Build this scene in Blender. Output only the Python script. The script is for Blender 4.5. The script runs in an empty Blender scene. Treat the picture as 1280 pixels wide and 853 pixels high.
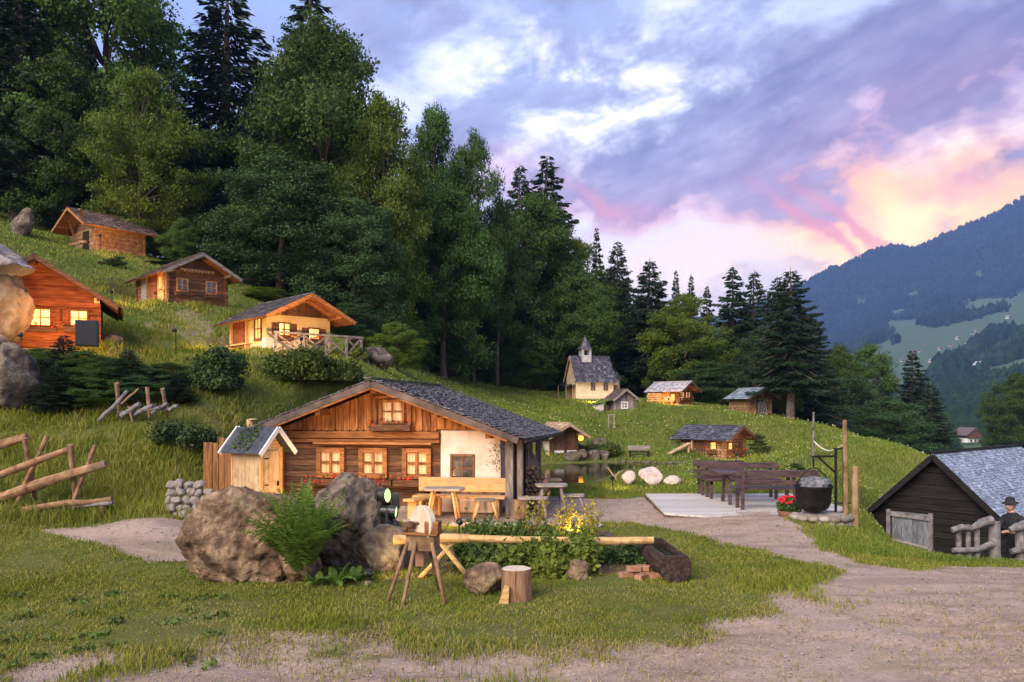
import bpy, math, random
import numpy as np
from mathutils import Vector, Matrix, noise
random.seed(7); RNG = np.random.default_rng(11)
SC = bpy.context.scene; COL = SC.collection
F, HZ, EYE = 1000.0, 508.0, 2.2
R = math.radians
def P(px, py, d): return Vector(((px-640)*d/F, d, EYE+(HZ-py)*d/F))

# ---------------------------------------------------------------- camera
cd = bpy.data.cameras.new('camera'); cam = bpy.data.objects.new('camera', cd); COL.objects.link(cam)
cam.location = (0, 0, EYE); cam.rotation_euler = (R(90), 0, 0)
cd.sensor_width = 36; cd.lens = 36*F/1280; cd.shift_y = (HZ-426.5)/1280
cd.clip_start = .1; cd.clip_end = 30000; SC.camera = cam

# ---------------------------------------------------------------- numpy value noise
def _h(i, j, s):
    n = (i.astype(np.int64)*374761393 + j.astype(np.int64)*668265263 + s*69069) & 0xffffffff
    n = ((n ^ (n >> 13))*1274126177) & 0xffffffff
    return ((n ^ (n >> 16)) & 0xffff)/65535.0
def vnoise(x, y, s=0):
    xi, yi = np.floor(x), np.floor(y); fx, fy = x-xi, y-yi
    fx = fx*fx*(3-2*fx); fy = fy*fy*(3-2*fy)
    a, b, c, d = _h(xi, yi, s), _h(xi+1, yi, s), _h(xi, yi+1, s), _h(xi+1, yi+1, s)
    return (a*(1-fx)+b*fx)*(1-fy)+(c*(1-fx)+d*fx)*fy
def fbm(x, y, o=4, s=0):
    t, a, n = 0, .5, 0
    for k in range(o):
        t = t+a*vnoise(x*2**k, y*2**k, s+k); n += a; a *= .5
    return t/n-.5

# ---------------------------------------------------------------- terrain
CP = [(0,600,14.5),(0,522,17),(0,435,21),(0,345,27),(20,287,36),(100,312,37),(165,326,36),(0,262,50),(-300,400,20),(-300,250,36),(-250,560,14),
 (60,420,22),(120,655,13),(40,640,13.3),(150,600,14.5),(170,527,17.5),(90,512,18),(150,470,20),(140,405,25),(215,385,30),(260,388,30),(210,430,24),(300,442,25),
 (370,443,25),(430,440,26),(300,350,40),(400,400,38),(250,500,19),(240,560,16),(205,640,13),(230,700,11.3),(420,470,23),(350,500,21),(310,530,19),(470,462,27),
 (470,452,32),(560,477,45),(560,500,34),(620,508,38),(700,541,33),(700,498,50),(740,500,50),(780,500,48),(780,548,35),(860,506,47),(850,543,35),(900,575,33),
 (820,578,31),(740,578,31.6),(1000,562,33),(950,519,44),(1000,527,42),(1100,551,34),(1060,541,38),(1150,573,29),(1080,604,22),(1040,612,21),(1085,655,15.5),
 (1110,690,13.2)]
pts = [tuple(P(*c)) for c in CP]
pts += [(x, y, 0) for x in (-7, -4, -1.5, 1, 3.5, 6) for y in (3, 7, 10.5)] + [(x, y, 0) for x in (-3, 0, 3, 6) for y in (14, 17)]
pts += [(-5.6, 15.2, .5), (-4.6, 15.5, .05), (-5.0, 13.6, .15), (-3.8, 12.5, .05), (-1, 20, .1), (3, 20, 0), (6, 20, 0), (2, 24, 0), (5, 24, .0), (8.5, 24, .05), (-5.1, 17.5, .15), (-5.0, 20.8, 1.2), (-3, 22, 1.3), (0, 22.5, .3), (0, 27, 1.0), (3, 28, 0), (8, 28, 0)]
pts += [(x, -12, 0) for x in (-20, -7, 0, 7, 20)] + [(-12, 5, .4), (-14, 10, .9), (-20, 12, 2.5), (10, 5, -.05), (10, 9, -.12), (14, 5, -.3), (20, 0, -.5), (25, 8, -2)]
pts += [(6.2, 12.3, -.16), (7.2, 12.2, -.2), (8.2, 12.2, -.22), (9.5, 12.3, -.4), (7.0, 15.5, -.62), (8.4, 15, -1.1), (9.6, 16, -1.45), (12, 17, -1.7), (9.3, 19.5, -1.3), (8.2, 16.5, -1.05), (8.75, 17.5, -1.35), (7.9, 16.2, -.82), (9.1, 18, -1.5), (8.1, 17.2, -.85), (10.3, 20.5, -1.6), (12, 20, -1.9), (15, 22, -2.4), (13, 25, -1.3), (18, 27, -2.6), (20, 18, -2.6),
        (8.5, 19.0, -.5), (7.3, 17.5, -.2)]
pts += [tuple(P(*c)) for c in [(857,513,42),(780,512,42),(780,498,56),(857,504,52),(700,512,42),(640,505,44),(950,519,49),(1000,527,47),(950,532,39),(900,545,38.5),(1000,546,37),(1060,548,42),(1110,562,36),(700,525,37),(780,527,38.5),(857,526,38.5)]]
pts += [(20, 38, -2), (23, 46, -4), (30, 60, -10), (40, 90, -22), (60, 60, -20), (60, 30, -9), (90, 90, -40), (90, 20, -12), (25, 75, -9), (13, 62, 1.2), (14, 90, -4),
        (-5, 62, 5.2), (-5, 100, 10), (3, 62, 3.8), (5, 100, 5), (-15, 50, 8.5), (-15, 70, 10.5), (-25, 60, 12.5), (-35, 45, 14), (-50, 70, 17), (-60, 40, 15), (-50, 110, 20), (-15, 110, 13), (-40, 20, 9), (-60, 10, 12), (-25, 0, 1.5), (40, 130, -30), (0, 130, 8)]
TP = np.array(pts, float)
def _U(r2): return np.where(r2 > 1e-12, .5*r2*np.log(np.maximum(r2, 1e-12)), 0)
_s = 10.0
_X = TP[:, :2]/_s; _n = len(TP)
_K = _U(((_X[:, None]-_X[None])**2).sum(-1)) + np.eye(_n)*.004
_Pm = np.c_[np.ones(_n), _X]
_A = np.block([[_K, _Pm], [_Pm.T, np.zeros((3, 3))]])
_W = np.linalg.solve(_A, np.r_[TP[:, 2], np.zeros(3)])

def poly_sd(poly, x, y):                                # signed distance to a polygon, negative inside
    poly = np.array(poly, float); d = np.full(x.shape, 1e9); ins = np.zeros(x.shape, bool)
    for i in range(len(poly)):
        a, b = poly[i], poly[(i+1) % len(poly)]; e = b-a
        t = np.clip(((x-a[0])*e[0]+(y-a[1])*e[1])/max(e@e, 1e-9), 0, 1)
        d = np.minimum(d, np.hypot(x-a[0]-t*e[0], y-a[1]-t*e[1]))
        c = ((a[1] > y) != (b[1] > y)) & (x < (b[0]-a[0])*(y-a[1])/(b[1]-a[1]+1e-12)+a[0])
        ins ^= c
    return np.where(ins, -d, d)
def flat(l): return [((px-640)*(2200/(py-508))/F, 2200/(py-508)) for px, py in l]
POND = flat([(590,592),(640,602),(700,608),(745,608),(768,600),(790,590),(845,587),(862,579.5),(800,578.5),(740,579),(680,581),(620,584)])
LAWN = flat([(-900,640),(100,655),(-900,655)]) 
LAWN = flat([(-1500,770),(-600,860),(-40,855),(150,825),(260,800),(330,775),(440,782),(560,800),(700,802),(820,790),(940,775),(975,748),(1045,716),(1030,703),(960,694),(905,680),(860,668),(800,658),(745,652),(640,656),(560,654),(505,652),(455,640),(330,640),(225,650),(215,668),(150,676),(105,683),(60,690),(-900,690)])
LAWN2 = flat([(60,684),(112,690),(150,705),(185,712),(215,700),(225,650),(100,620),(-900,600),(-1500,800),(-900,800),(0,760)])
BANK = flat([(985,655),(1030,680),(1075,700),(1140,709),(1175,704),(1230,700),(1290,702),(1500,706),(2500,690),(3500,560),(1500,540),(620,530),(500,560),(560,606),(640,616),(715,622),(1005,622),(1000,640)])
# the grassy bank is bounded by these on the flat; everything farther away is grass too
def grass_mask(x, y):
    """1 on turf, 0 on gravel"""
    n = fbm(x*1.3, y*1.3, 5, 3)
    w = np.clip((10.0-y)/3.2, 0, 1)
    s1 = poly_sd(LAWN, x, y) + n*(.8+3.4*w)
    s3 = poly_sd(BANK, x, y) + n*.8
    s = np.minimum(s1, s3)
    g = np.clip(.5 - s/(.22+1.5*w), 0, 1)
    lx = x/np.maximum(y, .5)
    far = np.clip((y-22.3)/.5, 0, 1)
    left = np.clip((-5.2+.0*y-x+n)/.4, 0, 1)*np.clip((y-7.2+2*n)/.8, 0, 1)
    gp = poly_sd([(-7.6, 12.6), (-6.2, 11.9), (-5.0, 11.0), (-4.1, 11.4), (-3.6, 12.6), (-4.6, 13.4), (-5.4, 13.0)], x, y)+n*.3
    bare = np.clip(-poly_sd([(-12.6, 26.5), (-9.0, 23.2), (-7.8, 24), (-9.6, 27.6), (-11.8, 29.6)], x, y)+n*2.4, 0, 1)*1.4
    tr = np.clip(.5-poly_sd([(10.0, 14), (7.0, 14.3), (5.2, 17), (9, 23), (30, 30), (40, 12), (12, 12.2)], x, y)/.3, 0, 1)
    g = np.maximum(np.maximum(np.maximum(g, far), left), tr)
    g = np.minimum(g, np.clip(.5+gp/.15, 0, 1)); g = g*(1-np.clip(bare, 0, .5))
    return g
PADS = []   # (cx, cy, hx, hy, rotz, z)
def gz_np(x, y, pads=True, rough=True):
    x = np.asarray(x, float); y = np.asarray(y, float); sh = x.shape; x = x.ravel(); y = y.ravel()
    z = np.empty(x.shape)
    for i in range(0, len(x), 20000):
        q = np.c_[x[i:i+20000], y[i:i+20000]]/_s
        z[i:i+20000] = _U(((q[:, None]-_X[None])**2).sum(-1))@_W[:_n] + _W[_n]+q@_W[_n+1:]
    if rough:
        amp = np.clip((y-12)/20, .12, 1)*np.clip(1-(y-60)/80, .3, 1)
        z += fbm(x*.5, y*.5, 4, 9)*np.where(x > -3, .14, .3)*amp + fbm(x*2.3, y*2.3, 3, 19)*.05
    if pads:
        for cx, cy, hx, hy, a, pz in PADS:
            dx, dy = x-cx, y-cy; lx = dx*math.cos(a)+dy*math.sin(a); ly = -dx*math.sin(a)+dy*math.cos(a)
            r = np.hypot(np.maximum(np.abs(lx)-hx, 0), np.maximum(np.abs(ly)-hy, 0))
            m = 1-np.clip(r/max(.5, .35*min(hx, hy)+.35), 0, 1); m = m*m*(3-2*m)
            z = z*(1-m)+pz*m
    s = poly_sd(POND, x, y); m = np.clip(.5-s/.7, 0, 1); z = z*(1-m)+m*(-.35)
    near = np.clip(1-(s-.2)/1.2, 0, 1)*(s > -.3); z = z*(1-near)+near*np.clip(z, .065, .12)
    return z.reshape(sh)
def gz(x, y): return float(gz_np(np.array([x]), np.array([y]))[0])
def on(px, d, dz=0): x = (px-640)*d/F; return Vector((x, d, gz(x, d)+dz))

# ---------------------------------------------------------------- objects and tags
def link(o, parent=None):
    COL.objects.link(o)
    if parent is not None: o.parent = parent
    return o
def tag(o, label, cat, group=None, kind=None):
    if label: o['label'] = label
    if cat: o['category'] = cat
    if group: o['group'] = group
    if kind: o['kind'] = kind
    return o
def thing(name, label, cat, loc=(0, 0, 0), rz=0, group=None):
    o = bpy.data.objects.new(name, None); o.empty_display_size = .2; link(o)
    o.location = loc; o.rotation_euler = (0, 0, rz); return tag(o, label, cat, group)
def copy_tree(o, parent=None):
    c = o.copy(); COL.objects.link(c); c.parent = parent
    for ch in list(o.children): copy_tree(ch, c)
    return c

class MB:
    def __init__(s, M=None): s.v = []; s.f = []; s.M = M
    def add(s, vs, fs):
        b = len(s.v); M = s.M
        for v in vs:
            v = Vector(v); s.v.append(tuple(M@v if M is not None else v))
        s.f += [tuple(b+i for i in f) for f in fs]; return s
    def box(s, x0, x1, y0, y1, z0, z1):
        return s.add([(x0,y0,z0),(x1,y0,z0),(x1,y1,z0),(x0,y1,z0),(x0,y0,z1),(x1,y0,z1),(x1,y1,z1),(x0,y1,z1)],
              [(0,3,2,1),(4,5,6,7),(0,1,5,4),(1,2,6,5),(2,3,7,6),(3,0,4,7)])
    def hexa(s, p): return s.add(p, [(0,3,2,1),(4,5,6,7),(0,1,5,4),(1,2,6,5),(2,3,7,6),(3,0,4,7)])
    def beam(s, p0, p1, w, h, up=(0,0,1)):
        p0, p1 = Vector(p0), Vector(p1); d = (p1-p0).normalized(); u = Vector(up)
        if abs(d.dot(u)) > .98: u = Vector((0, 1, 0))
        a = d.cross(u).normalized(); b = a.cross(d).normalized(); a *= w/2; b *= h/2
        return s.hexa([p0-a-b, p0+a-b, p1+a-b, p1-a-b, p0-a+b, p0+a+b, p1+a+b, p1-a+b])
    def tube(s, pts, rads, n=8, jit=0, cap=True):
        pts = [Vector(p) for p in pts]
        if not hasattr(rads, '__len__'): rads = [rads]*len(pts)
        vs, fs = [], []; ref = None
        for i, p in enumerate(pts):
            d = (pts[min(i+1, len(pts)-1)]-pts[max(i-1, 0)]).normalized()
            if ref is None: ref = Vector((0, 0, 1)) if abs(d.z) < .9 else Vector((1, 0, 0))
            a = d.cross(ref).normalized(); b = d.cross(a).normalized(); ref = -b.cross(d).cross(d)*-1 if False else ref
            for k in range(n):
                t = 2*math.pi*k/n; r = rads[i]*(1+jit*(random.random()-.5))
                vs.append(p+a*math.cos(t)*r+b*math.sin(t)*r)
        for i in range(len(pts)-1):
            for k in range(n):
                k2 = (k+1) % n; fs.append((i*n+k, i*n+k2, (i+1)*n+k2, (i+1)*n+k))
        if cap: fs.append(tuple(range(n-1, -1, -1))); fs.append(tuple((len(pts)-1)*n+k for k in range(n)))
        return s.add(vs, fs)
    def lathe(s, prof, n=20, c=(0,0,0), top=True):
        vs, fs = [], []; c = Vector(c)
        for r, z in prof:
            for k in range(n):
                t = 2*math.pi*k/n; vs.append(c+Vector((r*math.cos(t), r*math.sin(t), z)))
        for i in range(len(prof)-1):
            for k in range(n):
                k2 = (k+1) % n; fs.append((i*n+k, i*n+k2, (i+1)*n+k2, (i+1)*n+k))
        if prof[0][0] > 1e-4: fs.append(tuple(range(n-1, -1, -1)))
        if top and prof[-1][0] > 1e-4: fs.append(tuple((len(prof)-1)*n+k for k in range(n)))
        return s.add(vs, fs)
    def prism(s, poly, y0, y1):          # poly in (x, z), extruded in y
        n = len(poly)
        return s.add([(x, y0, z) for x, z in poly]+[(x, y1, z) for x, z in poly],
              [tuple(range(n)), tuple(range(2*n-1, n-1, -1))]+[((i+1) % n, i, n+i, n+(i+1) % n) for i in range(n)])
    def prismz(s, poly, z0, z1):         # poly in (x, y), extruded in z
        n = len(poly)
        return s.add([(x, y, z0) for x, y in poly]+[(x, y, z1) for x, y in poly],
              [tuple(range(n-1, -1, -1)), tuple(range(n, 2*n))]+[(i, (i+1) % n, n+(i+1) % n, n+i) for i in range(n)])
    def ball(s, c, r, sc=(1,1,1), n=8, m=5):
        vs, fs = [], []; c = Vector(c)
        for i in range(m+1):
            a = math.pi*i/m
            for k in range(n):
                t = 2*math.pi*k/n; vs.append(c+Vector((r*sc[0]*math.sin(a)*math.cos(t), r*sc[1]*math.sin(a)*math.sin(t), r*sc[2]*math.cos(a))))
        for i in range(m):
            for k in range(n):
                k2 = (k+1) % n; fs.append((i*n+k, (i+1)*n+k, (i+1)*n+k2, i*n+k2))
        return s.add(vs, fs)
    def build(s, name, m, parent=None, smooth=False, bevel=0):
        me = bpy.data.meshes.new(name); me.from_pydata([tuple(v) for v in s.v], [], s.f); me.materials.append(m)
        if smooth: me.polygons.foreach_set('use_smooth', [True]*len(me.polygons))
        me.update(); o = bpy.data.objects.new(name, me); link(o, parent)
        if bevel:
            b = o.modifiers.new('edge', 'BEVEL'); b.width = bevel; b.segments = 2; b.limit_method = 'ANGLE'; b.angle_limit = R(40)
        return o
def np_mesh(name, V, n_per, Fc, m, parent=None, smooth=False):
    """V (K, 3) vertices; Fc (L, n_per) faces"""
    me = bpy.data.meshes.new(name); V = np.ascontiguousarray(V, np.float32); Fc = np.ascontiguousarray(Fc, np.int32)
    me.vertices.add(len(V)); me.vertices.foreach_set('co', V.ravel())
    me.loops.add(Fc.size); me.loops.foreach_set('vertex_index', Fc.ravel())
    me.polygons.add(len(Fc)); me.polygons.foreach_set('loop_start', np.arange(0, Fc.size, n_per, dtype=np.int32))
    me.polygons.foreach_set('use_smooth', np.full(len(Fc), smooth)); me.materials.append(m)
    me.update(calc_edges=True); o = bpy.data.objects.new(name, me); link(o, parent); return o
# ---------------------------------------------------------------- materials
class NT:
    def __init__(s, nt): s.nt = nt; s.n = nt.nodes; s.l = nt.links
    def node(s, t, **kw):
        n = s.n.new(t)
        for k, v in kw.items(): setattr(n, k, v)
        return n
    def put(s, sock, v):
        if isinstance(v, bpy.types.NodeSocket): s.l.new(v, sock)
        elif v is not None: sock.default_value = v
    def m(s, op, a, b=None, c=None, clamp=False):
        n = s.node('ShaderNodeMath', operation=op, use_clamp=clamp)
        for i, v in enumerate((a, b, c)):
            if v is not None: s.put(n.inputs[i], v)
        return n.outputs[0]
    def mix(s, f, a, b, mode='MIX'):
        n = s.node('ShaderNodeMix', data_type='RGBA', blend_type=mode)
        s.put(n.inputs[0], f); s.put(n.inputs[6], col(a)); s.put(n.inputs[7], col(b)); return n.outputs[2]
    def noise(s, vec, scale, detail=4, rough=.55, dist=0):
        n = s.node('ShaderNodeTexNoise'); s.put(n.inputs['Vector'], vec); n.inputs['Scale'].default_value = scale
        n.inputs['Detail'].default_value = detail; n.inputs['Roughness'].default_value = rough; n.inputs['Distortion'].default_value = dist
        return n.outputs[0]
    def map(s, vec, sc=(1,1,1), loc=(0,0,0)):
        n = s.node('ShaderNodeMapping'); s.put(n.inputs[0], vec); n.inputs['Scale'].default_value = sc; n.inputs['Location'].default_value = loc
        return n.outputs[0]
    def ramp(s, f, stops):
        n = s.node('ShaderNodeValToRGB'); s.put(n.inputs[0], f); e = n.color_ramp.elements
        while len(e) < len(stops): e.new(.5)
        for i, (p, c) in enumerate(stops): e[i].position = p; e[i].color = col(c)
        return n.outputs[0]
    def rng(s, f, a, b, c=0, d=1):
        n = s.node('ShaderNodeMapRange'); n.clamp = True; s.put(n.inputs[0], f)
        for i, v in enumerate((a, b, c, d)): n.inputs[i+1].default_value = v
        return n.outputs[0]
def col(c):
    if isinstance(c, bpy.types.NodeSocket): return c
    if isinstance(c, (int, float)): return (c, c, c, 1)
    return tuple(c)+(1,) if len(c) == 3 else c
def new_mat(name):
    m = bpy.data.materials.new(name); m.use_nodes = True; t = NT(m.node_tree); b = m.node_tree.nodes['Principled BSDF']; return m, t, b
def surf(name, stops, scale=4, stretch=(1,1,1), detail=6, rough=.85, bump=.3, bscale=None, island=0, dirt=None, dscale=1.2, spec=.3, bdist=.02, sharp=(.3,.7), metal=0):
    m, t, b = new_mat(name)
    tc = t.node('ShaderNodeTexCoord').outputs['Object']
    isl = t.node('ShaderNodeNewGeometry').outputs['Random Per Island']
    v = tc
    if island:
        a = t.node('ShaderNodeVectorMath', operation='ADD'); t.put(a.inputs[0], tc)
        cb = t.node('ShaderNodeCombineXYZ'); t.put(cb.inputs[0], t.m('MULTIPLY', isl, 37)); t.put(cb.inputs[1], t.m('MULTIPLY', isl, 13)); t.put(a.inputs[1], cb.outputs[0]); v = a.outputs[0]
    v = t.map(v, stretch)
    f = t.noise(v, scale, detail, .6, .3); f2 = t.rng(f, *sharp)
    c = t.ramp(f2, stops)
    if dirt:
        g = t.rng(t.noise(tc, dscale, 4, .6), .5, .66); c = t.mix(t.m('MULTIPLY', g, dirt[1]), c, dirt[0])
    if island:
        k = t.rng(isl, 0, 1, 1-island, 1+island*.6); vm = t.node('ShaderNodeVectorMath', operation='SCALE'); t.put(vm.inputs[0], c); t.put(vm.inputs['Scale'], k); c = vm.outputs[0]
    t.put(b.inputs['Base Color'], c); b.inputs['Roughness'].default_value = rough; b.inputs['Specular IOR Level'].default_value = spec; b.inputs['Metallic'].default_value = metal
    if bump:
        n2 = t.noise(v, bscale or scale*3, 5, .65); bp = t.node('ShaderNodeBump'); bp.inputs['Strength'].default_value = bump; bp.inputs['Distance'].default_value = bdist
        t.put(bp.inputs['Height'], t.m('ADD', n2, f)); t.put(b.inputs['Normal'], bp.outputs[0])
    return m
def emit(name, c, s, stripes=0):
    m, t, b = new_mat(name); b.inputs['Base Color'].default_value = col([min(1, x*.8) for x in c]); b.inputs['Emission Color'].default_value = col(c); b.inputs['Emission Strength'].default_value = s
    b.inputs['Roughness'].default_value = .25
    if stripes:
        tc = t.node('ShaderNodeTexCoord').outputs['Object']
        f = t.noise(t.map(tc, (stripes, stripes, 1.2)), 1, 3); k = t.rng(f, .36, .62, .25, 1.15)
        t.put(b.inputs['Emission Strength'], t.m('MULTIPLY', k, s))
        t.put(b.inputs['Base Color'], t.mix(k, [x*.25 for x in c], [min(1, x*.8) for x in c]))
    return m
def leafmat(name, c1, c2, trans=.35, tint=.35, rough=.6):
    m, t, b = new_mat(name)
    isl = t.node('ShaderNodeNewGeometry').outputs['Random Per Island']; ob = t.node('ShaderNodeObjectInfo').outputs['Random']
    tc = t.node('ShaderNodeTexCoord').outputs['Object']
    f = t.m('ADD', t.m('MULTIPLY', isl, .6), t.rng(t.noise(tc, .8, 3), .35, .65, 0, .5), clamp=True)
    c = t.mix(f, c1, c2)
    h = t.node('ShaderNodeHueSaturation'); t.put(h.inputs['Color'], c); t.put(h.inputs['Hue'], t.rng(ob, 0, 1, .5-.05*tint, .5+.04*tint)); t.put(h.inputs['Value'], t.rng(ob, 0, 1, 1-tint, 1+tint)); h.inputs['Saturation'].default_value = 1
    b.inputs['Roughness'].default_value = rough; b.inputs['Specular IOR Level'].default_value = .25
    t.put(b.inputs['Base Color'], h.outputs[0])
    tr = t.node('ShaderNodeBsdfTranslucent'); t.put(tr.inputs[0], h.outputs[0])
    mx = t.node('ShaderNodeMixShader'); mx.inputs[0].default_value = trans
    t.l.new(b.outputs[0], mx.inputs[1]); t.l.new(tr.outputs[0], mx.inputs[2])
    t.l.new(mx.outputs[0], m.node_tree.nodes['Material Output'].inputs[0]); return m
M = {}
def WH(n, a, b, c, **k): M[n] = surf(n, [(0, a), (.5, b), (1, c)], **k)
WH('wood_orange', (.12,.042,.014), (.31,.125,.038), (.44,.205,.075), scale=3, stretch=(1,6,9), island=.45, bump=.4)
WH('wood_planks', (.12,.045,.017), (.34,.14,.045), (.47,.235,.09), scale=3, stretch=(9,6,1), island=.45, bump=.4)
WH('wood_dark', (.045,.022,.012), (.12,.058,.03), (.20,.105,.055), scale=3, stretch=(1,6,9), island=.4, bump=.4)
WH('wood_red', (.08,.022,.009), (.22,.062,.02), (.32,.11,.038), scale=2.2, stretch=(1,5,7), island=.3, bump=.35)
WH('wood_pale', (.30,.19,.10), (.48,.33,.18), (.58,.42,.25), scale=4, stretch=(8,6,1), island=.2, bump=.2, dirt=((.25,.13,.06),.6), dscale=5)
WH('wood_bench', (.40,.22,.08), (.56,.32,.13), (.62,.38,.17), scale=3, stretch=(1,9,9), island=.15, bump=.15, rough=.6)
WH('wood_grey', (.10,.085,.07), (.24,.20,.17), (.36,.31,.27), scale=3, stretch=(1,8,8), island=.35, bump=.45)
WH('wood_greyv', (.09,.075,.06), (.22,.18,.15), (.34,.29,.25), scale=3, stretch=(8,8,1), island=.35, bump=.45)
WH('wood_black', (.003,.0025,.002), (.009,.007,.006), (.026,.020,.017), scale=3, stretch=(1,7,9), island=.4, bump=.5)
WH('log_brown', (.11,.058,.03), (.24,.135,.07), (.36,.23,.13), scale=3, stretch=(2,2,2), island=.3, bump=.45)
WH('log_peeled', (.28,.14,.05), (.54,.34,.13), (.64,.44,.20), scale=3, stretch=(1,7,7), bump=.3, rough=.65, dirt=((.16,.08,.035),.55), dscale=7)
WH('log_grey', (.07,.06,.06), (.17,.155,.155), (.27,.255,.26), scale=4, stretch=(2,2,2), island=.3, bump=.4)
WH('bark', (.03,.022,.015), (.10,.07,.05), (.2,.15,.11), scale=5, stretch=(4,4,.8), bump=.8, bdist=.05)
WH('bark_pine', (.07,.05,.04), (.2,.14,.11), (.32,.24,.2), scale=4, stretch=(4,4,1), bump=.8, bdist=.05)
WH('stump_bark', (.10,.05,.025), (.26,.14,.075), (.36,.22,.13), scale=6, stretch=(6,6,.5), bump=.7, bdist=.03)
WH('bench_purple', (.03,.017,.018), (.08,.043,.042), (.14,.08,.076), scale=4, stretch=(1,8,8), island=.3, bump=.25, rough=.45, spec=.5)
WH('deck', (.38,.33,.29), (.50,.45,.40), (.58,.53,.48), scale=3, stretch=(1,9,3), island=.16, bump=.2, rough=.6)
WH('plaster', (.52,.43,.37), (.64,.55,.49), (.70,.62,.56), scale=2.5, bump=.15, dirt=((.30,.22,.15),.35), dscale=2)
WH('plaster_cream', (.50,.41,.27), (.64,.54,.38), (.70,.61,.46), scale=2.5, bump=.15, dirt=((.4,.3,.18),.3), dscale=3)
WH('plaster_yellow', (.45,.34,.16), (.62,.48,.24), (.68,.55,.31), scale=2.5, bump=.15, dirt=((.4,.26,.1),.4), dscale=3)
WH('slate', (.028,.024,.028), (.068,.062,.072), (.17,.165,.195), scale=3, island=.55, bump=.35, rough=.42, spec=.6)
WH('slate_light', (.20,.20,.23), (.34,.34,.38), (.46,.46,.50), scale=3, island=.4, bump=.3, rough=.5, spec=.5)
WH('shingle_brown', (.05,.035,.03), (.12,.085,.075), (.2,.15,.135), scale=3, island=.5, bump=.4, rough=.7)
WH('shingle_tan', (.25,.15,.09), (.42,.28,.18), (.52,.37,.25), scale=3, island=.35, bump=.3)
WH('shingle_silver', (.10,.12,.16), (.23,.27,.34), (.40,.45,.54), scale=3, island=.45, bump=.35, rough=.5, spec=.5)
WH('felt_dark', (.025,.028,.04), (.05,.055,.075), (.075,.08,.10), scale=6, bump=.2, rough=.55)
WH('rock_brown', (.065,.038,.022), (.20,.125,.075), (.42,.29,.18), scale=3.4, detail=10, bump=1, bscale=14, bdist=.06, dirt=((.07,.065,.025),.6), dscale=3.5, sharp=(.36,.62))
WH('rock_grey', (.045,.034,.025), (.13,.098,.072), (.30,.24,.18), scale=3, detail=10, bump=1, bscale=14, bdist=.06, dirt=((.06,.06,.02),.65), dscale=3, sharp=(.36,.62))
WH('rock_warm', (.14,.09,.055), (.30,.21,.14), (.44,.33,.23), scale=2.4, detail=9, bump=.8, bscale=8, bdist=.05, dirt=((.10,.08,.04),.4), dscale=1.6)
WH('rock_white', (.28,.22,.20), (.50,.43,.40), (.64,.58,.54), scale=4, detail=8, bump=.5, bscale=10, bdist=.03, dirt=((.35,.2,.12),.5), dscale=4)
WH('stone_pale', (.12,.10,.085), (.26,.22,.19), (.42,.37,.33), scale=3, island=.35, detail=8, bump=.6, bdist=.03)
WH('soil', (.05,.03,.018), (.09,.055,.035), (.14,.09,.06), scale=6, bump=.8, bdist=.03)
WH('iron', (.005,.005,.005), (.009,.0085,.0085), (.018,.015,.015), scale=8, bump=.2, rough=.6, spec=.3)
WH('plastic_black', (.012,.012,.013), (.016,.016,.018), (.022,.022,.024), scale=20, bump=.05, rough=.38, spec=.5)
WH('ash', (.05,.05,.055), (.14,.14,.15), (.30,.29,.29), scale=9, bump=.6, bdist=.04)
WH('terracotta', (.10,.045,.03), (.17,.075,.05), (.22,.10,.07), scale=6, bump=.15)
WH('cloth_white', (.60,.60,.64), (.72,.72,.76), (.80,.80,.83), scale=4, bump=.1)
WH('cloth_black', (.010,.010,.013), (.018,.018,.022), (.03,.03,.036), scale=20, bump=.2)
WH('skin', (.40,.20,.13), (.50,.27,.18), (.56,.32,.22), scale=10, bump=.05, rough=.5)
WH('brick', (.28,.12,.07), (.42,.21,.13), (.52,.30,.2), scale=6, island=.3, bump=.3)
WH('rope', (.5,.45,.33), (.62,.56,.42), (.7,.64,.5), scale=30, bump=.3)
WH('frame_brown', (.07,.03,.014), (.15,.07,.03), (.22,.11,.05), scale=6, bump=.15)
WH('frame_pale', (.30,.17,.08), (.44,.27,.13), (.52,.34,.18), scale=6, bump=.15)
WH('frame_white', (.62,.6,.56), (.72,.70,.66), (.78,.76,.72), scale=6, bump=.1)
M['lit_warm'] = emit('lit_warm', (1,.50,.15), 1.1, 9)
M['lit_amber'] = emit('lit_amber', (1,.46,.10), 1.6)
M['curtain'] = emit('curtain', (.95,.60,.32), .065, 30)
M['glass_dark'] = surf('glass_dark', [(0,(.03,.03,.035)),(.5,(.07,.065,.065)),(1,(.15,.13,.12))], scale=6, rough=.08, bump=0, spec=.6)
M['lamp_green'] = emit('lamp_green', (.55,1,.30), .62)
M['flame'] = emit('flame', (1,.33,.04), 1.8)
M['red_flower'] = leafmat('red_flower', (.55,.02,.015), (.75,.05,.04), .2, .1)
M['pink_flower'] = leafmat('pink_flower', (.6,.03,.08), (.8,.1,.14), .2, .1)
M['leaf'] = leafmat('leaf', (.035,.080,.014), (.095,.165,.028), .35, .22)
M['leaf_yellow'] = leafmat('leaf_yellow', (.065,.115,.012), (.17,.235,.028), .4, .15)
M['leaf_blue'] = leafmat('leaf_blue', (.026,.062,.020), (.068,.125,.036), .3, .22)
M['needle'] = leafmat('needle', (.010,.022,.010), (.026,.05,.020), .12, .3)
M['shrub_leaf'] = leafmat('shrub_leaf', (.045,.085,.015), (.13,.18,.03), .3, .25)
M['shrub_dark'] = leafmat('shrub_dark', (.028,.052,.015), (.07,.11,.03), .25, .25)
M['fern'] = leafmat('fern', (.08,.15,.02), (.19,.28,.04), .35, .1)
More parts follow.
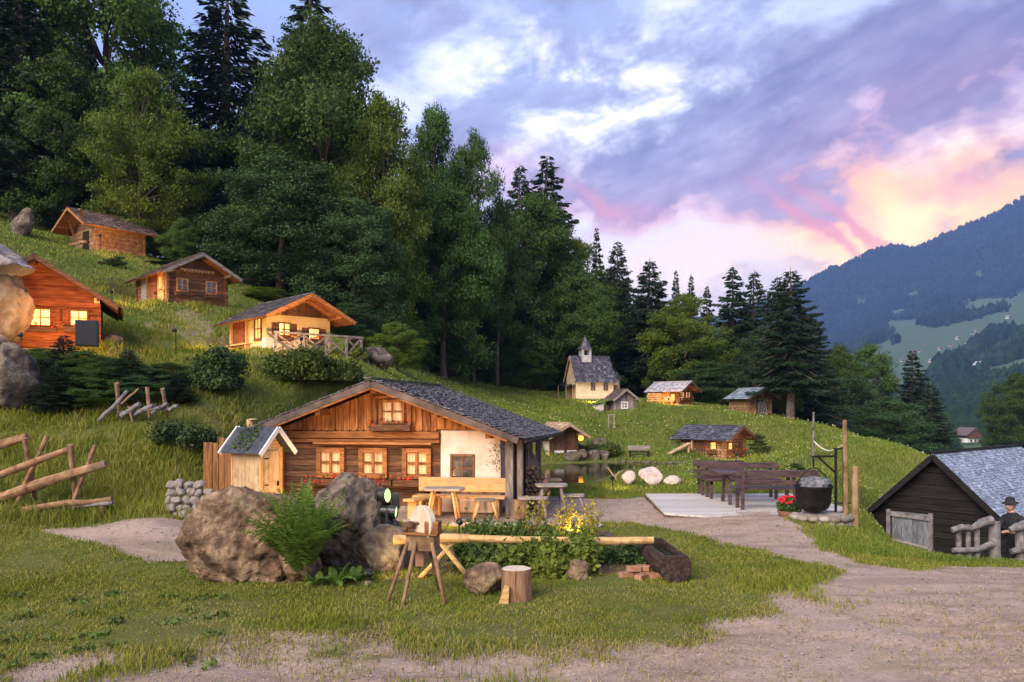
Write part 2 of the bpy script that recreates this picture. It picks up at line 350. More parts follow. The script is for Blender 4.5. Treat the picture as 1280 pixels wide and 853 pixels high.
M['yellow_leaf'] = leafmat('yellow_leaf', (.20,.22,.025), (.58,.46,.05), .35, .1)
M['stem'] = surf('stem', [(0,(.10,.06,.03)),(1,(.2,.12,.06))], scale=5, bump=0)

# grass blades: green to straw
def grassmat(name, c1, c2, c3, tr=.3):
    m, t, b = new_mat(name); g = t.node('ShaderNodeNewGeometry'); isl = g.outputs['Random Per Island']
    pos = g.outputs['Position']; n1 = t.rng(t.noise(pos, .45, 4), .38, .62); n2 = t.rng(t.noise(pos, .9, 6, .7), .38, .62)
    c = t.mix(t.m('ADD', t.m('MULTIPLY', n1, .6), t.m('MULTIPLY', isl, .4)), c1, c2); c = t.mix(t.m('MULTIPLY', n2, t.rng(isl, .2, 1)), c, c3)
    t.put(b.inputs['Base Color'], c); b.inputs['Roughness'].default_value = .6; b.inputs['Specular IOR Level'].default_value = .2
    tr_ = t.node('ShaderNodeBsdfTranslucent'); t.put(tr_.inputs[0], c); mx = t.node('ShaderNodeMixShader'); mx.inputs[0].default_value = tr
    t.l.new(b.outputs[0], mx.inputs[1]); t.l.new(tr_.outputs[0], mx.inputs[2]); t.l.new(mx.outputs[0], m.node_tree.nodes['Material Output'].inputs[0]); return m
M['grass'] = grassmat('grass', (.105,.150,.010), (.26,.275,.024), (.34,.275,.085))
M['meadow'] = grassmat('meadow', (.078,.140,.012), (.20,.262,.028), (.27,.26,.07)); M['straw'] = grassmat('straw', (.22,.18,.06), (.36,.28,.11), (.40,.33,.17), .2)

# ground: turf / gravel by the 'turf' attribute
def ground_mat():
    m, t, b = new_mat('ground'); pos = t.node('ShaderNodeNewGeometry').outputs['Position']
    at = t.node('ShaderNodeAttribute', attribute_name='turf').outputs['Fac']
    n = t.noise(pos, 3, 8, .65); nf = t.noise(pos, 34, 5, .7); nl = t.noise(pos, .5, 4)
    vor = t.node('ShaderNodeTexVoronoi'); t.put(vor.inputs['Vector'], pos); vor.inputs['Scale'].default_value = 42
    grav = t.ramp(nf, [(.25,(.18,.115,.075)),(.5,(.40,.275,.195)),(.75,(.60,.44,.32))])
    peb = t.ramp(vor.outputs['Color'], [(0,(.18,.12,.085)),(.5,(.38,.27,.20)),(1,(.56,.43,.34))])
    grav = t.mix(.5, grav, peb); grav = t.mix(t.rng(n, .45, .62, 0, .55), grav, (.26,.19,.145)); grav = t.mix(t.rng(nl, .42, .6, 0, .5), grav, (.38,.29,.25))
    turf = t.mix(t.rng(n, .35, .65), (.075,.095,.014), (.16,.16,.035)); turf = t.mix(t.rng(nl, .5, .68, 0, .6), turf, (.17,.14,.055)); turf = t.mix(t.rng(nf, .3, .7, 0, .5), turf, (.045,.06,.012))
    rut = t.noise(t.map(pos, (.35, 1.6, 1)), 1.3, 6, .6, .8); grav = t.mix(t.rng(rut, .50, .62, 0, .55), grav, (.19,.135,.105)); grav = t.mix(t.rng(t.noise(pos, 1.1, 6, .7), .52, .68, 0, .5), grav, (.22,.19,.09))
    f = t.rng(t.m('ADD', at, t.m('MULTIPLY', t.m('SUBTRACT', nf, .5), .9)), .35, .65)
    t.put(b.inputs['Base Color'], t.mix(f, grav, turf)); b.inputs['Roughness'].default_value = .9; b.inputs['Specular IOR Level'].default_value = .2
    bp = t.node('ShaderNodeBump'); bp.inputs['Strength'].default_value = .7; bp.inputs['Distance'].default_value = .03
    t.put(bp.inputs['Height'], t.m('ADD', nf, t.m('MULTIPLY', n, 1.5))); t.put(b.inputs['Normal'], bp.outputs[0]); return m
M['ground'] = ground_mat(); M['blossom_pale'] = surf('blossom_pale', [(0,(.45,.42,.15)),(1,(.55,.52,.4))], bump=0, island=.3)
def far_mat():
    m, t, b = new_mat('hills'); pos = t.node('ShaderNodeNewGeometry').outputs['Position']
    at = t.node('ShaderNodeAttribute', attribute_name='wood').outputs['Fac']
    n = t.noise(pos, .05, 6, .7); c1 = t.mix(n, (.012,.028,.012), (.03,.055,.022)); c2 = t.mix(t.noise(pos, .012, 5, .7), (.06,.10,.05), (.12,.16,.08))
    f = t.rng(t.m('ADD', at, t.m('MULTIPLY', t.m('SUBTRACT', n, .5), .5)), .42, .58)
    t.put(b.inputs['Base Color'], t.mix(f, c2, c1)); b.inputs['Roughness'].default_value = 1; b.inputs['Specular IOR Level'].default_value = .05; return m
M['hills'] = far_mat()
def water_mat():
    m, t, b = new_mat('water'); b.inputs['Base Color'].default_value = (.012,.014,.008,1); b.inputs['Roughness'].default_value = .04; b.inputs['IOR'].default_value = 1.33
    bp = t.node('ShaderNodeBump'); bp.inputs['Strength'].default_value = .12; bp.inputs['Distance'].default_value = .02
    t.put(bp.inputs['Height'], t.noise(t.node('ShaderNodeNewGeometry').outputs['Position'], 6, 3)); t.put(b.inputs['Normal'], bp.outputs[0]); return m
M['water'] = water_mat()
M['yg_leaf'] = leafmat('yg_leaf', (.12,.17,.025), (.26,.30,.06), .35, .1)
M['log_orange'] = surf('log_orange', [(0,(.10,.045,.022)),(.5,(.27,.14,.07)),(1,(.42,.26,.14))], scale=4, stretch=(1.5,1.5,1.5), island=.2, bump=.6, dirt=((.12,.10,.085),.6), dscale=5)
M['log_peeled2'] = surf('log_peeled2', [(0,(.16,.09,.045)),(.5,(.30,.18,.095)),(1,(.40,.26,.15))], scale=4, bump=.2)
WH('wood_pale_grey', (.28,.27,.27), (.42,.41,.42), (.52,.51,.52), scale=5, bump=.1)
WH('door_grey', (.05,.05,.06), (.13,.135,.15), (.22,.225,.25), scale=5, stretch=(6,6,1), island=.3, bump=.4)
M['shrub_bright'] = leafmat('shrub_bright', (.07,.11,.015), (.20,.24,.035), .35, .1)
WH('wood_mid', (.07,.033,.016), (.19,.095,.045), (.30,.165,.08), scale=3, stretch=(1,6,9), island=.4, bump=.4)
WH('rock_pale', (.16,.13,.12), (.32,.27,.25), (.46,.41,.38), scale=3, detail=9, bump=1, bscale=12, bdist=.05, dirt=((.12,.09,.06),.6), dscale=3)
# ---------------------------------------------------------------- sky, clouds, light
def build_world():
    w = bpy.data.worlds.new('World'); SC.world = w; w.use_nodes = True; t = NT(w.node_tree); t.n.clear()
    out = t.node('ShaderNodeOutputWorld')
    tc = t.node('ShaderNodeTexCoord').outputs['Generated']
    sp = t.node('ShaderNodeSeparateXYZ'); t.put(sp.inputs[0], tc); x, y, z = sp.outputs
    hyp = t.m('SQRT', t.m('ADD', t.m('MULTIPLY', x, x), t.m('MULTIPLY', y, y)))
    A = t.m('ARCTAN2', x, y); E = t.m('ARCTAN2', z, hyp)
    cb = t.node('ShaderNodeCombineXYZ'); t.put(cb.inputs[0], A); t.put(cb.inputs[1], E); ae = cb.outputs[0]
    w1 = t.m('SUBTRACT', t.noise(ae, 5, 6, .6), .5); w2 = t.m('SUBTRACT', t.noise(t.map(ae, (1,1,1), (7,3,1)), 5, 6, .6), .5)
    Aw = t.m('ADD', A, t.m('MULTIPLY', w1, .17)); Ew = t.m('ADD', E, t.m('MULTIPLY', w2, .13))
    def ang(px, py):
        u, v = (px-640)/F, (HZ-py)/F; return math.atan(u), math.atan2(v, math.hypot(1, u))
    def blob(px, py, sx, sy, rot=0, amp=1, warp=1):
        a0, e0 = ang(px, py); c, s = math.cos(R(rot)), math.sin(R(rot)); sx /= F; sy /= F
        da = t.m('SUBTRACT', Aw if warp else A, a0); de = t.m('SUBTRACT', Ew if warp else E, e0)
        p = t.m('DIVIDE', t.m('ADD', t.m('MULTIPLY', da, c), t.m('MULTIPLY', de, s)), sx)
        q = t.m('DIVIDE', t.m('SUBTRACT', t.m('MULTIPLY', de, c), t.m('MULTIPLY', da, s)), sy)
        g = t.m('EXPONENT', t.m('MULTIPLY', t.m('ADD', t.m('MULTIPLY', p, p), t.m('MULTIPLY', q, q)), -1)); return t.m('MULTIPLY', g, amp)
    def tot(l):
        r = l[0]
        for k in l[1:]: r = t.m('ADD', r, k)
        return r
    st = t.map(ae, (1.3, 3.6, 1), (2, 5, 0)); rr = t.node('ShaderNodeVectorRotate'); t.put(rr.inputs[0], ae); rr.inputs['Angle'].default_value = R(-22); rr.rotation_type = 'Z_AXIS'
    streak = t.noise(t.map(rr.outputs[0], (1.6, 6, 1)), 2.4, 7, .58, .6); fluff = t.noise(t.map(ae, (1.5, 2.5, 1), (3,1,0)), 5.0, 9, .62, .25)
    D = tot([blob(1160,20,230,60,10,1.0), blob(1010,130,270,55,14,.95), blob(900,225,150,55,0,.85), blob(975,262,95,24,-6,1.0), blob(1230,130,130,60,16,.9), blob(620,175,150,40,0,.62),
             blob(720,215,130,34,-6,.75), blob(545,30,55,30,-20,1.1), blob(676,45,38,20,0,.8), blob(480,75,60,34,0,.75), blob(790,50,120,22,12,.5), blob(740,240,60,14,-20,.7), blob(990,348,40,9,0,.5), blob(400,160,90,60,0,.3), blob(830,90,150,16,12,.5), blob(1240,215,80,18,16,.6)])
    n = t.m('ADD', t.m('MULTIPLY', t.m('SUBTRACT', streak, .5), 1.2), t.m('MULTIPLY', t.m('SUBTRACT', fluff, .5), 2.7))
    Dm = t.rng(t.m('ADD', t.m('MULTIPLY', D, .78), t.m('MULTIPLY', n, 1.25)), .04, .95)
    gen = t.m('MULTIPLY', t.rng(A, .7, 1.1), t.rng(n, -.1, .45, 0, .9)); gen2 = t.m('MULTIPLY', t.rng(A, -1.1, -.6, 1, 0), t.rng(n, -.1, .45, 0, .9))
    Dm = t.m('MAXIMUM', Dm, t.m('MAXIMUM', gen, gen2))
    base = t.ramp(t.rng(E, 0, .55), [(0,(.95,.72,.70)),(.28,(.66,.63,.80)),(.62,(.52,.58,.82)),(1,(.30,.40,.72))])
    blue = blob(250,50,260,170,0,.9,0); base = t.mix(t.m('MINIMUM', blue, 1), base, (.34,.46,.84))
    hi = t.m('MULTIPLY', t.rng(n, .10, -.35), tot([blob(800,130,240,120,0,1.0), blob(880,215,140,70,0,.9), blob(1200,200,120,50,14,.9), blob(620,120,170,100,0,.5)]))
    base = t.mix(t.m('MINIMUM', hi, 1), base, (1.2,1.2,1.28))
    white = tot([blob(880,332,200,36,0,.9), blob(820,290,120,36,0,.5), blob(1040,318,90,30,0,.5)]); base = t.mix(t.m('MINIMUM', white, .95), base, (1.15,.96,.88))
    glow = tot([blob(1118,262,125,58,8,1.25), blob(1215,270,90,38,20,.8), blob(1065,225,60,36,0,.5), blob(1075,275,70,36,-30,.8)]); base = t.mix(t.m('MINIMUM', glow, .97), base, (1.7,.92,.28))
    core = tot([blob(1118,276,80,34,16,1.0)]); base = t.mix(t.m('MINIMUM', core, .85), base, (1.9,1.25,.5))
    pinkzone = t.m('MINIMUM', tot([blob(1060,225,200,70,8,1), blob(760,262,150,36,-8,1), blob(620,215,80,26,0,.8), blob(900,285,160,32,0,.9), blob(1180,105,220,26,12,.55), blob(1000,290,80,30,-30,.8)]), 1)
    dark = t.mix(t.rng(t.noise(t.map(rr.outputs[0], (1.5, 4, 1), (5,2,0)), 7, 8, .62), .34, .66), (.20,.18,.33), (.50,.46,.66))
    dark = t.mix(t.m('MULTIPLY', blob(590,60,260,120,0,1,0), .6), dark, (.32,.38,.64))
    dark = t.mix(t.m('MULTIPLY', blob(1260,40,220,100,0,1,0), .6), dark, (.12,.09,.22))
    pk = t.m('MULTIPLY', pinkzone, t.rng(Dm, 1.0, .35, .15, 1)); dark = t.mix(pk, dark, (1.05,.34,.42))
    c = t.mix(t.m('MULTIPLY', Dm, .93), base, dark)
    arcs = tot([blob(1075,285,80,8,-36,.9), blob(1035,297,70,8,-36,.8), blob(760,245,50,8,-25,.6), blob(1115,300,60,6,-36,.45), blob(1185,232,60,16,-20,.5), blob(1010,285,60,8,-34,.5)]); c = t.mix(t.m('MINIMUM', arcs, .75), c, (1.0,.32,.36))
    low = t.rng(E, -.02, .0, 0, 1); c = t.mix(low, (.10,.12,.14), c)
    bg = t.node('ShaderNodeBackground'); t.put(bg.inputs[0], c); bg.inputs[1].default_value = SKY_CLOUD
    sky = t.node('ShaderNodeTexSky'); sky.sky_type = 'NISHITA'; sky.sun_disc = False; sky.sun_elevation = FILL_EL; sky.sun_rotation = FILL_AZ; sky.altitude = 800
    b2 = t.node('ShaderNodeBackground'); t.put(b2.inputs[0], sky.outputs[0]); b2.inputs[1].default_value = SKY_BLUE
    ad = t.node('ShaderNodeAddShader'); t.l.new(bg.outputs[0], ad.inputs[0]); t.l.new(b2.outputs[0], ad.inputs[1]); t.l.new(ad.outputs[0], out.inputs[0])
    w.cycles.sampling_method = 'MANUAL'; w.cycles.sample_map_resolution = 512
FILL_EL, FILL_AZ = R(34), R(215)
SKY_CLOUD, SKY_BLUE, HAZE = .54, .004, .00017
build_world()
sl = bpy.data.lights.new('fill_light', 'SUN'); so = bpy.data.objects.new('fill_light', sl); link(so)  # soft fill added from behind the camera's left; the sun itself has set
sl.energy = 2.2; sl.angle = R(45); sl.color = (1, .87, .72)
_d = Vector((math.sin(FILL_AZ)*math.cos(FILL_EL), math.cos(FILL_AZ)*math.cos(FILL_EL), math.sin(FILL_EL)))
so.rotation_euler = _d.to_track_quat('Z', 'Y').to_euler()
vs_ = SC.view_settings; vs_.view_transform = 'Standard'; vs_.look = 'None'; vs_.exposure = 1.4; vs_.gamma = 1; vs_.use_curve_mapping = False
SC.cycles.max_bounces = 6; SC.cycles.diffuse_bounces = 3; SC.cycles.transmission_bounces = 3; SC.cycles.transparent_max_bounces = 4; SC.cycles.volume_bounces = 0
SC.cycles.sample_clamp_indirect = 4; SC.cycles.use_denoising = True; SC.cycles.caustics_reflective = False; SC.cycles.caustics_refractive = False
def spot(loc, target, power, color=(1,.55,.2), size=R(80), blend=.8, radius=.08):
    l = bpy.data.lights.new('spot_light', 'SPOT'); o = bpy.data.objects.new('spot_light', l); link(o)
    l.energy = power; l.color = color; l.spot_size = size; l.spot_blend = blend; l.shadow_soft_size = radius
    o.location = loc; o.rotation_euler = (Vector(loc)-Vector(target)).to_track_quat('Z', 'Y').to_euler(); return o
# ---------------------------------------------------------------- pads for the huts (position of the front corner, flat building plots)
def pad(px, d, z, hx, hy, rz=0, along=0):
    x = (px-640)*d/F; PADS.append((x+math.sin(-rz)*along, d+math.cos(rz)*along, hx, hy, rz, z))
def zat(py, d): return EYE+(HZ-py)*d/F
PADS.append((-2.3, 18.9, 2.9, 2.4, R(-10), 0.0))
PADS.append((13.05, 22.3, 1.75, 3.0, R(-50), -1.95))
pad(112, 37, zat(317,37), 1.2, 1.2, R(-38), 1.2)
pad(250, 30, zat(384,30), 1.6, 1.7, R(42), 1.4)
pad(376, 25, zat(440,25), 1.3, 1.2, R(42), 1.1)
pad(60, 21.5, zat(432,21.5), 1.6, 1.2, R(8), 1.2)
pad(709, 32, zat(577,32), .8, .8, R(22), .8)
pad(735, 50, zat(501,50), 2.1, 1.1, R(0), .6)
pad(780, 42, zat(522,42), 1.0, .8, R(15), .8)
pad(857, 46, zat(507,46), 1.0, 1.0, R(40), 1)
pad(952, 44, zat(520,44), 1.0, 1.0, R(20), 1)
pad(920, 34, zat(574,34), 1.1, 1.2, R(42), .9)

# ---------------------------------------------------------------- ground sheet
def ground_sheet():
    def axis(lo, hi, n, k, mid):
        t = np.linspace(0, 1, n); a, b = math.asinh((lo-mid)/k), math.asinh((hi-mid)/k); return mid+k*np.sinh(a+(b-a)*t)
    xs = axis(-75, 95, 520, 7, 0); ys = axis(-14, 132, 520, 7, 9)
    Xg, Yg = np.meshgrid(xs, ys); Z = gz_np(Xg, Yg); tf = grass_mask(Xg, Yg)
    Z = Z+(tf-.5)*.03*(Yg < 30)+fbm(Xg*1.6, Yg*3.2, 4, 15)*.06*(tf < .5)*(Yg < 13)+fbm(Xg*6, Yg*6, 3, 5)*.03*np.clip(1-Yg/40, 0, 1)
    Vv = np.c_[Xg.ravel(), Yg.ravel(), Z.ravel()]; nx, ny = len(xs), len(ys)
    i = (np.arange(ny-1)[:, None]*nx+np.arange(nx-1)[None]).ravel(); Fc = np.c_[i, i+1, i+nx+1, i+nx]
    o = np_mesh('ground', Vv, 4, Fc, M['ground'], smooth=True); o['kind'] = 'structure'
    at = o.data.attributes.new('turf', 'FLOAT', 'POINT'); at.data.foreach_set('value', tf.ravel().astype(np.float32))
ground_sheet()
wp = MB(); wp.prismz(POND[::-1] if False else [(x*1.0, y) for x, y in flat([(585,596),(640,606),(700,612),(748,612),(772,603),(795,592),(850,588),(868,579),(800,577.5),(740,577.5),(680,579.5),(615,583)])][::-1], -.30, .03)
tag(wp.build('pond_water', M['water']), None, None, kind='structure')

# ---------------------------------------------------------------- far slopes and mountains: rows of a polar height field
def far_sheet():
    KX = [-900, 560, 900, 1000, 1040, 1060, 1090, 1120, 1145, 1180, 1230, 1280, 1400, 1800]
    rows = [(88, [700, 760, 820, 830, 830, 830, 840, 850, 860, 870, 880, 890, 900, 900]),
     (140, [620, 660, 690, 690, 690, 690, 690, 690, 690, 690, 690, 690, 690, 690]),
     (210, [560, 570, 575, 578, 578, 578, 578, 578, 578, 578, 576, 575, 570, 560]),
     (300, [530, 540, 545, 548, 550, 550, 550, 551, 551, 551, 550, 548, 540, 520]),
     (430, [520, 530, 535, 538, 539, 539, 538, 537, 535, 532, 525, 516, 500, 450]),
     (560, [515, 520, 525, 528, 530, 529, 527, 523, 518, 508, 494, 480, 455, 400]),
     (720, [510, 515, 518, 521, 522, 520, 515, 508, 500, 487, 470, 453, 425, 370]),
     (950, [500, 505, 510, 512, 510, 505, 494, 482, 470, 457, 442, 428, 400, 340]),
     (1250, [490, 495, 500, 495, 486, 474, 459, 446, 437, 427, 416, 404, 375, 320]),
     (1600, [480, 480, 480, 470, 452, 441, 427, 416, 408, 400, 390, 376, 345, 300]),
     (1900, [480, 480, 480, 468, 455, 445, 432, 424, 415, 408, 396, 382, 350, 310]),
     (2400, [460, 450, 430, 415, 405, 395, 382, 372, 366, 355, 340, 322, 280, 260]),
     (3000, [420, 410, 395, 358, 338, 330, 316, 309, 312, 295, 275, 249, 200, 200]),
     (3100, [421, 411, 396, 359, 339.5, 331, 317.5, 311, 313.5, 297, 277, 251, 202, 202]),
     (3400, [440, 430, 410, 380, 360, 350, 335, 330, 330, 315, 295, 270, 225, 225])]
    dd = np.array([r[0] for r in rows], float); tab = np.array([r[1] for r in rows], float)
    px = np.r_[np.linspace(-900, 880, 60), np.linspace(890, 1330, 420), np.linspace(1340, 1800, 40)]
    n = 300; lt = np.linspace(math.log(88), math.log(3400), n); d = np.exp(lt)
    d = np.sort(np.r_[d, [2980, 2990, 3000, 3008, 3020]]); n = len(d)
    tp = np.array([np.interp(px, KX, t) for t in tab]); ti = np.array([np.interp(np.log(d), np.log(dd), tp[:, k]) for k in range(len(px))]).T
    D = np.repeat(d[:, None], len(px), 1); PX = np.repeat(px[None], n, 0)
    X = (PX-640)*D/F; Z = EYE+(HZ-ti)*D/F
    cr = np.clip(1-abs(D-3000)/900, 0, 1)
    rel = fbm(X*.012, D*.006, 6, 31); Z = Z+rel*D*.016*np.clip((D-300)/900, 0, 1)*(1-cr*.75)
    gul = fbm((X+D*.35)*.006, (D-X*.2)*.0012, 5, 77); Z += gul*D*.06*np.clip((D-1600)/600, 0, 1)*np.clip(abs(D-3000)/500, 0, 1)
    Z += fbm(X*.09, D*.02, 2, 55)*12*cr*(D > 2900)
    # woods and meadows
    wd = fbm(X*.011, D*.009, 5, 41)*1.7
    mead = np.exp(-(((PX-1190+(ti-440)*1.4)/190)**2))*np.exp(-((ti-(452-.42*(PX-1150)*.9))/34)**2)*1.25
    mead += np.exp(-(((PX-1262)/46)**2))*np.exp(-((ti-(470-.33*(PX-1250)))/9)**2)*1.4
    for a, b, c, e in ((1143, 365, 9, 6), (1222, 338, 8, 8), (1190, 345, 7, 4), (1172, 362, 10, 5), (1075, 372, 8, 6), (1120, 395, 12, 5), (1135, 415, 30, 7)): mead += np.exp(-((PX-a)/c)**2-((ti-b)/e)**2)*1.0
    mead -= np.exp(-(((PX-1235)/60)**2))*np.exp(-((ti-(430-.62*(PX-1235)))/12)**2)*.9
    wood = np.clip(.78-mead*.8+wd*(.4+.5*np.clip(mead, 0, 1)), 0, 1); wood = np.where(D < 330, .6+wd, wood)
    Vv = np.c_[X.ravel(), D.ravel(), Z.ravel()]; nx = len(px); i = (np.arange(n-1)[:, None]*nx+np.arange(nx-1)[None]).ravel()
    o = np_mesh('mountain_slopes', Vv, 4, np.c_[i, i+1, i+nx+1, i+nx], M['hills'], smooth=True); o['kind'] = 'structure'
    o.data.attributes.new('wood', 'FLOAT', 'POINT').data.foreach_set('value', wood.ravel().astype(np.float32))
    return px, d, Z, wood
FPX, FD, FZ, FW = far_sheet()
def far_z(px, d):
    i = np.clip(np.searchsorted(FD, d)-1, 0, len(FD)-2); j = np.clip(np.searchsorted(FPX, px)-1, 0, len(FPX)-2)
    a = (d-FD[i])/(FD[i+1]-FD[i]); b = (px-FPX[j])/(FPX[j+1]-FPX[j])
    return (FZ[i, j]*(1-b)+FZ[i, j+1]*b)*(1-a)+(FZ[i+1, j]*(1-b)+FZ[i+1, j+1]*b)*a, FW[i, j]
def far_wood():
    K = 60000; px = RNG.uniform(985, 1330, K); d = np.exp(RNG.uniform(math.log(300), math.log(3060), K)); z, w = far_z(px, d)
    keep = (w > RNG.uniform(.35, .75, K)); px, d, z = px[keep], d[keep], z[keep]; x = (px-640)*d/F; k = len(x)
    h = RNG.uniform(9, 20, k)*np.clip(d/900, .55, 1.0); r = h*RNG.uniform(.16, .42, k); n = 5
    a = np.linspace(0, 2*np.pi, n, endpoint=False); ca, sa = np.cos(a), np.sin(a)
    Vv = np.zeros((k, 2*n+1, 3)); rr = r[:, None]*RNG.uniform(.75, 1.2, (k, n))
    Vv[:, :n, 0] = x[:, None]+ca*rr*.75; Vv[:, :n, 1] = d[:, None]+sa*rr*.75; Vv[:, :n, 2] = (z-1)[:, None]
    Vv[:, n:2*n, 0] = x[:, None]+ca*rr; Vv[:, n:2*n, 1] = d[:, None]+sa*rr; Vv[:, n:2*n, 2] = (z+h*RNG.uniform(.3, .65, k))[:, None]
    Vv[:, 2*n, 0] = x; Vv[:, 2*n, 1] = d; Vv[:, 2*n, 2] = z+h
    fs = []
    for q in range(n):
        q2 = (q+1) % n; fs += [(q, q2, n+q2), (q, n+q2, n+q), (n+q, n+q2, 2*n)]
    Fc = (np.array(fs)[None]+(np.arange(k)*(2*n+1))[:, None, None]).reshape(-1, 3)
    o = np_mesh('distant_forest', Vv.reshape(-1, 3), 3, Fc, M['far_tree']); tag(o, 'far-off woods of countless trees covering the valley slopes', 'forest', kind='stuff')
M['far_tree'] = surf('far_tree', [(0,(.008,.02,.010)),(.5,(.016,.034,.014)),(1,(.035,.06,.022))], scale=.02, bump=0, island=.4, rough=1, spec=.05)
far_wood()

# haze: even, pale, closed box around the whole scene
hb = MB(); hb.box(-3200, 4000, -60, 3500, -420, 1010); hz = hb.build('haze', M['ground']); hz.data.materials.clear()
hm = bpy.data.materials.new('haze'); hm.use_nodes = True; _t = hm.node_tree; _t.nodes.remove(_t.nodes['Principled BSDF'])
_v = _t.nodes.new('ShaderNodeVolumePrincipled'); _v.inputs['Color'].default_value = (.28,.46,1,1); _v.inputs['Density'].default_value = HAZE; _v.inputs['Anisotropy'].default_value = 0
_t.links.new(_v.outputs[0], _t.nodes['Material Output'].inputs['Volume']); hz.data.materials.append(hm); hz['kind'] = 'stuff'; hm.cycles.homogeneous_volume = True if hasattr(hm, 'cycles') and hasattr(hm.cycles, 'homogeneous_volume') else True

# ---------------------------------------------------------------- grass
def blades(name, x, y, h, w, m, lean=.5, zoff=0):
    z = gz_np(x, y)+zoff; k = len(x); a = RNG.uniform(0, 2*np.pi, k); la = RNG.uniform(0, 2*np.pi, k); l = h*RNG.uniform(.1, 1, k)*lean
    cx, cy = np.cos(a)*w/2, np.sin(a)*w/2; lx, ly = np.cos(la)*l, np.sin(la)*l
    V = np.zeros((k, 5, 3)); mx, my = x+lx*.3, y+ly*.3
    V[:, 0] = np.c_[x-cx, y-cy, z-.01]; V[:, 1] = np.c_[x+cx, y+cy, z-.01]; V[:, 2] = np.c_[mx+cx*.8, my+cy*.8, z+h*.6]; V[:, 3] = np.c_[mx-cx*.8, my-cy*.8, z+h*.6]; V[:, 4] = np.c_[x+lx, y+ly, z+h]
    b = (np.arange(k)*5)[:, None]; Fc = np.stack([np.c_[b, b+1, b+2], np.c_[b, b+2, b+3], np.c_[b+3, b+2, b+4]], 1).reshape(-1, 3)
    return np_mesh(name, V.reshape(-1, 3), 3, Fc, m)
BLOCK = []     # (x, y, r) keep grass off
def make_grass():
    def sample(K, d0, d1, u0=-.95, u1=.85, p=0):
        y = np.exp(RNG.uniform(math.log(d0), math.log(d1), K)); return RNG.uniform(u0, u1, K)*y, y
    def keep(x, y, extra=None):
        g = grass_mask(x, y); n = fbm(x*2.2, y*2.2, 4, 61); w = np.clip((9.6-y)/2.2, 0, 1)
        pr = g*np.clip(1.25+n*2.2-w*.85, .05, 1)
        k = RNG.uniform(0, 1, len(x)) < pr
        k &= poly_sd(POND, x, y) > .1
        for cx, cy, hx, hy, a, pz in PADS:
            dx, dy = x-cx, y-cy; lx = dx*math.cos(a)+dy*math.sin(a); ly = -dx*math.sin(a)+dy*math.cos(a); k &= ~((abs(lx) < hx*.86) & (abs(ly) < hy*.86))
        k &= poly_sd([(2.9, 15.5), (5.9, 15.5), (6.8, 19.6), (3.0, 19.6)], x, y) > 0
        for bx, by, br in BLOCK: k &= np.hypot(x-bx, y-by) > br
        return k
    x, y = sample(520000, 5.6, 22); k = keep(x, y); x, y = x[k], y[k]
    h = (.024+.034*RNG.uniform(0, 1, len(x))**1.6)*(1+fbm(x*.9, y*.9, 3, 8)*1.4); w = .0010*y*RNG.uniform(.7, 1.5, len(x))+.0015
    tuft = np.clip((fbm(x*.6, y*.6, 3, 88)-.05)*6, 0, 1); h = h*(1+tuft*.9); sl = gz_np(x, y, False, False) > .45; h = h*np.where(sl, 1.35, 1)
    tag(blades('lawn_grass', x, y, h, w, M['grass'], .9), 'short mown grass on the lawn and lower banks', 'grass', kind='stuff')
    x, y = sample(330000, 19, 62, -.8, .62); k = keep(x, y) & (gz_np(x, y, False, False) > -6); x, y = x[k], y[k]
    right = (x > -3) & (y > 27); h = np.where(right, .11, .085)*RNG.uniform(.4, 1.3, len(x))*(1+fbm(x*.5, y*.5, 3, 8)*1.2); w = .0011*y*RNG.uniform(.6, 1.5, len(x))
    tag(blades('meadow_grass', x, y, h, w, M['meadow'], .5), 'tall meadow grass on the slopes around the huts', 'grass', kind='stuff')
    x, y = sample(60000, 12.2, 30, .38, .75); g = (gz_np(x, y, False, False) < .6) & keep(x, y); x, y = x[g], y[g]
    tag(blades('bank_grass', x, y, .09*RNG.uniform(.4, 1.4, len(x)), .0011*y, M['meadow'], .6), 'long grass on the bank beside the black barn', 'grass', kind='stuff')
    x, y = sample(110000, 5.6, 9.6); n_ = fbm(x*1.7, y*1.7, 4, 33); g = grass_mask(x, y); kk = RNG.uniform(0, 1, len(x)) < np.clip(.35+n_*2+.5*(1-abs(g-.5)*2), 0, 1)*np.clip(g*1.5+.12, 0, 1); x, y = x[kk], y[kk]
    tag(blades('dry_grass', x, y, .012+.03*RNG.uniform(0, 1, len(x)), .0014*y, M['straw'], 1.4), 'dry straw-coloured grass where the lawn wears into the gravel', 'grass', kind='stuff')
    # taller wild clumps on the left slope and scattered flowers in the meadow
    k_ = 420; cy = np.exp(RNG.uniform(math.log(12.8), math.log(30), k_)); cx = RNG.uniform(-.72, -.33, k_)*cy; k2 = 90
    x = (cx[:, None]+RNG.normal(0, .16, (k_, k2))).ravel(); y = (cy[:, None]+RNG.normal(0, .16, (k_, k2))).ravel(); g = keep(x, y); x, y = x[g], y[g]
    tag(blades('wild_grass', x, y, .22*RNG.uniform(.3, 1.2, len(x)), .0011*y, M['grass'], .8), 'wild tufts of long grass on the slope below the huts', 'grass', kind='stuff')
    x, y = sample(2200, 19, 50, -.3, .6); g = keep(x, y) & (fbm(x*.3, y*.3, 3, 5) > .02); x, y = x[g], y[g]; z = gz_np(x, y)+RNG.uniform(.08, .2, len(x)); k = len(x); r = .0011*y
    V = np.stack([np.c_[x-r, y, z], np.c_[x, y-r, z+r*.4], np.c_[x+r, y, z], np.c_[x, y+r*.3, z+r]], 1); tag(np_mesh('wildflowers', V.reshape(-1, 3), 4, np.arange(k*4).reshape(-1, 4), M['blossom_pale']), 'pale wildflowers dotted through the meadow', 'flowers', kind='stuff')
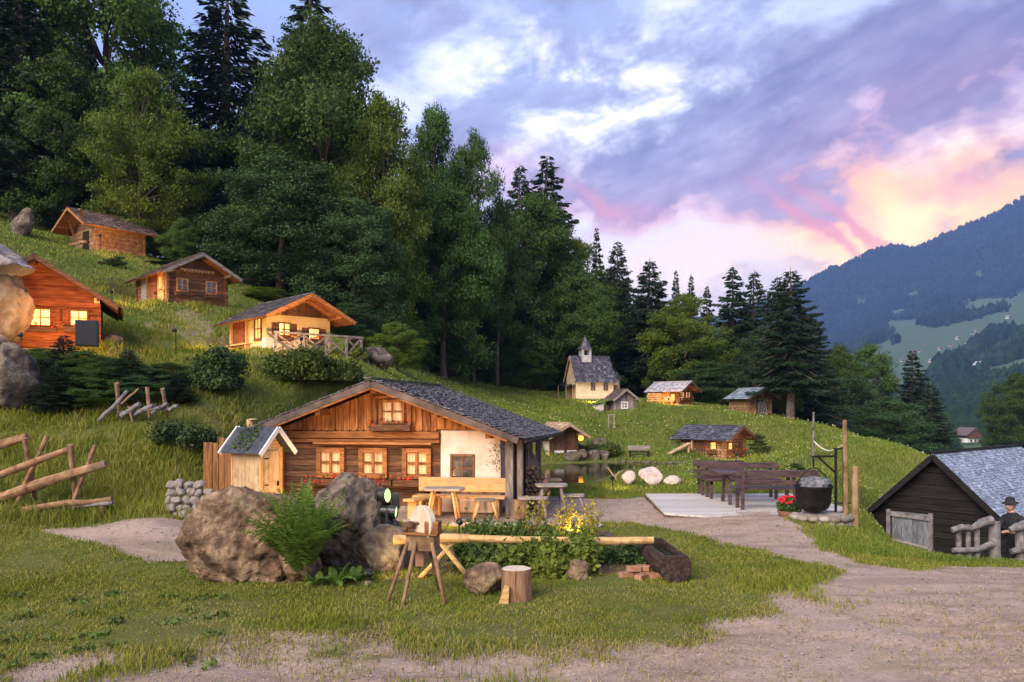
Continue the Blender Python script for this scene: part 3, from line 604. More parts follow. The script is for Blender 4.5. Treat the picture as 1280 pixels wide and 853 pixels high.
    # loose stones on the gravel
    x, y = sample(26000, 5.6, 21, -.7, .8); g = grass_mask(x, y) < .55; x, y = x[g], y[g]; k = len(x); z = gz_np(x, y)
    r = .003+.011*RNG.uniform(0, 1, k)**5+.0005*y
    o6 = np.array([(1,0,0),(-1,0,0),(0,1,0),(0,-1,0),(0,0,.7),(0,0,-.5)]); V = np.c_[x, y, z+r*.2][:, None]+o6[None]*r[:, None, None]*RNG.uniform(.6, 1.3, (k, 6, 1))
    f8 = np.array([(0,2,4),(2,1,4),(1,3,4),(3,0,4),(2,0,5),(1,2,5),(3,1,5),(0,3,5)]); Fc = (f8[None]+(np.arange(k)*6)[:, None, None]).reshape(-1, 3)
    tag(np_mesh('gravel', V.reshape(-1, 3), 3, Fc, M['stone_pale']), 'loose gravel scattered over the path and yard', 'gravel', kind='stuff')
# ---------------------------------------------------------------- building helpers
def sideM(side, w, l):
    if side == 'f': return Matrix.Identity(4)
    if side == 'l': return Matrix.Translation((-w/2, l/2, 0))@Matrix.Rotation(R(-90), 4, 'Z')
    if side == 'r': return Matrix.Translation((w/2, l/2, 0))@Matrix.Rotation(R(90), 4, 'Z')
def window(root, M4, u, z, w, h, frame='frame_brown', pane='curtain', fw=.05, out=.04, bars=(1, 1), shutters=None, box=None, fl='red_flower'):
    f = MB(M4); o = -out
    f.box(u-w/2-fw, u-w/2, o, .02, z-fw, z+h+fw); f.box(u+w/2, u+w/2+fw, o, .02, z-fw, z+h+fw)
    f.box(u-w/2, u+w/2, o+.002, .02, z+h, z+h+fw); f.box(u-w/2-fw*.6, u+w/2+fw*.6, o-.02, .02, z-fw-.004, z-.002)
    b = fw*.28
    for i in range(bars[0]): c = u-w/2+w*(i+1)/(bars[0]+1); f.box(c-b, c+b, o+.012, -.006, z, z+h)
    for i in range(bars[1]): c = z+h*(i+1)/(bars[1]+1); f.box(u-w/2, u+w/2, o+.015, -.007, c-b, c+b)
    fo = f.build('window', M[frame], root, bevel=.004)
    MB(M4).box(u-w/2-.003, u+w/2+.003, -.005, .015, z-.003, z+h+.003).build('pane', M[pane], fo)
    if shutters:
        for s in (-1, 1):
            if shutters != 'both' and shutters != s: continue
            a = u+s*(w/2+fw+.01); e = a+s*w*.55; q = MB(M4); x0, x1 = min(a, e), max(a, e)
            for k in range(3): q.box(x0+(x1-x0)*k/3+.003, x0+(x1-x0)*(k+1)/3-.003, o-.002, -.004, z-.02, z+h+.02)
            q.box(x0+.01, x1-.01, o-.016, o-.003, z+h*.15, z+h*.25); q.box(x0+.01, x1-.01, o-.016, o-.003, z+h*.75, z+h*.85)
            q.build('shutter', M[frame], fo)
    if box:
        bw = w/2+fw+box*.3; q = MB(M4); q.box(u-bw, u+bw, o-.022-.14, o-.022, z-fw-.15, z-fw-.02); bo = q.build('flower_box', M['wood_dark'], root, bevel=.006)
        g = MB(M4); r = MB(M4); n = int(46*bw/.4)
        for _ in range(n):
            c = Vector((u+random.uniform(-bw, bw)*1.06, o-.1+random.uniform(-.09, .06), z-fw-.03+random.uniform(-.1, .12))); s_ = random.uniform(.018, .038)
            a = Vector((random.gauss(0,1), random.gauss(0,1), random.gauss(0,.6))).normalized()*s_; b_ = a.cross(Vector((random.gauss(0,1), random.gauss(0,1), 1))).normalized()*s_
            g.add([c-a, c+b_*.8, c+a, c-b_*.8], [(0,1,2,3)])
        for _ in range(max(4, int(15*bw/.4))):
            c = Vector((u+random.uniform(-bw, bw)*1.06, o-.13+random.uniform(-.06, .05), z-fw-.01+random.uniform(-.07, .11))); r.ball(c, random.uniform(.018, .033), (1,1,.8), 5, 3)
        g.build('foliage', M['leaf'], bo); r.build('blossoms', M[fl], bo)
    return fo
def shingles(mb, A, B, C, D, rows, pw, th=.014, jit=.3, lift=1.5):
    """A ridge start, B ridge end, C eave end, D eave start"""
    A, B, C, D = map(Vector, (A, B, C, D)); n = (B-A).cross(D-A).normalized()
    if n.z < 0: n = -n
    L = (B-A).length; k = max(2, int(L/pw))
    for i in range(rows):
        t0, t1 = i/rows, min((i+1.3)/rows, 1.0+.02)
        cuts = [0]; 
        while cuts[-1] < 1: cuts.append(cuts[-1]+random.uniform(.6, 1.4)/k)
        cuts[-1] = 1
        for a, b in zip(cuts, cuts[1:]):
            j = random.uniform(-jit, jit)/rows; tt = t1+j if i < rows-1 else t1+abs(j)*.5; g = .004/L; a_, b_ = a+g, max(a+g*2, b-g)
            def pt(s, t): return (A+(B-A)*s)*(1-t)+(D+(C-D)*s)*t
            o0, o1 = n*(th*.1), n*(th*lift*random.uniform(.8, 1.5)); 
            p = [pt(a_, t0)+o0, pt(b_, t0)+o0, pt(b_, tt)+o1, pt(a_, tt)+o1]
            q = [v+n*th for v in p]; mb.hexa(p+q)
def roof(root, w, l, zh, rise, of, ob, os, mats, rx=0, th=.05, rows=9, pw=.16, osr=None, osl=None, shth=.014, purl=True, verge='wood_dark', under='wood_dark', name='roof', longl=0):
    """gable roof, ridge along y. slope taken from wall height zh at +-w/2"""
    sl = rise/(w/2); osr = os if osr is None else osr; osl = os if osl is None else osl
    y0, y1 = -of, l+ob; zr = zh+rise+.04
    xr, xl = w/2+osr, -w/2-osl; zrr = zr-sl*(xr-rx); zll = zr-sl*(rx-xl)
    b = MB(); b.prism([(rx, zr), (xr, zrr), (xr, zrr-th), (rx, zr-th)], y0, y1); b.prism([(rx, zr), (rx, zr-th), (xl, zll-th), (xl, zll)], y0+.001, y1-.001)
    ro = b.build(name, M[under], root)
    s = MB(); rr = rows
    shingles(s, (rx, y0-.03, zr), (rx, y1+.03, zr), (xr+.04, y1+.03, zrr-sl*.04), (xr+.04, y0-.03, zrr-sl*.04), rr, pw, shth)
    shingles(s, (rx, y0-.03, zr), (rx, y1+.03, zr), (xl-.04, y1+.03, zll-sl*.04), (xl-.04, y0-.03, zll-sl*.04), rr, pw, shth)
    s.beam((rx, y0-.04, zr+.025), (rx, y1+.04, zr+.025), .10, .03)
    s.build('shingles', M[mats], ro)
    v = MB()
    for (xa, za) in ((xr, zrr), (xl, zll)):
        for yy in (y0-.02,):
            v.beam((rx, yy, zr-.035), (xa, yy, za-.035), .03, .11, (0, 0, 1))
    v.build('verge_board', M[verge], ro)
    if purl:
        for px_ in (rx, -w/2+.05, w/2-.05):
            zz = zr-th-.06-sl*abs(px_-rx)*1.0
            pl = MB(); pl.beam((px_, y0+.04, zz), (px_, .0, zz), .08, .10); pl.build('purlin', M[verge], ro)
    return ro
def gable_poly(w, zh, rise, x0, x1, z0, z1): pass
def walls(root, w, l, zh, rise, style='log', mat='wood_dark', gmat=None, gstyle=None, ch=.13, notch=True, rx=0, sidemats=None, name='wall'):
    gmat = gmat or mat; gstyle = gstyle or style
    if style == 'log':
        b = MB(); nrow = max(3, int(round(zh/ch))); c = zh/nrow; e = .07 if notch else 0
        for i in range(nrow):
            z0, z1 = i*c+.004, (i+1)*c-.004
            for (p0, p1, wd) in (((-w/2-e, .04), (w/2+e, .04), 0), ((-w/2-e, l-.04), (w/2+e, l-.04), 0), ((-w/2+.04, -e), (-w/2+.04, l+e), 1), ((w/2-.04, -e), (w/2-.04, l+e), 1)):
                zo = c*.0; j = random.uniform(-.006, .006); t = .08
                n = 5; prof = [(-t/2, z0+c*.15), (-t/2, z1-c*.15), (-t/2+.014, z1), (t/2, z1), (t/2, z0), (-t/2+.014, z0)]
                d = Vector((p1[0]-p0[0], p1[1]-p0[1], 0)).normalized(); nn = Vector((d.y, -d.x, 0))
                if (Vector((p0[0], p0[1], 0))-Vector((0, l/2, 0))).dot(nn) < 0: nn = -nn
                ex = random.uniform(-.02, .02) if notch else 0
                va = [Vector((p0[0], p0[1], 0))-d*ex-nn*(x+j)+Vector((0,0,z+zo)) for x, z in prof]; vb = [Vector((p1[0], p1[1], 0))+d*ex-nn*(x+j)+Vector((0,0,z+zo)) for x, z in prof]
                k = len(prof); b.add(va+vb, [tuple(range(k)), tuple(range(2*k-1, k-1, -1))]+[((q+1) % k, q, k+q, k+(q+1) % k) for q in range(k)])
        wo = b.build(name, M[mat], root)
    elif style == 'plaster':
        b = MB(); b.box(-w/2, w/2, 0, l, 0, zh); wo = b.build(name, M[mat], root)
    elif style == 'boards':
        b = MB()
        for (x0, y0, x1, y1) in ((-w/2, 0, w/2, 0), (-w/2, l, w/2, l), (-w/2, 0, -w/2, l), (w/2, 0, w/2, l)):
            L = math.hypot(x1-x0, y1-y0); n = max(3, int(L/.15)); d = Vector((x1-x0, y1-y0, 0))/L
            for i in range(n):
                a = Vector((x0, y0, 0))+d*(L*i/n+.003); e = Vector((x0, y0, 0))+d*(L*(i+1)/n-.003); t = .03+random.uniform(0, .01)
                b.beam(a+Vector((0,0,zh/2)), e+Vector((0,0,zh/2)), t, zh)
        b.box(-w/2+.02, w/2-.02, .02, l-.02, 0, zh-.01); wo = b.build(name, M[mat], root)
    # gables
    for yy, s in ((0, 1), (l, -1)):
        g = MB()
        if gstyle in ('boards', 'planks'):
            n = max(6, int(w/.14))
            for i in range(n):
                x0, x1 = -w/2+w*i/n+.003, -w/2+w*(i+1)/n-.003; f = lambda x: zh+rise*(1-abs(x-rx)/(w/2 if rx == 0 else (w/2+(rx if x < rx else -rx))))
                t = .025+random.uniform(0, .012); y0, y1 = (yy-.004, yy+t) if s > 0 else (yy-t, yy)
                y0 = yy-random.uniform(.004, .014) if s > 0 else y0; za, zb = max(zh+.01, f(x0)), max(zh+.01, f(x1))
                if x0 < rx < x1: g.prism([(x0, zh-.03), (x1, zh-.03), (x1, zb), (rx, zh+rise), (x0, za)], y0, y1)
                else: g.prism([(x0, zh-.03), (x1, zh-.03), (x1, zb), (x0, za)], y0, y1)
        elif gstyle == 'log':
            n = max(2, int(rise/ch))
            for i in range(n):
                z0, z1 = zh+rise*i/n+.004, zh+rise*(i+1)/n-.004; a0, a1 = (1-(z0-zh)/rise)*w/2, max(.01, (1-(z1-zh)/rise)*w/2); y0 = yy-random.uniform(0, .008)
                g.prism([(rx-a0, z0), (rx+a0, z0), (rx+a1, z1), (rx-a1, z1)], y0 if s > 0 else yy-.07, yy+.07 if s > 0 else yy)
        else:
            g.prism([(-w/2, zh), (w/2, zh), (rx, zh+rise)], yy+(0 if s > 0 else -.08), yy+(.08 if s > 0 else 0))
        g.build('gable', M[gmat], root)
    return wo
def door(root, M4, u, z, w, h, mat='wood_dark', open_=False):
    b = MB(M4); n = max(3, int(w/.12))
    for i in range(n): b.box(u-w/2+w*i/n+.003, u-w/2+w*(i+1)/n-.003, -.02, .01, z, z+h)
    b.box(u-w/2+.02, u+w/2-.02, -.035, -.021, z+h*.2, z+h*.28); b.box(u-w/2+.02, u+w/2-.02, -.035, -.021, z+h*.74, z+h*.82)
    d = b.build('door', M[mat], root); MB(M4).box(u+w*.3, u+w*.38, -.06, -.036, z+h*.45, z+h*.53).build('handle', M['iron'], d)
    f = MB(M4); f.box(u-w/2-.05, u-w/2, -.045, .01, z, z+h+.05); f.box(u+w/2, u+w/2+.05, -.045, .01, z, z+h+.05); f.box(u-w/2, u+w/2, -.044, .01, z+h, z+h+.05); f.build('door_frame', M[mat], root)

def rock(name, label, loc, size, seed, mat, rz=0, sub=4, planes=7, cat='rock', group=None, rough=.10, parent=None, sink=.25, tilt=0):
    import bmesh
    bm = bmesh.new(); bmesh.ops.create_icosphere(bm, subdivisions=sub, radius=1); rs = random.Random(seed); so_ = Vector((seed*3.1, seed*1.7, seed*.9))
    planes += 3; cuts = [(Vector((rs.gauss(0,1), rs.gauss(0,1), rs.gauss(0,.7))).normalized(), rs.uniform(.55, .85)) for _ in range(planes)]
    for v in bm.verts:
        p = v.co.copy()
        for n_, d_ in cuts:
            e = p.dot(n_)-d_
            if e > 0: p -= n_*e*.88
        q = p*1.3+so_; p += p.normalized()*(noise.noise(q)*.22+(.35-abs(noise.noise(q*2.4)))*rough*1.3+(.3-abs(noise.noise(q*5.5)))*rough*.7+((.3-abs(noise.noise(q*12)))*rough*.38+noise.noise(q*28)*rough*.12 if sub > 4 else 0))
        v.co = Vector((p.x*size[0], p.y*size[1], p.z*size[2]))
    me = bpy.data.meshes.new(name); bm.to_mesh(me); bm.free(); me.materials.append(M[mat]); me.polygons.foreach_set('use_smooth', [True]*len(me.polygons))
    o = bpy.data.objects.new(name, me); link(o, parent); o.location = Vector(loc)+Vector((0, 0, size[2]*(1-2*sink)*1.0)); o.rotation_euler = (0, tilt, rz)
    if parent is None: tag(o, label, cat, group)
    return o

# ---------------------------------------------------------------- main house
def main_house():
    rt = thing('log_house', 'large timber log house with white plastered corner and wide shallow slate roof behind the bench', 'house', (-2.72, 16.95, 0), R(-10))
    w, l, zh, rise = 4.9, 4.3, 1.72, .84; xl, xr = -2.35, 2.55
    # stone footing
    MB().box(xl-.05, xr+.02, -.03, l, -.3, .10).build('footing', M['stone_pale'], rt, bevel=.02)
    b = MB(); nr = 12; c = 1.42/nr
    for i in range(nr):       # squared logs with a dark joint
        z0, z1 = .1+i*c+.004, .1+(i+1)*c-.004; j = random.uniform(0, .012)
        b.box(xl+.1, 1.27, -.0-j, .12, z0, z1); b.box(xl, xl+.1, 0, l, z0, z1); b.box(xr-.1, xr, 1.0, l, z0, z1); b.box(xl+.1, xr-.1, l-.1, l, z0, z1)
    b.box(xl+.12, xr-.12, .1, l-.12, .1, 1.5); b.build('wall', M['wood_dark'], rt)
    # white masonry corner
    q = MB(); q.box(1.27, xr, -.10, 1.0, 0, 1.70); q.build('plastered_corner', M['plaster'], rt, bevel=.02)
    # left porch recess posts and door
    p = MB(); p.box(xl-.10, xl+.02, -.62, -.50, 0, 1.62); p.build('post', M['wood_orange'], rt, bevel=.01)
    p = MB(); p.box(xl+.0, xl+.13, -.10, -.02, 0, 1.55); p.build('post', M['wood_orange'], rt, bevel=.01)
    # beams
    be = MB(); be.beam((xl-.25, -.13, 1.60), (1.26, -.13, 1.60), .14, .15); be.build('beam', M['wood_orange'], rt, bevel=.012)
    be = MB(); be.beam((xl-.05, -.10, 1.47), (1.26, -.10, 1.47), .10, .08); be.beam((-1.5, -.19, 1.42), (1.1, -.19, 1.42), .07, .05); be.build('beam', M['wood_orange'], rt, bevel=.01)
    # upper gable of upright boards, scalloped lower ends
    g = MB(); n = 32; zr = zh+.98
    slope = .375
    for i in range(n):
        x0, x1 = xl-.1+(xr+.08-xl+.1)*i/n, xl-.1+(xr+.08-xl+.1)*(i+1)/n; xm = (x0+x1)/2; x0 += .004; x1 -= .004
        if abs(xm) < .30: zt0 = zr
        f = lambda x: zr-.12-slope*abs(x); t = random.uniform(.0, .022)
        zb = 1.70+(.02 if xm > 1.2 else 0)
        if f(x0) < zb+.03 and f(x1) < zb+.03: continue
        za, zc = max(zb+.01, f(x0)), max(zb+.01, f(x1))
        poly = [(x0, zb), (xm, zb-.035), (x1, zb), (x1, zc)]+([(0, zr-.12)] if x0 < 0 < x1 else [])+[(x0, za)]
        if xm > 1.2: poly = [(x0, zb), (x1, zb), (x1, zc)]+([(0, zr-.12)] if x0 < 0 < x1 else [])+[(x0, za)]
        g.prism(poly, -.12-t, -.06)
        if i % 2 == 0 and xm < 2.0 and abs(xm-.33) > .3:
            g.prism([(x0-.012, zb+.03), (x0+.02, zb+.03), (x0+.02, max(zb+.05, f(x0)-.02)), (x0-.012, max(zb+.05, f(x0)-.02))], -.16, -.121-.022)
    g.box(xl, xr, -.055, l, 1.62, 1.75); g.build('gable', M['wood_planks'], rt)
    # frame posts round the upper window
    f = MB(); 
    for xx in (-.13, .62): f.box(xx-.045, xx+.045, -.20, -.15, 1.72, 2.42)
    f.box(-.17, .66, -.202, -.148, 2.36, 2.42); f.build('window_surround', M['wood_planks'], rt, bevel=.008)
    I = Matrix.Translation((0, -.145, 0)); W0 = Matrix.Translation((0, -.012, 0))
    window(rt, I, .245, 1.90, .42, .38, 'wood_planks', 'curtain', fw=.06, out=.05, bars=(1, 1), box=.6)
    for u in (-1.17, -.22, .74):
        window(rt, W0, u, .78, .43, .44, 'wood_orange', 'curtain', fw=.10, out=.07, bars=(1, 1), box=.5)
    window(rt, Matrix.Translation((0, -.10, 0)), 1.74, .68, .42, .48, 'frame_brown', 'glass_dark', fw=.05, out=.03, bars=(1, 1))
    # wall edge beads between windows
    # roof
    y0, y1 = -.72, l+.35; sl = .375; Xr, Xl = 3.02, -2.78; zz = lambda x: zr-sl*abs(x)
    rb = MB(); rb.prism([(0, zr), (Xr, zz(Xr)), (Xr, zz(Xr)-.05), (0, zr-.05)], y0, y1); rb.prism([(0, zr), (0, zr-.05), (Xl, zz(Xl)-.05), (Xl, zz(Xl))], y0+.001, y1-.001)
    ro = rb.build('roof', M['wood_planks'], rt)
    s = MB(); shingles(s, (0, y0-.08, zr+.03), (0, y1+.05, zr+.03), (Xr+.22, y1+.05, zz(Xr+.22)+.03), (Xr+.10, y0-.08, zz(Xr+.10)+.03), 27, .11, .014, .45, 1.7)
    shingles(s, (0, y0-.08, zr+.03), (0, y1+.05, zr+.03), (Xl-.08, y1+.05, zz(Xl-.08)+.03), (Xl-.08, y0-.08, zz(Xl-.08)+.03), 24, .12, .014, .45, 1.7)
    for k in range(5): s.beam((-.06+k*.03, y0-.1+k*1.1, zr+.075), (.02, y0+1.0+k*1.1, zr+.07), .16, .025)
    s.build('slates', M['slate'], ro)
    for sx, X in ((1, Xr), (-1, Xl)):
        v = MB(); v.beam((0, y0-.055, zr-.045), (X, y0-.055, zz(X)-.045), .04, .13); v.build('verge_board', M['shingle_brown'], ro, bevel=.006)
        v = MB(); v.beam((0, y0-.02, zr-.115), (X*.93, y0-.02, zz(X*.93)-.115), .09, .07); v.build('rafter', M['wood_orange'], ro, bevel=.006)
    for xx in (-2.3, -1.2, 0, 1.3, 2.4):
        v = MB(); v.beam((xx, y0+.05, zz(xx)-.17), (xx, .2, zz(xx)-.17), .12, .14); v.build('purlin', M['wood_orange'], ro, bevel=.01)
    gt = MB(); gt.tube([(Xr+.16, y0-.05, zz(Xr)-.07), (Xr+.24, y1, zz(Xr)-.07)], .05, 8); gt.build('gutter', M['iron'], ro, smooth=True)
    # open timber porch on the right flank
    for (px_, py_, s_) in ((2.78, -.35, .16), (2.98, -.28, .12), (2.80, 1.6, .13), (2.80, 3.6, .13)):
        p = MB(); p.box(px_-s_/2, px_+s_/2, py_-s_/2, py_+s_/2, -.1, zz(px_)-.06); p.build('post', M['wood_greyv'], rt, bevel=.012)
    p = MB()
    for k in range(5): p.box(2.62+k*.085, 2.70+k*.085, .02, .05, 0, 1.5)
    p.build('board_screen', M['wood_black'], rt)
    # carved dots along gable: none
main_house()

# things around the house front
def grp_house_front():
    # long bench with backrest
    b = thing('bench', 'long pale wooden bench with solid backrest against the white house wall', 'bench', (-1.05, 16.22, 0), R(-10))
    MB().box(-.92, .92, .16, .20, .45, .74).build('backrest', M['wood_bench'], b, bevel=.008)
    MB().box(-.95, .95, -.20, .16, .35, .395).build('seat', M['wood_bench'], b, bevel=.008)
    for x in (-.8, .8):
        MB().box(x-.03, x+.03, -.14, .15, 0, .349).build('leg', M['wood_bench'], b, bevel=.005)
    b = thing('bench', 'short pale bench without backrest set endwise left of the round-legged table', 'bench', (-1.72, 15.85, 0), R(60))
    MB().box(-.55, .55, -.13, .13, .36, .41).build('seat', M['wood_bench'], b, bevel=.008)
    for x in (-.4, .4): MB().box(x-.04, x+.04, -.1, .1, 0, .359).build('leg', M['wood_bench'], b, bevel=.005)
    def rustic(name, label, cat, loc, rz, w, dpt, h, mt, ml, th=.05, splay=.1, spread=.8):
        o = thing(name, label, cat, loc, rz); rs = random.Random(len(label)); n = 14
        poly = [(w/2*math.copysign(abs(math.cos(t))**.5, math.cos(t))*rs.uniform(.94, 1.03), dpt/2*math.copysign(abs(math.sin(t))**.5, math.sin(t))*rs.uniform(.92, 1.05)) for t in [2*math.pi*(i+.5)/n for i in range(n)]]
        MB().prismz(poly, h-th, h).build('top' if cat == 'table' else 'seat', M[mt], o, bevel=.008)
        for sx in (-1, 1):
            for sy in (-1, 1):
                MB().tube([(sx*w/2*spread*.78, sy*dpt*.28, h-th-.001), (sx*(w/2*spread*.78+splay), sy*(dpt*.28+splay*.5), 0)], [.032, .026], 7).build('leg', M[ml], o, smooth=True)
        return o
    rustic('table', 'rustic plank table with dark slab top in front of the pale bench', 'table', (-1.33, 15.55, 0), R(-4), .82, .55, .62, 'wood_grey', 'wood_bench', spread=.6)
    rustic('stool', 'low pale wooden stool with four splayed legs beside the right post of the house', 'stool', (-.52, 15.6, 0), R(8), .42, .26, .40, 'wood_grey', 'wood_bench')
    rustic('bench', 'grey slab bench beside the chopping block right of the house post', 'bench', (.42, 15.9, 0), R(-3), .62, .28, .40, 'wood_grey', 'wood_grey', spread=.75)
    rustic('table', 'grey weathered slab table on thick legs outside the firewood pile', 'table', (.80, 16.3, 0), R(3), .66, .5, .62, 'wood_grey', 'wood_greyv', spread=.7)
    rustic('stool', 'small grey plank stool standing at the edge of the gravel path', 'stool', (1.25, 16.4, 0), R(-5), .48, .3, .40, 'wood_grey', 'wood_greyv')
    rustic('table', 'pale board table behind the firewood pile', 'table', (.90, 18.6, 0), R(5), .5, .45, .52, 'wood_pale', 'wood_greyv')
    o = MB(); o.tube([(0,0,0),(0,0,.36)], [.15, .145], 14, jit=.05); o = o.build('chopping_block', M['log_brown'], None); o.location = (.17, 15.75, 0); tag(o, 'upright log block at the foot of the right house post', 'log')
    # firewood
    fw = thing('firewood_stack', 'stack of split firewood beside the house porch', 'firewood', (.40, 17.3, 0), R(-4)); k = 0
    for r_ in range(10):
        for q in range(7-(r_ > 7)*2):
            x = -.30+q*.105+.05*(r_ % 2)+random.uniform(-.012, .012); z = .05+r_*.092+random.uniform(-.008, .008); e = random.uniform(-.04, .03); y1 = -.22+e
            MB().tube([(x, y1, z), (x+random.uniform(-.01, .01), y1+.40, z)], random.uniform(.042, .056), random.choice([3, 4, 5, 5]), jit=.35).build('log', M[random.choice(['log_peeled2', 'brick', 'log_brown', 'wood_bench'])], fw)
    rock('rock', 'dark mossy boulder heaped behind the firewood stack', (.32, 18.6, .5), (.38, .35, .42), 71, 'rock_grey', sub=4, sink=.1)
    # white cloth hanging at the porch
    c = MB(); n = 9; vs = []
    for i in range(n):
        for j in range(7):
            z = 1.62-i*.075; s_ = i/(n-1); vs.append((.0+.15*s_*(j/6)+.02*math.sin(j*2.1)+.03, .05*math.sin(j*1.7+i*.3), z-.05*abs(j-3)/3*s_))
    fs = [(i*7+j, i*7+j+1, (i+1)*7+j+1, (i+1)*7+j) for i in range(n-1) for j in range(6)]
    c.add(vs, fs); co = c.build('hanging_cloth', M['cloth_white'], None, smooth=True); co.location = (.06, 17.8, 0); sm = co.modifiers.new('thick', 'SOLIDIFY'); sm.thickness = .012
    tag(co, 'folded white cloth hanging at the right side of the house porch', 'cloth')
    # greenery at the corner
    hp = MB(); hs = random.Random(5)
    for _ in range(420):
        t = hs.random(); c_ = Vector((hs.gauss(0, .10), hs.gauss(0, .08), -t*.55+hs.gauss(0,.03))); a = Vector((hs.gauss(0,1), hs.gauss(0,1), hs.gauss(-.5,.6))).normalized()*.05; b_ = a.cross(Vector((hs.gauss(0,1),0,1))).normalized()*.010
        hp.add([c_-b_, c_+a, c_+b_], [(0,1,2)])
    ho = hp.build('hanging_greenery', M['shrub_dark'], None); ho.location = (-.27, 16.15, 1.45); tag(ho, 'bunch of conifer twigs hung at the white corner of the house', 'greenery')
grp_house_front()

def outhouse():
    rt = thing('outhouse', 'small pale plank outhouse with dark felt gable roof left of the log house', 'outhouse', (-4.50, 14.2, .1), R(-24))
    # front with door faces right-forward; side panel faces camera
    w, l, zh, rise = .50, .66, 1.28, .30
    rt.rotation_euler = (0, 0, R(62)); rt.location = (-4.22, 14.0, .20)
    b = MB(); b.box(-w/2, w/2, 0, l, -.3, zh); b.build('wall', M['wood_pale'], rt, bevel=.006)
    g = MB(); g.prism([(-w/2, zh+.0005), (w/2, zh+.0005), (0, zh+rise)], .002, .06); g.prism([(-w/2, zh+.0005), (w/2, zh+.0005), (0, zh+rise)], l-.06, l); g.build('gable', M['wood_bench'], rt)
    for y in (-.02, l):
        for s in (-1, 1):
            MB().box(s*w/2-(.05 if s > 0 else 0)-.0+(.01 if s > 0 else -.01), s*w/2+(.05 if s < 0 else 0)+(.01 if s > 0 else -.01), y, y+.03, 0, zh).build('corner_board', M['wood_bench'], rt)
    I = Matrix.Identity(4)
    d = MB(); 
    for i in range(3): d.box(-.17+i*.115, -.058+i*.115, -.022, -.003, .08, 1.22)
    do = d.build('door', M['wood_pale'], rt); MB().box(.12, .15, -.05, -.023, .6, .68).build('handle', M['iron'], do); 
    for z in (.25, .62, 1.08): MB().box(-.175, -.08, -.030, -.0225, z, z+.02).build('hinge', M['iron'], do)
    sl = 1.05; y0, y1 = -.17, l+.12; zr = zh+rise+.05; X = .40
    r = MB(); r.prism([(0, zr), (X, zr-X*sl), (X, zr-X*sl-.03), (0, zr-.035)], y0, y1); r.prism([(0, zr), (0, zr-.035), (-X, zr-X*sl-.03), (-X, zr-X*sl)], y0, y1-.001); ro = r.build('roof', M['felt_dark'], rt)
    for yy in (y0-.015, y1+.015):
        for s in (-1, 1): MB().beam((0, yy, zr-.01), (s*(X+.03), yy, zr-(X+.03)*sl-.01), .028, .08).build('verge_board', M['frame_white'], ro, bevel=.004)
    c = MB(); c.tube([(.08, .50, zr-.25), (.08, .60, zr+.13)], .06, 12); c.lathe([(.075, 0), (.075, .02)], 12, (.08, .50, zr+.13)); c.build('vent_pipe', M['wood_pale'], ro, smooth=False)
    # ivy twigs on roof / side
    iv = MB(); hs = random.Random(9)
    for _ in range(260):
        x = hs.uniform(-X, -.02); c_ = Vector((x, hs.uniform(.15, .62), zr-abs(x)*sl+.03+hs.random()*.05)); a = Vector((hs.gauss(0,1), hs.gauss(0,1), hs.gauss(0,.5))).normalized()*.03; b_ = a.cross(Vector((0,hs.gauss(0,1),1))).normalized()*.018
        iv.add([c_-a, c_+b_, c_+a, c_-b_], [(0,1,2,3)])
    io = iv.build('creeper', M['shrub_leaf'], None); io.matrix_world = Matrix.Translation(rt.location)@Matrix.Rotation(R(62), 4, 'Z'); tag(io, 'leafy creeper sprawling over the dark roof of the outhouse', 'creeper')
outhouse()
def board_screen():
    o = thing('board_fence', 'upright brown board screen just left of the outhouse', 'fence', (-5.68, 14.75, .35), R(2))
    x = 0
    for i in range(5):
        w = random.uniform(.10, .18); MB().box(x, x+w-.006, -random.uniform(.01,.03), .02, -.3, 1.22+random.uniform(-.05,.06)-.04*i*0).build('board', M['wood_planks'], o, bevel=.004); x += w
board_screen()
# ---------------------------------------------------------------- the small huts on the slope
def site(px, d, py, rz): 
    z = zat(py, d); return Vector(((px-640)*d/F, d, z)), rz
def footing(rt, w, l, h=.5, mat='stone_pale', n=26):
    b = MB(); rs = random.Random(int(w*100))
    for i in range(n):
        s = rs.choice('flr'); t = rs.uniform(-.5, .5); r_ = rs.uniform(.07, .13)
        p = (t*w, -.02, rs.uniform(-.12, .06)) if s == 'f' else ((-w/2-.02 if s == 'l' else w/2+.02), (t+.5)*l, rs.uniform(-.12, .06)); b.ball(p, r_, (1.3, 1.2, .8), 7, 4)
    b.box(-w/2+.03, w/2-.03, .03, l-.03, -h, .02); return b.build('footing', M[mat], rt)

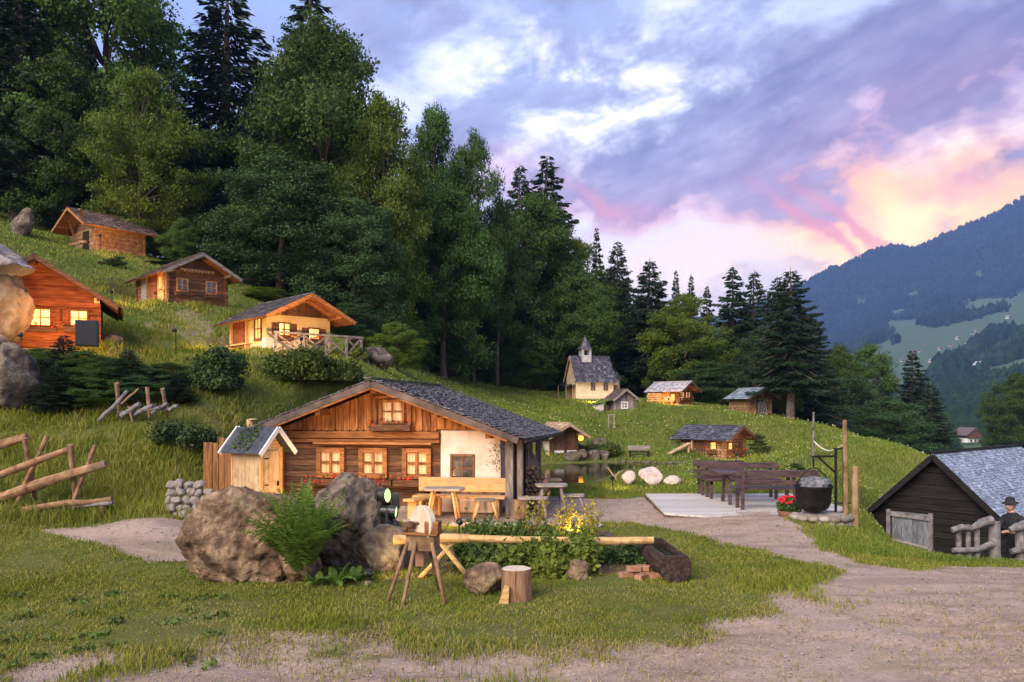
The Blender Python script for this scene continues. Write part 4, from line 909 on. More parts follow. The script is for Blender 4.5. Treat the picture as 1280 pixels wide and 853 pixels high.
def hut_top():
    p, _ = site(120, 36.2, 318, 0); rt = thing('log_barn', 'open-jointed log barn with a black doorway, highest hut on the slope', 'hut', p, R(-36))
    # origin is the corner nearest the camera; build shifted so that x in [-w, 0]
    w, l, zh, rise = 2.1, 2.3, 1.45, .62; S = thing('tmp', None, None); S.name = 'tmp'
    bpy.data.objects.remove(S); rt.location = p+Matrix.Rotation(R(-36), 3, 'Z')@Vector((-w/2, 0, 0))
    footing(rt, w, l, .8)
    walls(rt, w, l, zh, rise, 'log', 'log_brown', 'log_brown', 'log', ch=.2)
    roof(rt, w, l, zh, rise, .75, .5, .45, 'shingle_brown', rows=9, pw=.2, under='wood_orange', verge='wood_orange', th=.07)
    I = Matrix.Identity(4); MB().box(-.12, .42, -.03, .01, .1, 1.15).build('doorway', M['wood_black'], rt)
    for a, b_ in ((-1.0, .55), (.5, 1.0)): MB().beam((a, -.45, .55), (b_, -.42, .50), .09, .11).build('rail', M['log_brown'], rt)
    MB().beam((.55, -.1, 1.55), (1.0, -.72, 1.9), .09, .09).build('brace', M['log_brown'], rt); MB().beam((-.9, -.1, 1.2), (-.3, -.68, 2.0), .09, .09).build('brace', M['log_brown'], rt)
hut_top()
def hut_two():
    rt = thing('hut', 'dark log hut with two red-flowered windows in its gable, second from the top', 'hut', (0,0,0), R(44))
    w, l, zh, rise = 2.25, 3.0, 1.42, .62; p, _ = site(208, 29.2, 386, 0)
    rt.location = p+Matrix.Rotation(R(44), 3, 'Z')@Vector((w/2, 0, 0))
    footing(rt, w, l, .9); walls(rt, w, l, zh, rise, 'log', 'wood_mid', 'wood_mid', 'boards', ch=.14)
    roof(rt, w, l, zh, rise, .6, .35, .35, 'shingle_brown', rows=8, pw=.18, under='wood_orange', verge='wood_grey')
    I = Matrix.Identity(4); L = sideM('l', w, l)
    window(rt, I, -.55, .72, .34, .40, 'frame_pale', 'glass_dark', fw=.05, box=.3); window(rt, I, .55, .72, .34, .40, 'frame_pale', 'glass_dark', fw=.05, box=.3)
    # side near corner: light timber bay with window
    b = MB(L); 
    for i in range(9): b.box(.78, 1.52, -.05-random.uniform(0,.01), -.005, i*.16+.0, i*.16+.155)
    b.build('cladding', M['wood_bench'], rt); window(rt, Matrix.Translation((-.06, 0, 0))@L, 1.12, .80, .26, .38, 'wood_bench', 'lit_warm', fw=.06)
    door(rt, L, .30, .05, .62, 1.25, 'wood_red'); MB(L).box(-.42, -.30, -.08, 0, 0, 1.4).build('post', M['wood_grey'], rt); MB(L).box(-.9, -.45, -.05, -.005, .0, 1.35).build('cladding', M['wood_grey'], rt)
    q = MB(); q.beam((-.62, -.10, 1.50), (.62, -.10, 1.50), .08, .07)
    for i in range(9): q.box(-.52+i*.125, -.45+i*.125, -.16, -.11, 1.42, 1.50)
    q.build('balcony_trim', M['frame_pale'], rt)
hut_two()
def hut_yellow():
    rt = thing('hut', 'yellow plastered hut with timber gable and railed veranda above the main house', 'hut', (0,0,0), R(42))
    w, l, zh, rise = 2.15, 2.35, 1.25, .55; p, _ = site(333, 24.2, 443, 0)
    rt.location = p+Matrix.Rotation(R(42), 3, 'Z')@Vector((w/2, 0, 0))
    MB().box(-w/2, w/2, .01, l, -.9, .0).build('footing', M['plaster'], rt)
    walls(rt, w, l, zh, rise, 'plaster', 'plaster_yellow', 'wood_dark', 'boards')
    MB().box(-w/2-.006, w/2+.006, -.006, .3, -.02, .50).build('plinth', M['plaster'], rt)
    roof(rt, w, l, zh, rise, .85, .5, .42, 'slate', rows=9, pw=.17, under='wood_orange', verge='wood_orange', th=.06)
    for s in (-1, 1): MB().beam((0, -.45, zh+rise-.12), (s*(w/2+.1), -.45, zh-.12), .08, .09).build('truss_beam', M['wood_orange'], rt)
    I = Matrix.Identity(4); L = sideM('l', w, l)
    window(rt, I, -.50, .62, .34, .34, 'frame_brown', 'lit_warm', fw=.045, shutters='both', box=.1); window(rt, I, .50, .56, .34, .30, 'frame_brown', 'lit_warm', fw=.045, shutters='both', box=.1)
    window(rt, L, .62, .52, .38, .58, 'frame_brown', 'lit_warm', fw=.07)
    b = MB(L)
    for i in range(5): b.box(-1.17+i*.2, -.975+i*.2, -.05-random.uniform(0,.01), -.004, -.1, 1.25)
    b.build('cladding', M['wood_red'], rt); MB(L).box(-1.28, -1.17, -.12, -.0, -.1, 1.28).build('post', M['wood_bench'], rt); MB(L).box(-.17, -.09, -.08, -.0, -.1, 1.28).build('post', M['wood_bench'], rt)
    # veranda
    dk = MB(); dk.box(-w/2-.1, w/2+.75, -.75, -.01, -.08, -.0); do = dk.build('veranda_floor', M['wood_grey'], rt)
    xs = [-w/2-.05, -w/2+.85, .55, 1.25, 1.78]
    ra = MB(); ra.beam((-w/2-.1, -.72, .62), (w/2+.78, -.72, .62), .07, .06); ra.beam((w/2+.72, -.72, .62), (w/2+.72, 0, .62), .06, .06); rr = ra.build('railing', M['log_grey'], rt)
    for x in xs: MB().box(x-.035, x+.035, -.755, -.685, -.6, .588).build('post', M['log_grey'], rr)
    for a, b_ in zip(xs, xs[1:]):
        q = MB(); q.beam((a+.04, -.71, .06), (b_-.04, -.71, .55), .035, .05); q.beam((a+.04, -.735, .55), (b_-.04, -.735, .06), .035, .05); q.build('cross_brace', M['log_grey'], rr)
    b = thing('bench', 'narrow wooden bench against the lit yellow side wall of the veranda hut', 'bench', rt.location+Matrix.Rotation(R(42), 3, 'Z')@Vector((-w/2-.42, 1.0, .0)), R(-48))
    MB().box(-.75, .75, -.1, .1, .30, .34).build('seat', M['wood_bench'], b)
    for x in (-.6, .6): MB().box(x-.03, x+.03, -.08, .08, -.2, .299).build('leg', M['wood_bench'], b)
hut_yellow()
def hut_red():
    rt = thing('hut', 'red-brown timber hut with glowing windows beside the tall boulder', 'hut', site(45, 20.8, 436, 0)[0], R(26))
    w, l, zh, rise = 3.0, 2.6, 1.35, .95; footing(rt, w, l, .8)
    walls(rt, w, l, zh, rise, 'log', 'wood_red', 'wood_red', 'log', ch=.24, notch=False)
    roof(rt, w, l, zh, rise, .6, .3, .42, 'shingle_brown', rows=9, pw=.2, under='wood_dark', verge='wood_dark', th=.06)
    MB().beam((w/2-.08, -.55, zh-.08), (w/2-.08, .2, zh-.08), .13, .13).build('beam_end', M['wood_bench'], rt)
    I = Matrix.Identity(4)
    window(rt, I, .10, .62, .42, .40, 'wood_red', 'lit_amber', fw=.05, shutters=1, box=.4); window(rt, I, .98, .66, .36, .36, 'wood_red', 'lit_amber', fw=.05, shutters=-1, box=.4)
    window(rt, I, -.85, .62, .42, .40, 'wood_red', 'lit_amber', fw=.05)
hut_red()
def hut_pond():
    rt = thing('hut', 'small dark brown hut with tan shingle roof and white left wall beyond the pond', 'hut', (0,0,0), R(24))
    w, l, zh, rise = 1.24, 1.25, 1.12, .36; p, _ = site(688, 31.4, 578, 0); rt.location = p+Matrix.Rotation(R(24), 3, 'Z')@Vector((w/2, 0, 0))
    footing(rt, w, l, .3); walls(rt, w, l, zh, rise, 'boards', 'wood_dark', 'wood_dark', 'boards')
    roof(rt, w, l, zh, rise, .45, .2, .3, 'shingle_tan', rows=7, pw=.15, under='wood_orange', verge='shingle_tan')
    L = sideM('l', w, l); MB().box(-w/2-.04, -w/2+.0, .05, l, 0, 1.1).build('white_wall', M['plaster'], rt); q = MB(L)
    for i in range(8): q.beam((-.2, -.05, .15+i*.1), (.05, -.05, .2+i*.1), .012, .03)
    q.build('ladder', M['wood_black'], rt)
    I = Matrix.Identity(4); window(rt, I, -.28, .52, .22, .30, 'frame_brown', 'lit_warm', fw=.04); window(rt, I, .28, .55, .22, .36, 'frame_brown', 'lit_amber', fw=.04)
    for u in (-.28, .28): MB().box(u-.19, u+.19, -.14, -.045, .36, .455).build('flower_box', M['frame_white'], rt)
    MB().box(-w/2-.05, w/2+.05, -.3, -.01, -.1, .0).build('step', M['stone_pale'], rt)
    b = MB(); b.prism([(w/2, .75), (w/2+.55, .5), (w/2+.55, -.1), (w/2, -.1)], .1, 1.0); b.build('lean_to', M['wood_black'], rt)
    # glowing lamp on its right wall
    l_ = thing('wall_lantern', 'glowing orange lantern on the right wall of the pond hut', 'lantern', p+Matrix.Rotation(R(24), 3, 'Z')@Vector((w+.14, .05, .82)))
    MB().lathe([(.02,.0),(.10,.03),(.12,.25),(.09,.34)], 8).build('glass', M['flame'], l_); MB().lathe([(.11,.34),(.13,.36),(.0,.46)], 8).build('cap', M['iron'], l_); MB().beam((-.14, .0, .38), (0, 0, .38), .02, .02).build('bracket', M['iron'], l_)
    o = MB(); o.tube([(0,0,-.1),(0,0,.42)], .09, 10, jit=.05); o = o.build('log_post', M['wood_bench'], None); o.location = p+Vector((-.12, -.42, 0)); tag(o, 'short orange log post standing before the pond hut', 'post')
hut_pond()
def chapel():
    rt = thing('chapel', 'small cream chapel with steep shingled roof, bell turret and rounded apse', 'chapel', (0,0,0), R(-76))
    w, l, zh, rise = 1.9, 2.45, 1.55, 1.3; p, _ = site(720, 49.2, 503, 0); M3 = Matrix.Rotation(R(-76), 3, 'Z'); rt.location = p+M3@Vector((-w/2, 0, 0))
    MB().box(-w/2, w/2, 0.003, l, -.7, -.001).build('footing', M['stone_pale'], rt)
    walls(rt, w, l, zh, rise, 'plaster', 'plaster_cream', 'plaster_cream', 'plaster')
    roof(rt, w, l, zh, rise, .12, .06, .22, 'slate', rows=14, pw=.14, purl=False, verge='frame_pale')
    # canopy on the gable side
    c = MB(); c.beam((-w/2-.05, -.35, zh-.45), (w/2+.05, -.35, zh-.45), .6, .035); c.build('porch_roof', M['slate'], rt)
    for x in (-.8, .8): MB().beam((x, -.6, -.3), (x, -.6, zh-.47), .035, .035, (0,1,0)).build('post', M['wood_grey'], rt)
    door(rt, Matrix.Identity(4), 0, 0, .6, 1.1, 'wood_bench')
    Rr = sideM('r', w, l)
    for u in (-.12, .72):
        fr = MB(Rr); z0, z1 = .72, 1.12; n = 10; arc = [(u+.15*math.cos(math.pi*i/n), z1+.15*math.sin(math.pi*i/n)) for i in range(n+1)]
        fr.prism([(u-.15, z0)]+[(u-.15, z0)][:0]+[(u+.15, z0)]+arc, -.012, .0); 
        fo = fr.build('window', M['frame_brown'], rt); pn = MB(Rr); arc2 = [(u+.11*math.cos(math.pi*i/n), z1+.11*math.sin(math.pi*i/n)) for i in range(n+1)]; pn.prism([(u-.11, z0+.04), (u+.11, z0+.04)]+arc2, -.02, -.0125); po = pn.build('pane', M['glass_dark'], fo)
        MB(Rr).box(u-.012, u+.012, -.026, -.0205, z0+.04, z1+.1).build('bar', M['frame_pale'], fo)
    # apse
    n = 10; r_ = .72; vs = [(r_*math.cos(math.pi*i/n), l+r_*math.sin(math.pi*i/n)*1.05) for i in range(n+1)]
    a = MB(); a.prismz(vs, -.6, 1.5); a.build('apse_wall', M['plaster_cream'], rt)
    c = MB(); cp = Vector((0, l-.02, 2.42)); R2 = .92
    for i in range(n):
        a0, a1 = math.pi*i/n, math.pi*(i+1)/n
        for k in range(9):
            t0, t1 = k/9, min(1.0, (k+1.3)/9); f = lambda t, an, o: cp*(1-t)+Vector((R2*math.cos(an), l+R2*math.sin(an)*1.05, 1.42))*t+Vector((math.cos(an)*o*.5, math.sin(an)*o*.5, o))
            c.hexa([f(t0,a0,0), f(t0,a1,0), f(t1,a1,.012), f(t1,a0,.012), f(t0,a0,.014), f(t0,a1,.014), f(t1,a1,.03), f(t1,a0,.03)])
    c.build('apse_roof', M['slate'], rt)
    MB(Matrix.Translation((.66, l+.22, 0))@Matrix.Rotation(R(70), 4, 'Z')).box(-.16, .16, -.10, .0, -.05, 1.05).build('niche', M['frame_brown'], rt)
    # turret
    tz = zh+rise; ty = .92; t = MB(); t.box(-.31, .31, ty-.31, ty+.31, tz-.5, tz+.10); 
    for sx in (-1, 1):
        for sy in (-1, 1): t.box(sx*.24-.07, sx*.24+.07, ty+sy*.24-.07, ty+sy*.24+.07, tz+.10, tz+.42)
    t.box(-.312, .312, ty-.312, ty+.312, tz+.42, tz+.50); to = t.build('bell_turret', M['wood_pale_grey'], rt)
    MB().lathe([(.10, 0), (.075, .06), (.05, .15), (0, .18)], 10, (0, ty, tz+.2)).build('bell', M['iron'], to)
    s = MB(); nn = 8; prof = [(.52, 0), (.36, .18), (.25, .38), (.12, .60), (0, .80)]; s.lathe(prof, nn, (0, ty, tz+.50)); s.ball((0, ty, tz+1.32), .05); s.build('spire', M['slate'], to)
chapel()
def hut_shed():
    rt = thing('hut', 'grey board shed with white-framed window and mossy porch roof below the chapel', 'hut', (0,0,0), R(14))
    w, l, zh, rise = 1.25, 1.1, 1.0, .48; p, _ = site(767, 41.6, 523, 0); rt.location = p+Matrix.Rotation(R(14), 3, 'Z')@Vector((w/2, 0, 0))
    footing(rt, w, l, .3); walls(rt, w, l, zh, rise, 'boards', 'wood_greyv', 'wood_greyv', 'boards'); roof(rt, w, l, zh, rise, .25, .15, .14, 'shingle_brown', rows=7, pw=.13, verge='wood_grey')
    window(rt, Matrix.Identity(4), -.02, .55, .26, .26, 'frame_white', 'glass_dark', fw=.06)
    q = MB()
    for i in range(9): q.box(-.3+i*.09, -.25+i*.09, -.16, -.13, 0, .32)
    q.beam((-.32, -.12, .25), (.5, -.12, .25), .02, .03); q.build('picket', M['wood_grey'], rt)
    # porch with white side wall
    pr = MB(); pr.prism([(-w/2, zh-.02), (-w/2, zh+.03), (-w/2-.95, zh-.22), (-w/2-.95, zh-.27)], -.1, .9); pr.build('porch_roof', M['moss'], rt)
    MB().prism([(-w/2-.85, -.1), (-w/2-.55, -.1), (-w/2-.55, .78), (-w/2-.85, .70)], .0, .8).build('porch_wall', M['plaster'], rt)
    MB().box(-w/2-.5, -w/2-.05, .6, .64, 0, .7).build('porch_back', M['plaster_yellow'], rt)
    t = thing('table', 'tiny wooden table in the porch of the grey shed', 'table', p+Vector((-.28, .1, 0)), R(14)); MB().box(-.2, .2, -.12, .12, .30, .34).build('top', M['wood_bench'], t)
    for x in (-.16, .16): MB().box(x-.02, x+.02, -.1, .1, 0, .3).build('leg', M['wood_bench'], t)
M['moss'] = surf('moss', [(0,(.05,.08,.015)),(.5,(.10,.14,.03)),(1,(.17,.20,.05))], scale=8, bump=.6)
hut_shed()
def hut_woodpile():
    rt = thing('hut', 'log cabin lit orange with pale roof and pink window boxes, right of the chapel', 'hut', (0,0,0), R(40))
    w, l, zh, rise = 1.15, 2.0, 1.0, .36; p, _ = site(848, 45.3, 508, 0); M3 = Matrix.Rotation(R(40), 3, 'Z'); rt.location = p+M3@Vector((w/2, 0, 0))
    footing(rt, w, l, .4, 'rock_white', 30); walls(rt, w, l, zh, rise, 'log', 'wood_dark', 'wood_dark', 'boards', ch=.13); roof(rt, w, l, zh, rise, .5, .2, .32, 'slate_light', rows=7, pw=.16, under='wood_dark')
    I = Matrix.Identity(4); window(rt, I, -.26, .52, .22, .24, 'frame_white', 'glass_dark', fw=.035, shutters=None, box=.15, fl='pink_flower'); window(rt, I, .28, .52, .22, .24, 'frame_white', 'glass_dark', fw=.035, box=.15, fl='pink_flower')
    L = sideM('l', w, l); door(rt, L, .15, 0, .34, .8, 'wood_bench'); window(rt, L, .62, .4, .2, .26, 'frame_pale', 'lit_warm')
    fw = thing('firewood_stack', 'round-cut log pile glowing orange at the left end of the pale-roofed cabin', 'firewood', p+M3@Vector((-.22, 1.5, 0)), R(40))
    for r_ in range(6):
        for q in range(8-r_ % 2):
            MB().tube([(-.14, -.52+q*.14+.07*(r_ % 2), .07+r_*.125), (.16, -.52+q*.14+.07*(r_ % 2), .07+r_*.125)], random.uniform(.05, .068), 8).build('log', M['log_peeled'], fw)
    b = thing('bench', 'orange lit bench by the door of the pale-roofed cabin', 'bench', p+M3@Vector((-.25, .55, 0)), R(-50)); MB().box(-.4, .4, -.08, .08, .26, .30).build('seat', M['wood_bench'], b); MB().box(-.4, .4, .08, .11, .32, .52).build('backrest', M['wood_bench'], b)
    for x in (-.3, .3): MB().box(x-.03, x+.03, -.06, .06, 0, .26).build('leg', M['wood_bench'], b)
hut_woodpile()
def hut_log():
    rt = thing('log_barn', 'grey slatted log barn with poles leaning at its door beside the tall spruce', 'hut', (0,0,0), R(20))
    w, l, zh, rise = 1.5, 1.6, 1.05, .42; p, _ = site(935, 43.3, 520, 0); rt.location = p+Matrix.Rotation(R(20), 3, 'Z')@Vector((w/2, 0, 0))
    footing(rt, w, l, .5); walls(rt, w, l, zh, rise, 'log', 'log_brown', 'log_brown', 'boards', ch=.16); roof(rt, w, l, zh, rise, .42, .2, .28, 'shingle_silver', rows=7, pw=.16)
    MB().box(-.20, .22, -.02, .01, .05, .85).build('doorway', M['wood_black'], rt)
    for i in range(6): MB().tube([(-.35+i*.12, -.38, -.05), (-.15+i*.08, -.06, .75+.06*(i % 3))], .022, 6).build('pole', M['log_grey'], rt)
hut_log()
def hut_low():
    rt = thing('hut', 'low log cabin with dark shingle roof and red flowers behind the picnic benches', 'hut', (0,0,0), R(40))
    w, l, zh, rise = 1.45, 2.15, .98, .40; p, _ = site(905, 33.0, 576, 0); M3 = Matrix.Rotation(R(40), 3, 'Z'); rt.location = p+M3@Vector((w/2, 0, 0))
    footing(rt, w, l, .3); walls(rt, w, l, zh, rise, 'log', 'log_brown', 'log_brown', 'boards', ch=.12); roof(rt, w, l, zh, rise, .45, .35, .30, 'slate', rows=8, pw=.15, under='wood_dark')
    I = Matrix.Identity(4); window(rt, I, -.32, .45, .24, .26, 'frame_brown', 'lit_warm', fw=.035, box=.15); window(rt, I, .36, .45, .24, .26, 'frame_brown', 'glass_dark', fw=.035, box=.15)
    L = sideM('l', w, l); window(rt, L, .55, .45, .26, .28, 'frame_brown', 'lit_warm', fw=.035, box=.15); window(rt, L, -.72, .45, .22, .24, 'frame_brown', 'glass_dark', fw=.035); door(rt, L, -.1, 0, .34, .8, 'wood_dark')
    MB(L).box(-.42, -.35, -.25, -.18, 0, .95).build('post', M['frame_pale'], rt)
hut_low()

# ---------------------------------------------------------------- black barn on the right
def barn():
    a = 50; th = R(a); apex = Vector(((1172-640)*.0205, 20.5, 0)); z0 = -2.05
    rt = thing('barn', 'black weathered timber barn with silvery shingle roof at the bottom of the bank', 'barn', (apex.x, apex.y, z0), R(-a))
    zr = EYE-.06*20.5-z0; w = 3.1; ze = zr-1.62*(w/2)/(1.72); zh = ze; rise = zr-ze; l = 5.6
    b = MB(); nr = 9; c = zh/nr
    for i in range(nr):
        j = random.uniform(0, .03)
        for (x0, x1, y0, y1) in ((-w/2-.1, w/2+.1, -.0-j, .14), (-w/2-.1, w/2+.1, l-.14, l), (-w/2, -w/2+.14, .14, l-.14), (w/2-.14, w/2, .14, l-.14)): b.box(x0, x1, y0, y1, i*c+.006, (i+1)*c-.006)
    b.build('wall', M['wood_black'], rt)
    n = 9
    for yy in (0, l-.1):
        g = MB()
        for i in range(n):
            a0, a1 = (1-i/n)*w/2, (1-(i+.97)/n)*w/2; j = random.uniform(0, .035); g.prism([(-a0, zh+rise*i/n+.004), (a0, zh+rise*i/n+.004), (a1, zh+rise*(i+.97)/n), (-a1, zh+rise*(i+.97)/n)], yy-j, yy+.1)
        g.build('gable', M['wood_black'], rt)
    X = 1.78; sl = rise/(w/2)
    r = MB(); r.prism([(0, zr), (X, zr-X*sl), (X, zr-X*sl-.06), (0, zr-.06)], -.28, l+.3); r.prism([(0, zr), (0, zr-.06), (-X, zr-X*sl-.06), (-X, zr-X*sl)], -.28, l+.299); ro = r.build('roof', M['wood_black'], rt)
    s = MB(); shingles(s, (0, -.3, zr+.01), (0, l+.3, zr+.01), (X+.03, l+.3, zr-X*sl), (X+.03, -.3, zr-X*sl), 30, .085, .012, .25, 1.4); shingles(s, (0, -.3, zr+.01), (0, l+.3, zr+.01), (-X-.03, l+.3, zr-X*sl), (-X-.03, -.3, zr-X*sl), 22, .14, .012)
    s.build('shingles', M['shingle_silver'], ro); MB().beam((0, -.32, zr+.06), (0, l+.3, zr+.06), .12, .05).build('ridge_board', M['wood_black'], ro)
    for s_ in (-1, 1): MB().beam((0, -.30, zr-.05), (s_*X, -.30, zr-X*sl-.05), .04, .14).build('verge_board', M['wood_black'], ro)
    d = MB(); 
    for i in range(7): d.box(-1.12+i*.135, -.99+i*.135, -.10, -.05, .05, 1.46)
    do = d.build('door', M['door_grey'], rt); MB().beam((-1.16, -.13, 1.40), (-.14, -.13, 1.36), .05, .12).build('rail', M['log_grey'], do); MB().beam((-1.12, -.12, .72), (-.18, -.12, .60), .03, .06).build('rail', M['wood_grey'], do)
    for x in (-1.21, -.13): MB().box(x-.05, x+.05, -.12, -.04, 0, 1.5).build('door_post', M['log_grey'], rt)
    return rt
barn()
# ---------------------------------------------------------------- trees
def leaf_cards(name, C_, L, m, parent, up=.35, asp=.62, fold=True, n_dir=None):
    """C_ (k,3) centres, L (k,) half lengths: one folded leaf (two quads) at each centre"""
    k = len(C_); a = RNG.normal(0, 1, (k, 3)); a[:, 2] -= .25; a /= np.linalg.norm(a, axis=1)[:, None]
    u = RNG.normal(0, 1, (k, 3)); u[:, 2] += up*3
    if n_dir is not None: u += n_dir*1.2
    b = np.cross(a, u); b /= np.linalg.norm(b, axis=1)[:, None]+1e-9
    nrm = np.cross(b, a); a = a*L[:, None]; b = b*(L*asp)[:, None]; nrm = nrm*(L*.28)[:, None]
    V = np.stack([C_-a, C_+b-nrm*.6+a*.1, C_+a, C_-b-nrm*.6+a*.1], 1)
    i = (np.arange(k)*4)[:, None]; Fc = np.stack([np.c_[i, i+1, i+2], np.c_[i, i+2, i+3]], 1).reshape(-1, 3)
    return np_mesh(name, V.reshape(-1, 3), 3, Fc, m, parent)
def decid(label, n_leaf=42000, H=12, W=7, seed=1, mat='leaf', low=.12, leaf=.15, ncl=95, name='broadleaf_tree'):
    rs = random.Random(seed); g = np.random.default_rng(seed)
    rt = thing(name, label, 'tree')
    t = MB(); tp = [(0,0,-.8)]; x = y = 0
    for i in range(8):
        x += rs.gauss(0, .12); y += rs.gauss(0, .12); tp.append((x, y, H*(i+1)/9.5))
    r0 = H*.018; t.tube(tp, [r0*1.5, r0*1.1]+[r0*(1-.85*i/8) for i in range(1, 8)], 9)
    cl = []
    for i in range(ncl):
        f = low+(1-low)*((i+.5)/ncl)**.85; z = H*f
        prof = math.sin(math.pi*min(1, (f-low)/(1-low)*.86+.14))**.62*(1.05 if f < .6 else 1)
        a = rs.uniform(0, 2*math.pi); rr = W/2*prof*rs.uniform(.45, 1.05)**.7; lob = 1+.22*math.sin(a*3+seed+z*.6)+.12*math.sin(a*5+z*1.4)
        rr *= lob; cx, cy = math.cos(a)*rr, math.sin(a)*rr
        cl.append((cx, cy, z+rs.uniform(-.3, .3), rs.uniform(.55, 1.15)*W*.135*(.75+.5*prof)))
        if i % 3 == 0:
            b = Vector((cx, cy, z))*.94; s = Vector(tp[min(8, 1+int(f*8*.8))]); mid = s.lerp(b, .5)+Vector((0, 0, .25))
            t.tube([s, mid, b], [r0*.35, r0*.22, r0*.06], 5)
    t.build('trunk', M['bark'], rt, smooth=True)
    cl = np.array(cl); w = cl[:, 3]**2.2; idx = g.choice(len(cl), n_leaf, p=w/w.sum()); c = cl[idx]
    d = g.normal(0, 1, (n_leaf, 3)); d /= np.linalg.norm(d, axis=1)[:, None]; r = g.uniform(.35, 1.1, n_leaf)**.55*c[:, 3]
    # sub-clumps make ragged sprays
    sc = g.normal(0, 1, (len(cl), 9, 3)); sc /= np.linalg.norm(sc, axis=2)[:, :, None]; q = sc[idx, g.integers(0, 9, n_leaf)]
    d2 = d*.55+q*.9; d2[:, 2] = d2[:, 2]*.62+.1
    pos = c[:, :3]+d2*r[:, None]; pos[:, 2] -= .10*np.abs(g.normal(0, 1, n_leaf))
    leaf_cards('crown', pos, g.uniform(.6, 1.25, n_leaf)*leaf*.62, M[mat], rt, n_dir=d2)
    return rt
def conif(label, H=14, W=5, seed=1, n=26000, bare=.1, mat='needle', droop=.28, ragged=.25, name='spruce_tree', trunk='bark_pine', dense=1):
    rs = random.Random(seed); g = np.random.default_rng(seed); rt = thing(name, label, 'tree')
    t = MB(); t.tube([(0,0,-.6), (0,0,H*.1), (rs.gauss(0,.1), rs.gauss(0,.1), H*.5), (0,0,H)], [H*.022, H*.017, H*.011, .015], 9)
    br = []; z = H*bare
    while z < H*.985:
        f = (z/H-bare)/(1-bare); L = W/2*(1-f)**.70*rs.uniform(.9, 1.1)*(min(1, .55+f*4)); k = int(7*dense+4*(1-f))
        for i in range(k):
            a = 2*math.pi*(i+rs.random()*.9)/k; l = max(.12, L*rs.uniform(1-ragged*1.6, 1.08)); up = .55*f-.12-rs.random()*.12
            br.append((z+rs.uniform(-.12, .12), a, l, up))
        z += (.26+.24*(1-f))*H/14/dense**.5
    tot = sum(b[2]**1.5 for b in br); C_, A_, L_ = [], [], []
    for z, a, l, up in br:
        k = max(6, int(n*l**1.5/tot)); s = g.uniform(.12, 1, k)**.75; ca, sa = math.cos(a), math.sin(a)
        dr = up*s-droop*np.sin(s*1.9)*(1-up)
        wd = (1-s*.75)*.36*l*g.uniform(-1, 1, k)
        px_ = ca*l*s-sa*wd; py_ = sa*l*s+ca*wd; pz = z+l*dr-np.abs(wd)*.25-g.uniform(0, .10, k)*(1+l*.6)
        C_.append(np.c_[px_, py_, pz]); dirs = np.c_[ca-sa*np.sign(wd)*.7, sa+ca*np.sign(wd)*.7, -.35-g.uniform(0, .9, k)]; A_.append(dirs/np.linalg.norm(dirs, axis=1)[:, None])
        if l > .7: t.tube([(0,0,z), (ca*l*.5, sa*l*.5, z+l*(up*.5-droop*.45)), (ca*l*.9, sa*l*.9, z+l*(up*.9-droop*.9))], [.012*l+.008, .008*l, .004], 4)
    t.build('trunk', M[trunk], rt, smooth=True)
    C_, A_ = np.vstack(C_), np.vstack(A_); k = len(C_); L = g.uniform(.10, .24, k)*(H/14)**.5; b = np.cross(A_, g.normal(0, 1, (k, 3))); b /= np.linalg.norm(b, axis=1)[:, None]; w = (L*.20)[:, None]*b
    V = np.stack([C_-w*.6, C_+w*.6, C_+A_*L[:, None]*.6+w, C_+A_*L[:, None]*1.2, C_+A_*L[:, None]*.6-w], 1); i = (np.arange(k)*5)[:, None]
    np_mesh('crown', V.reshape(-1, 3), 5, np.c_[i, i+1, i+2, i+3, i+4], M[mat], rt); return rt
DEC = [decid('p', 52000, 12, 7, 3, 'leaf'), decid('p', 52000, 12, 7, 8, 'leaf', low=.08), decid('p', 46000, 12, 7, 15, 'leaf_blue', low=.05), decid('p', 46000, 12, 7, 21, 'leaf_yellow', low=.1),
       decid('p', 30000, 12, 7, 27, 'leaf', low=.3, ncl=60)]
CON = [conif('p', 14, 5.2, 2), conif('p', 14, 4.6, 6, ragged=.4), conif('p', 14, 6.0, 9, n=30000, droop=.36), conif('p', 14, 6.4, 12, n=30000, bare=.27, ragged=.3, droop=.42)]
PROTO = {'D': DEC, 'C': CON}; _used = set()
def tree(kind, i, px, top, d, wpx, label, group=None, base=None, asp=1):
    pr = PROTO[kind][i]; x = (px-640)*d/F; z = gz(x, d) if base is None else base; h = EYE+(HZ-top)*d/F-z; H0 = 12 if kind == 'D' else 14
    b = pr if pr.name not in _used else copy_tree(pr); _used.add(pr.name)
    W0 = {'D': [7.9, 7.9, 7.9, 7.9, 7.9], 'C': [5.2, 4.6, 6.0, 6.4]}[kind][i]; w = wpx*d/F
    b.location = (x, d, z); b.scale = (w/W0, w/W0*asp, h/H0); b.rotation_euler = (0, 0, random.uniform(0, 6.28)); b['label'] = label; b['category'] = 'tree'
    if group: b['group'] = group
    elif 'group' in b: del b['group']
    return b
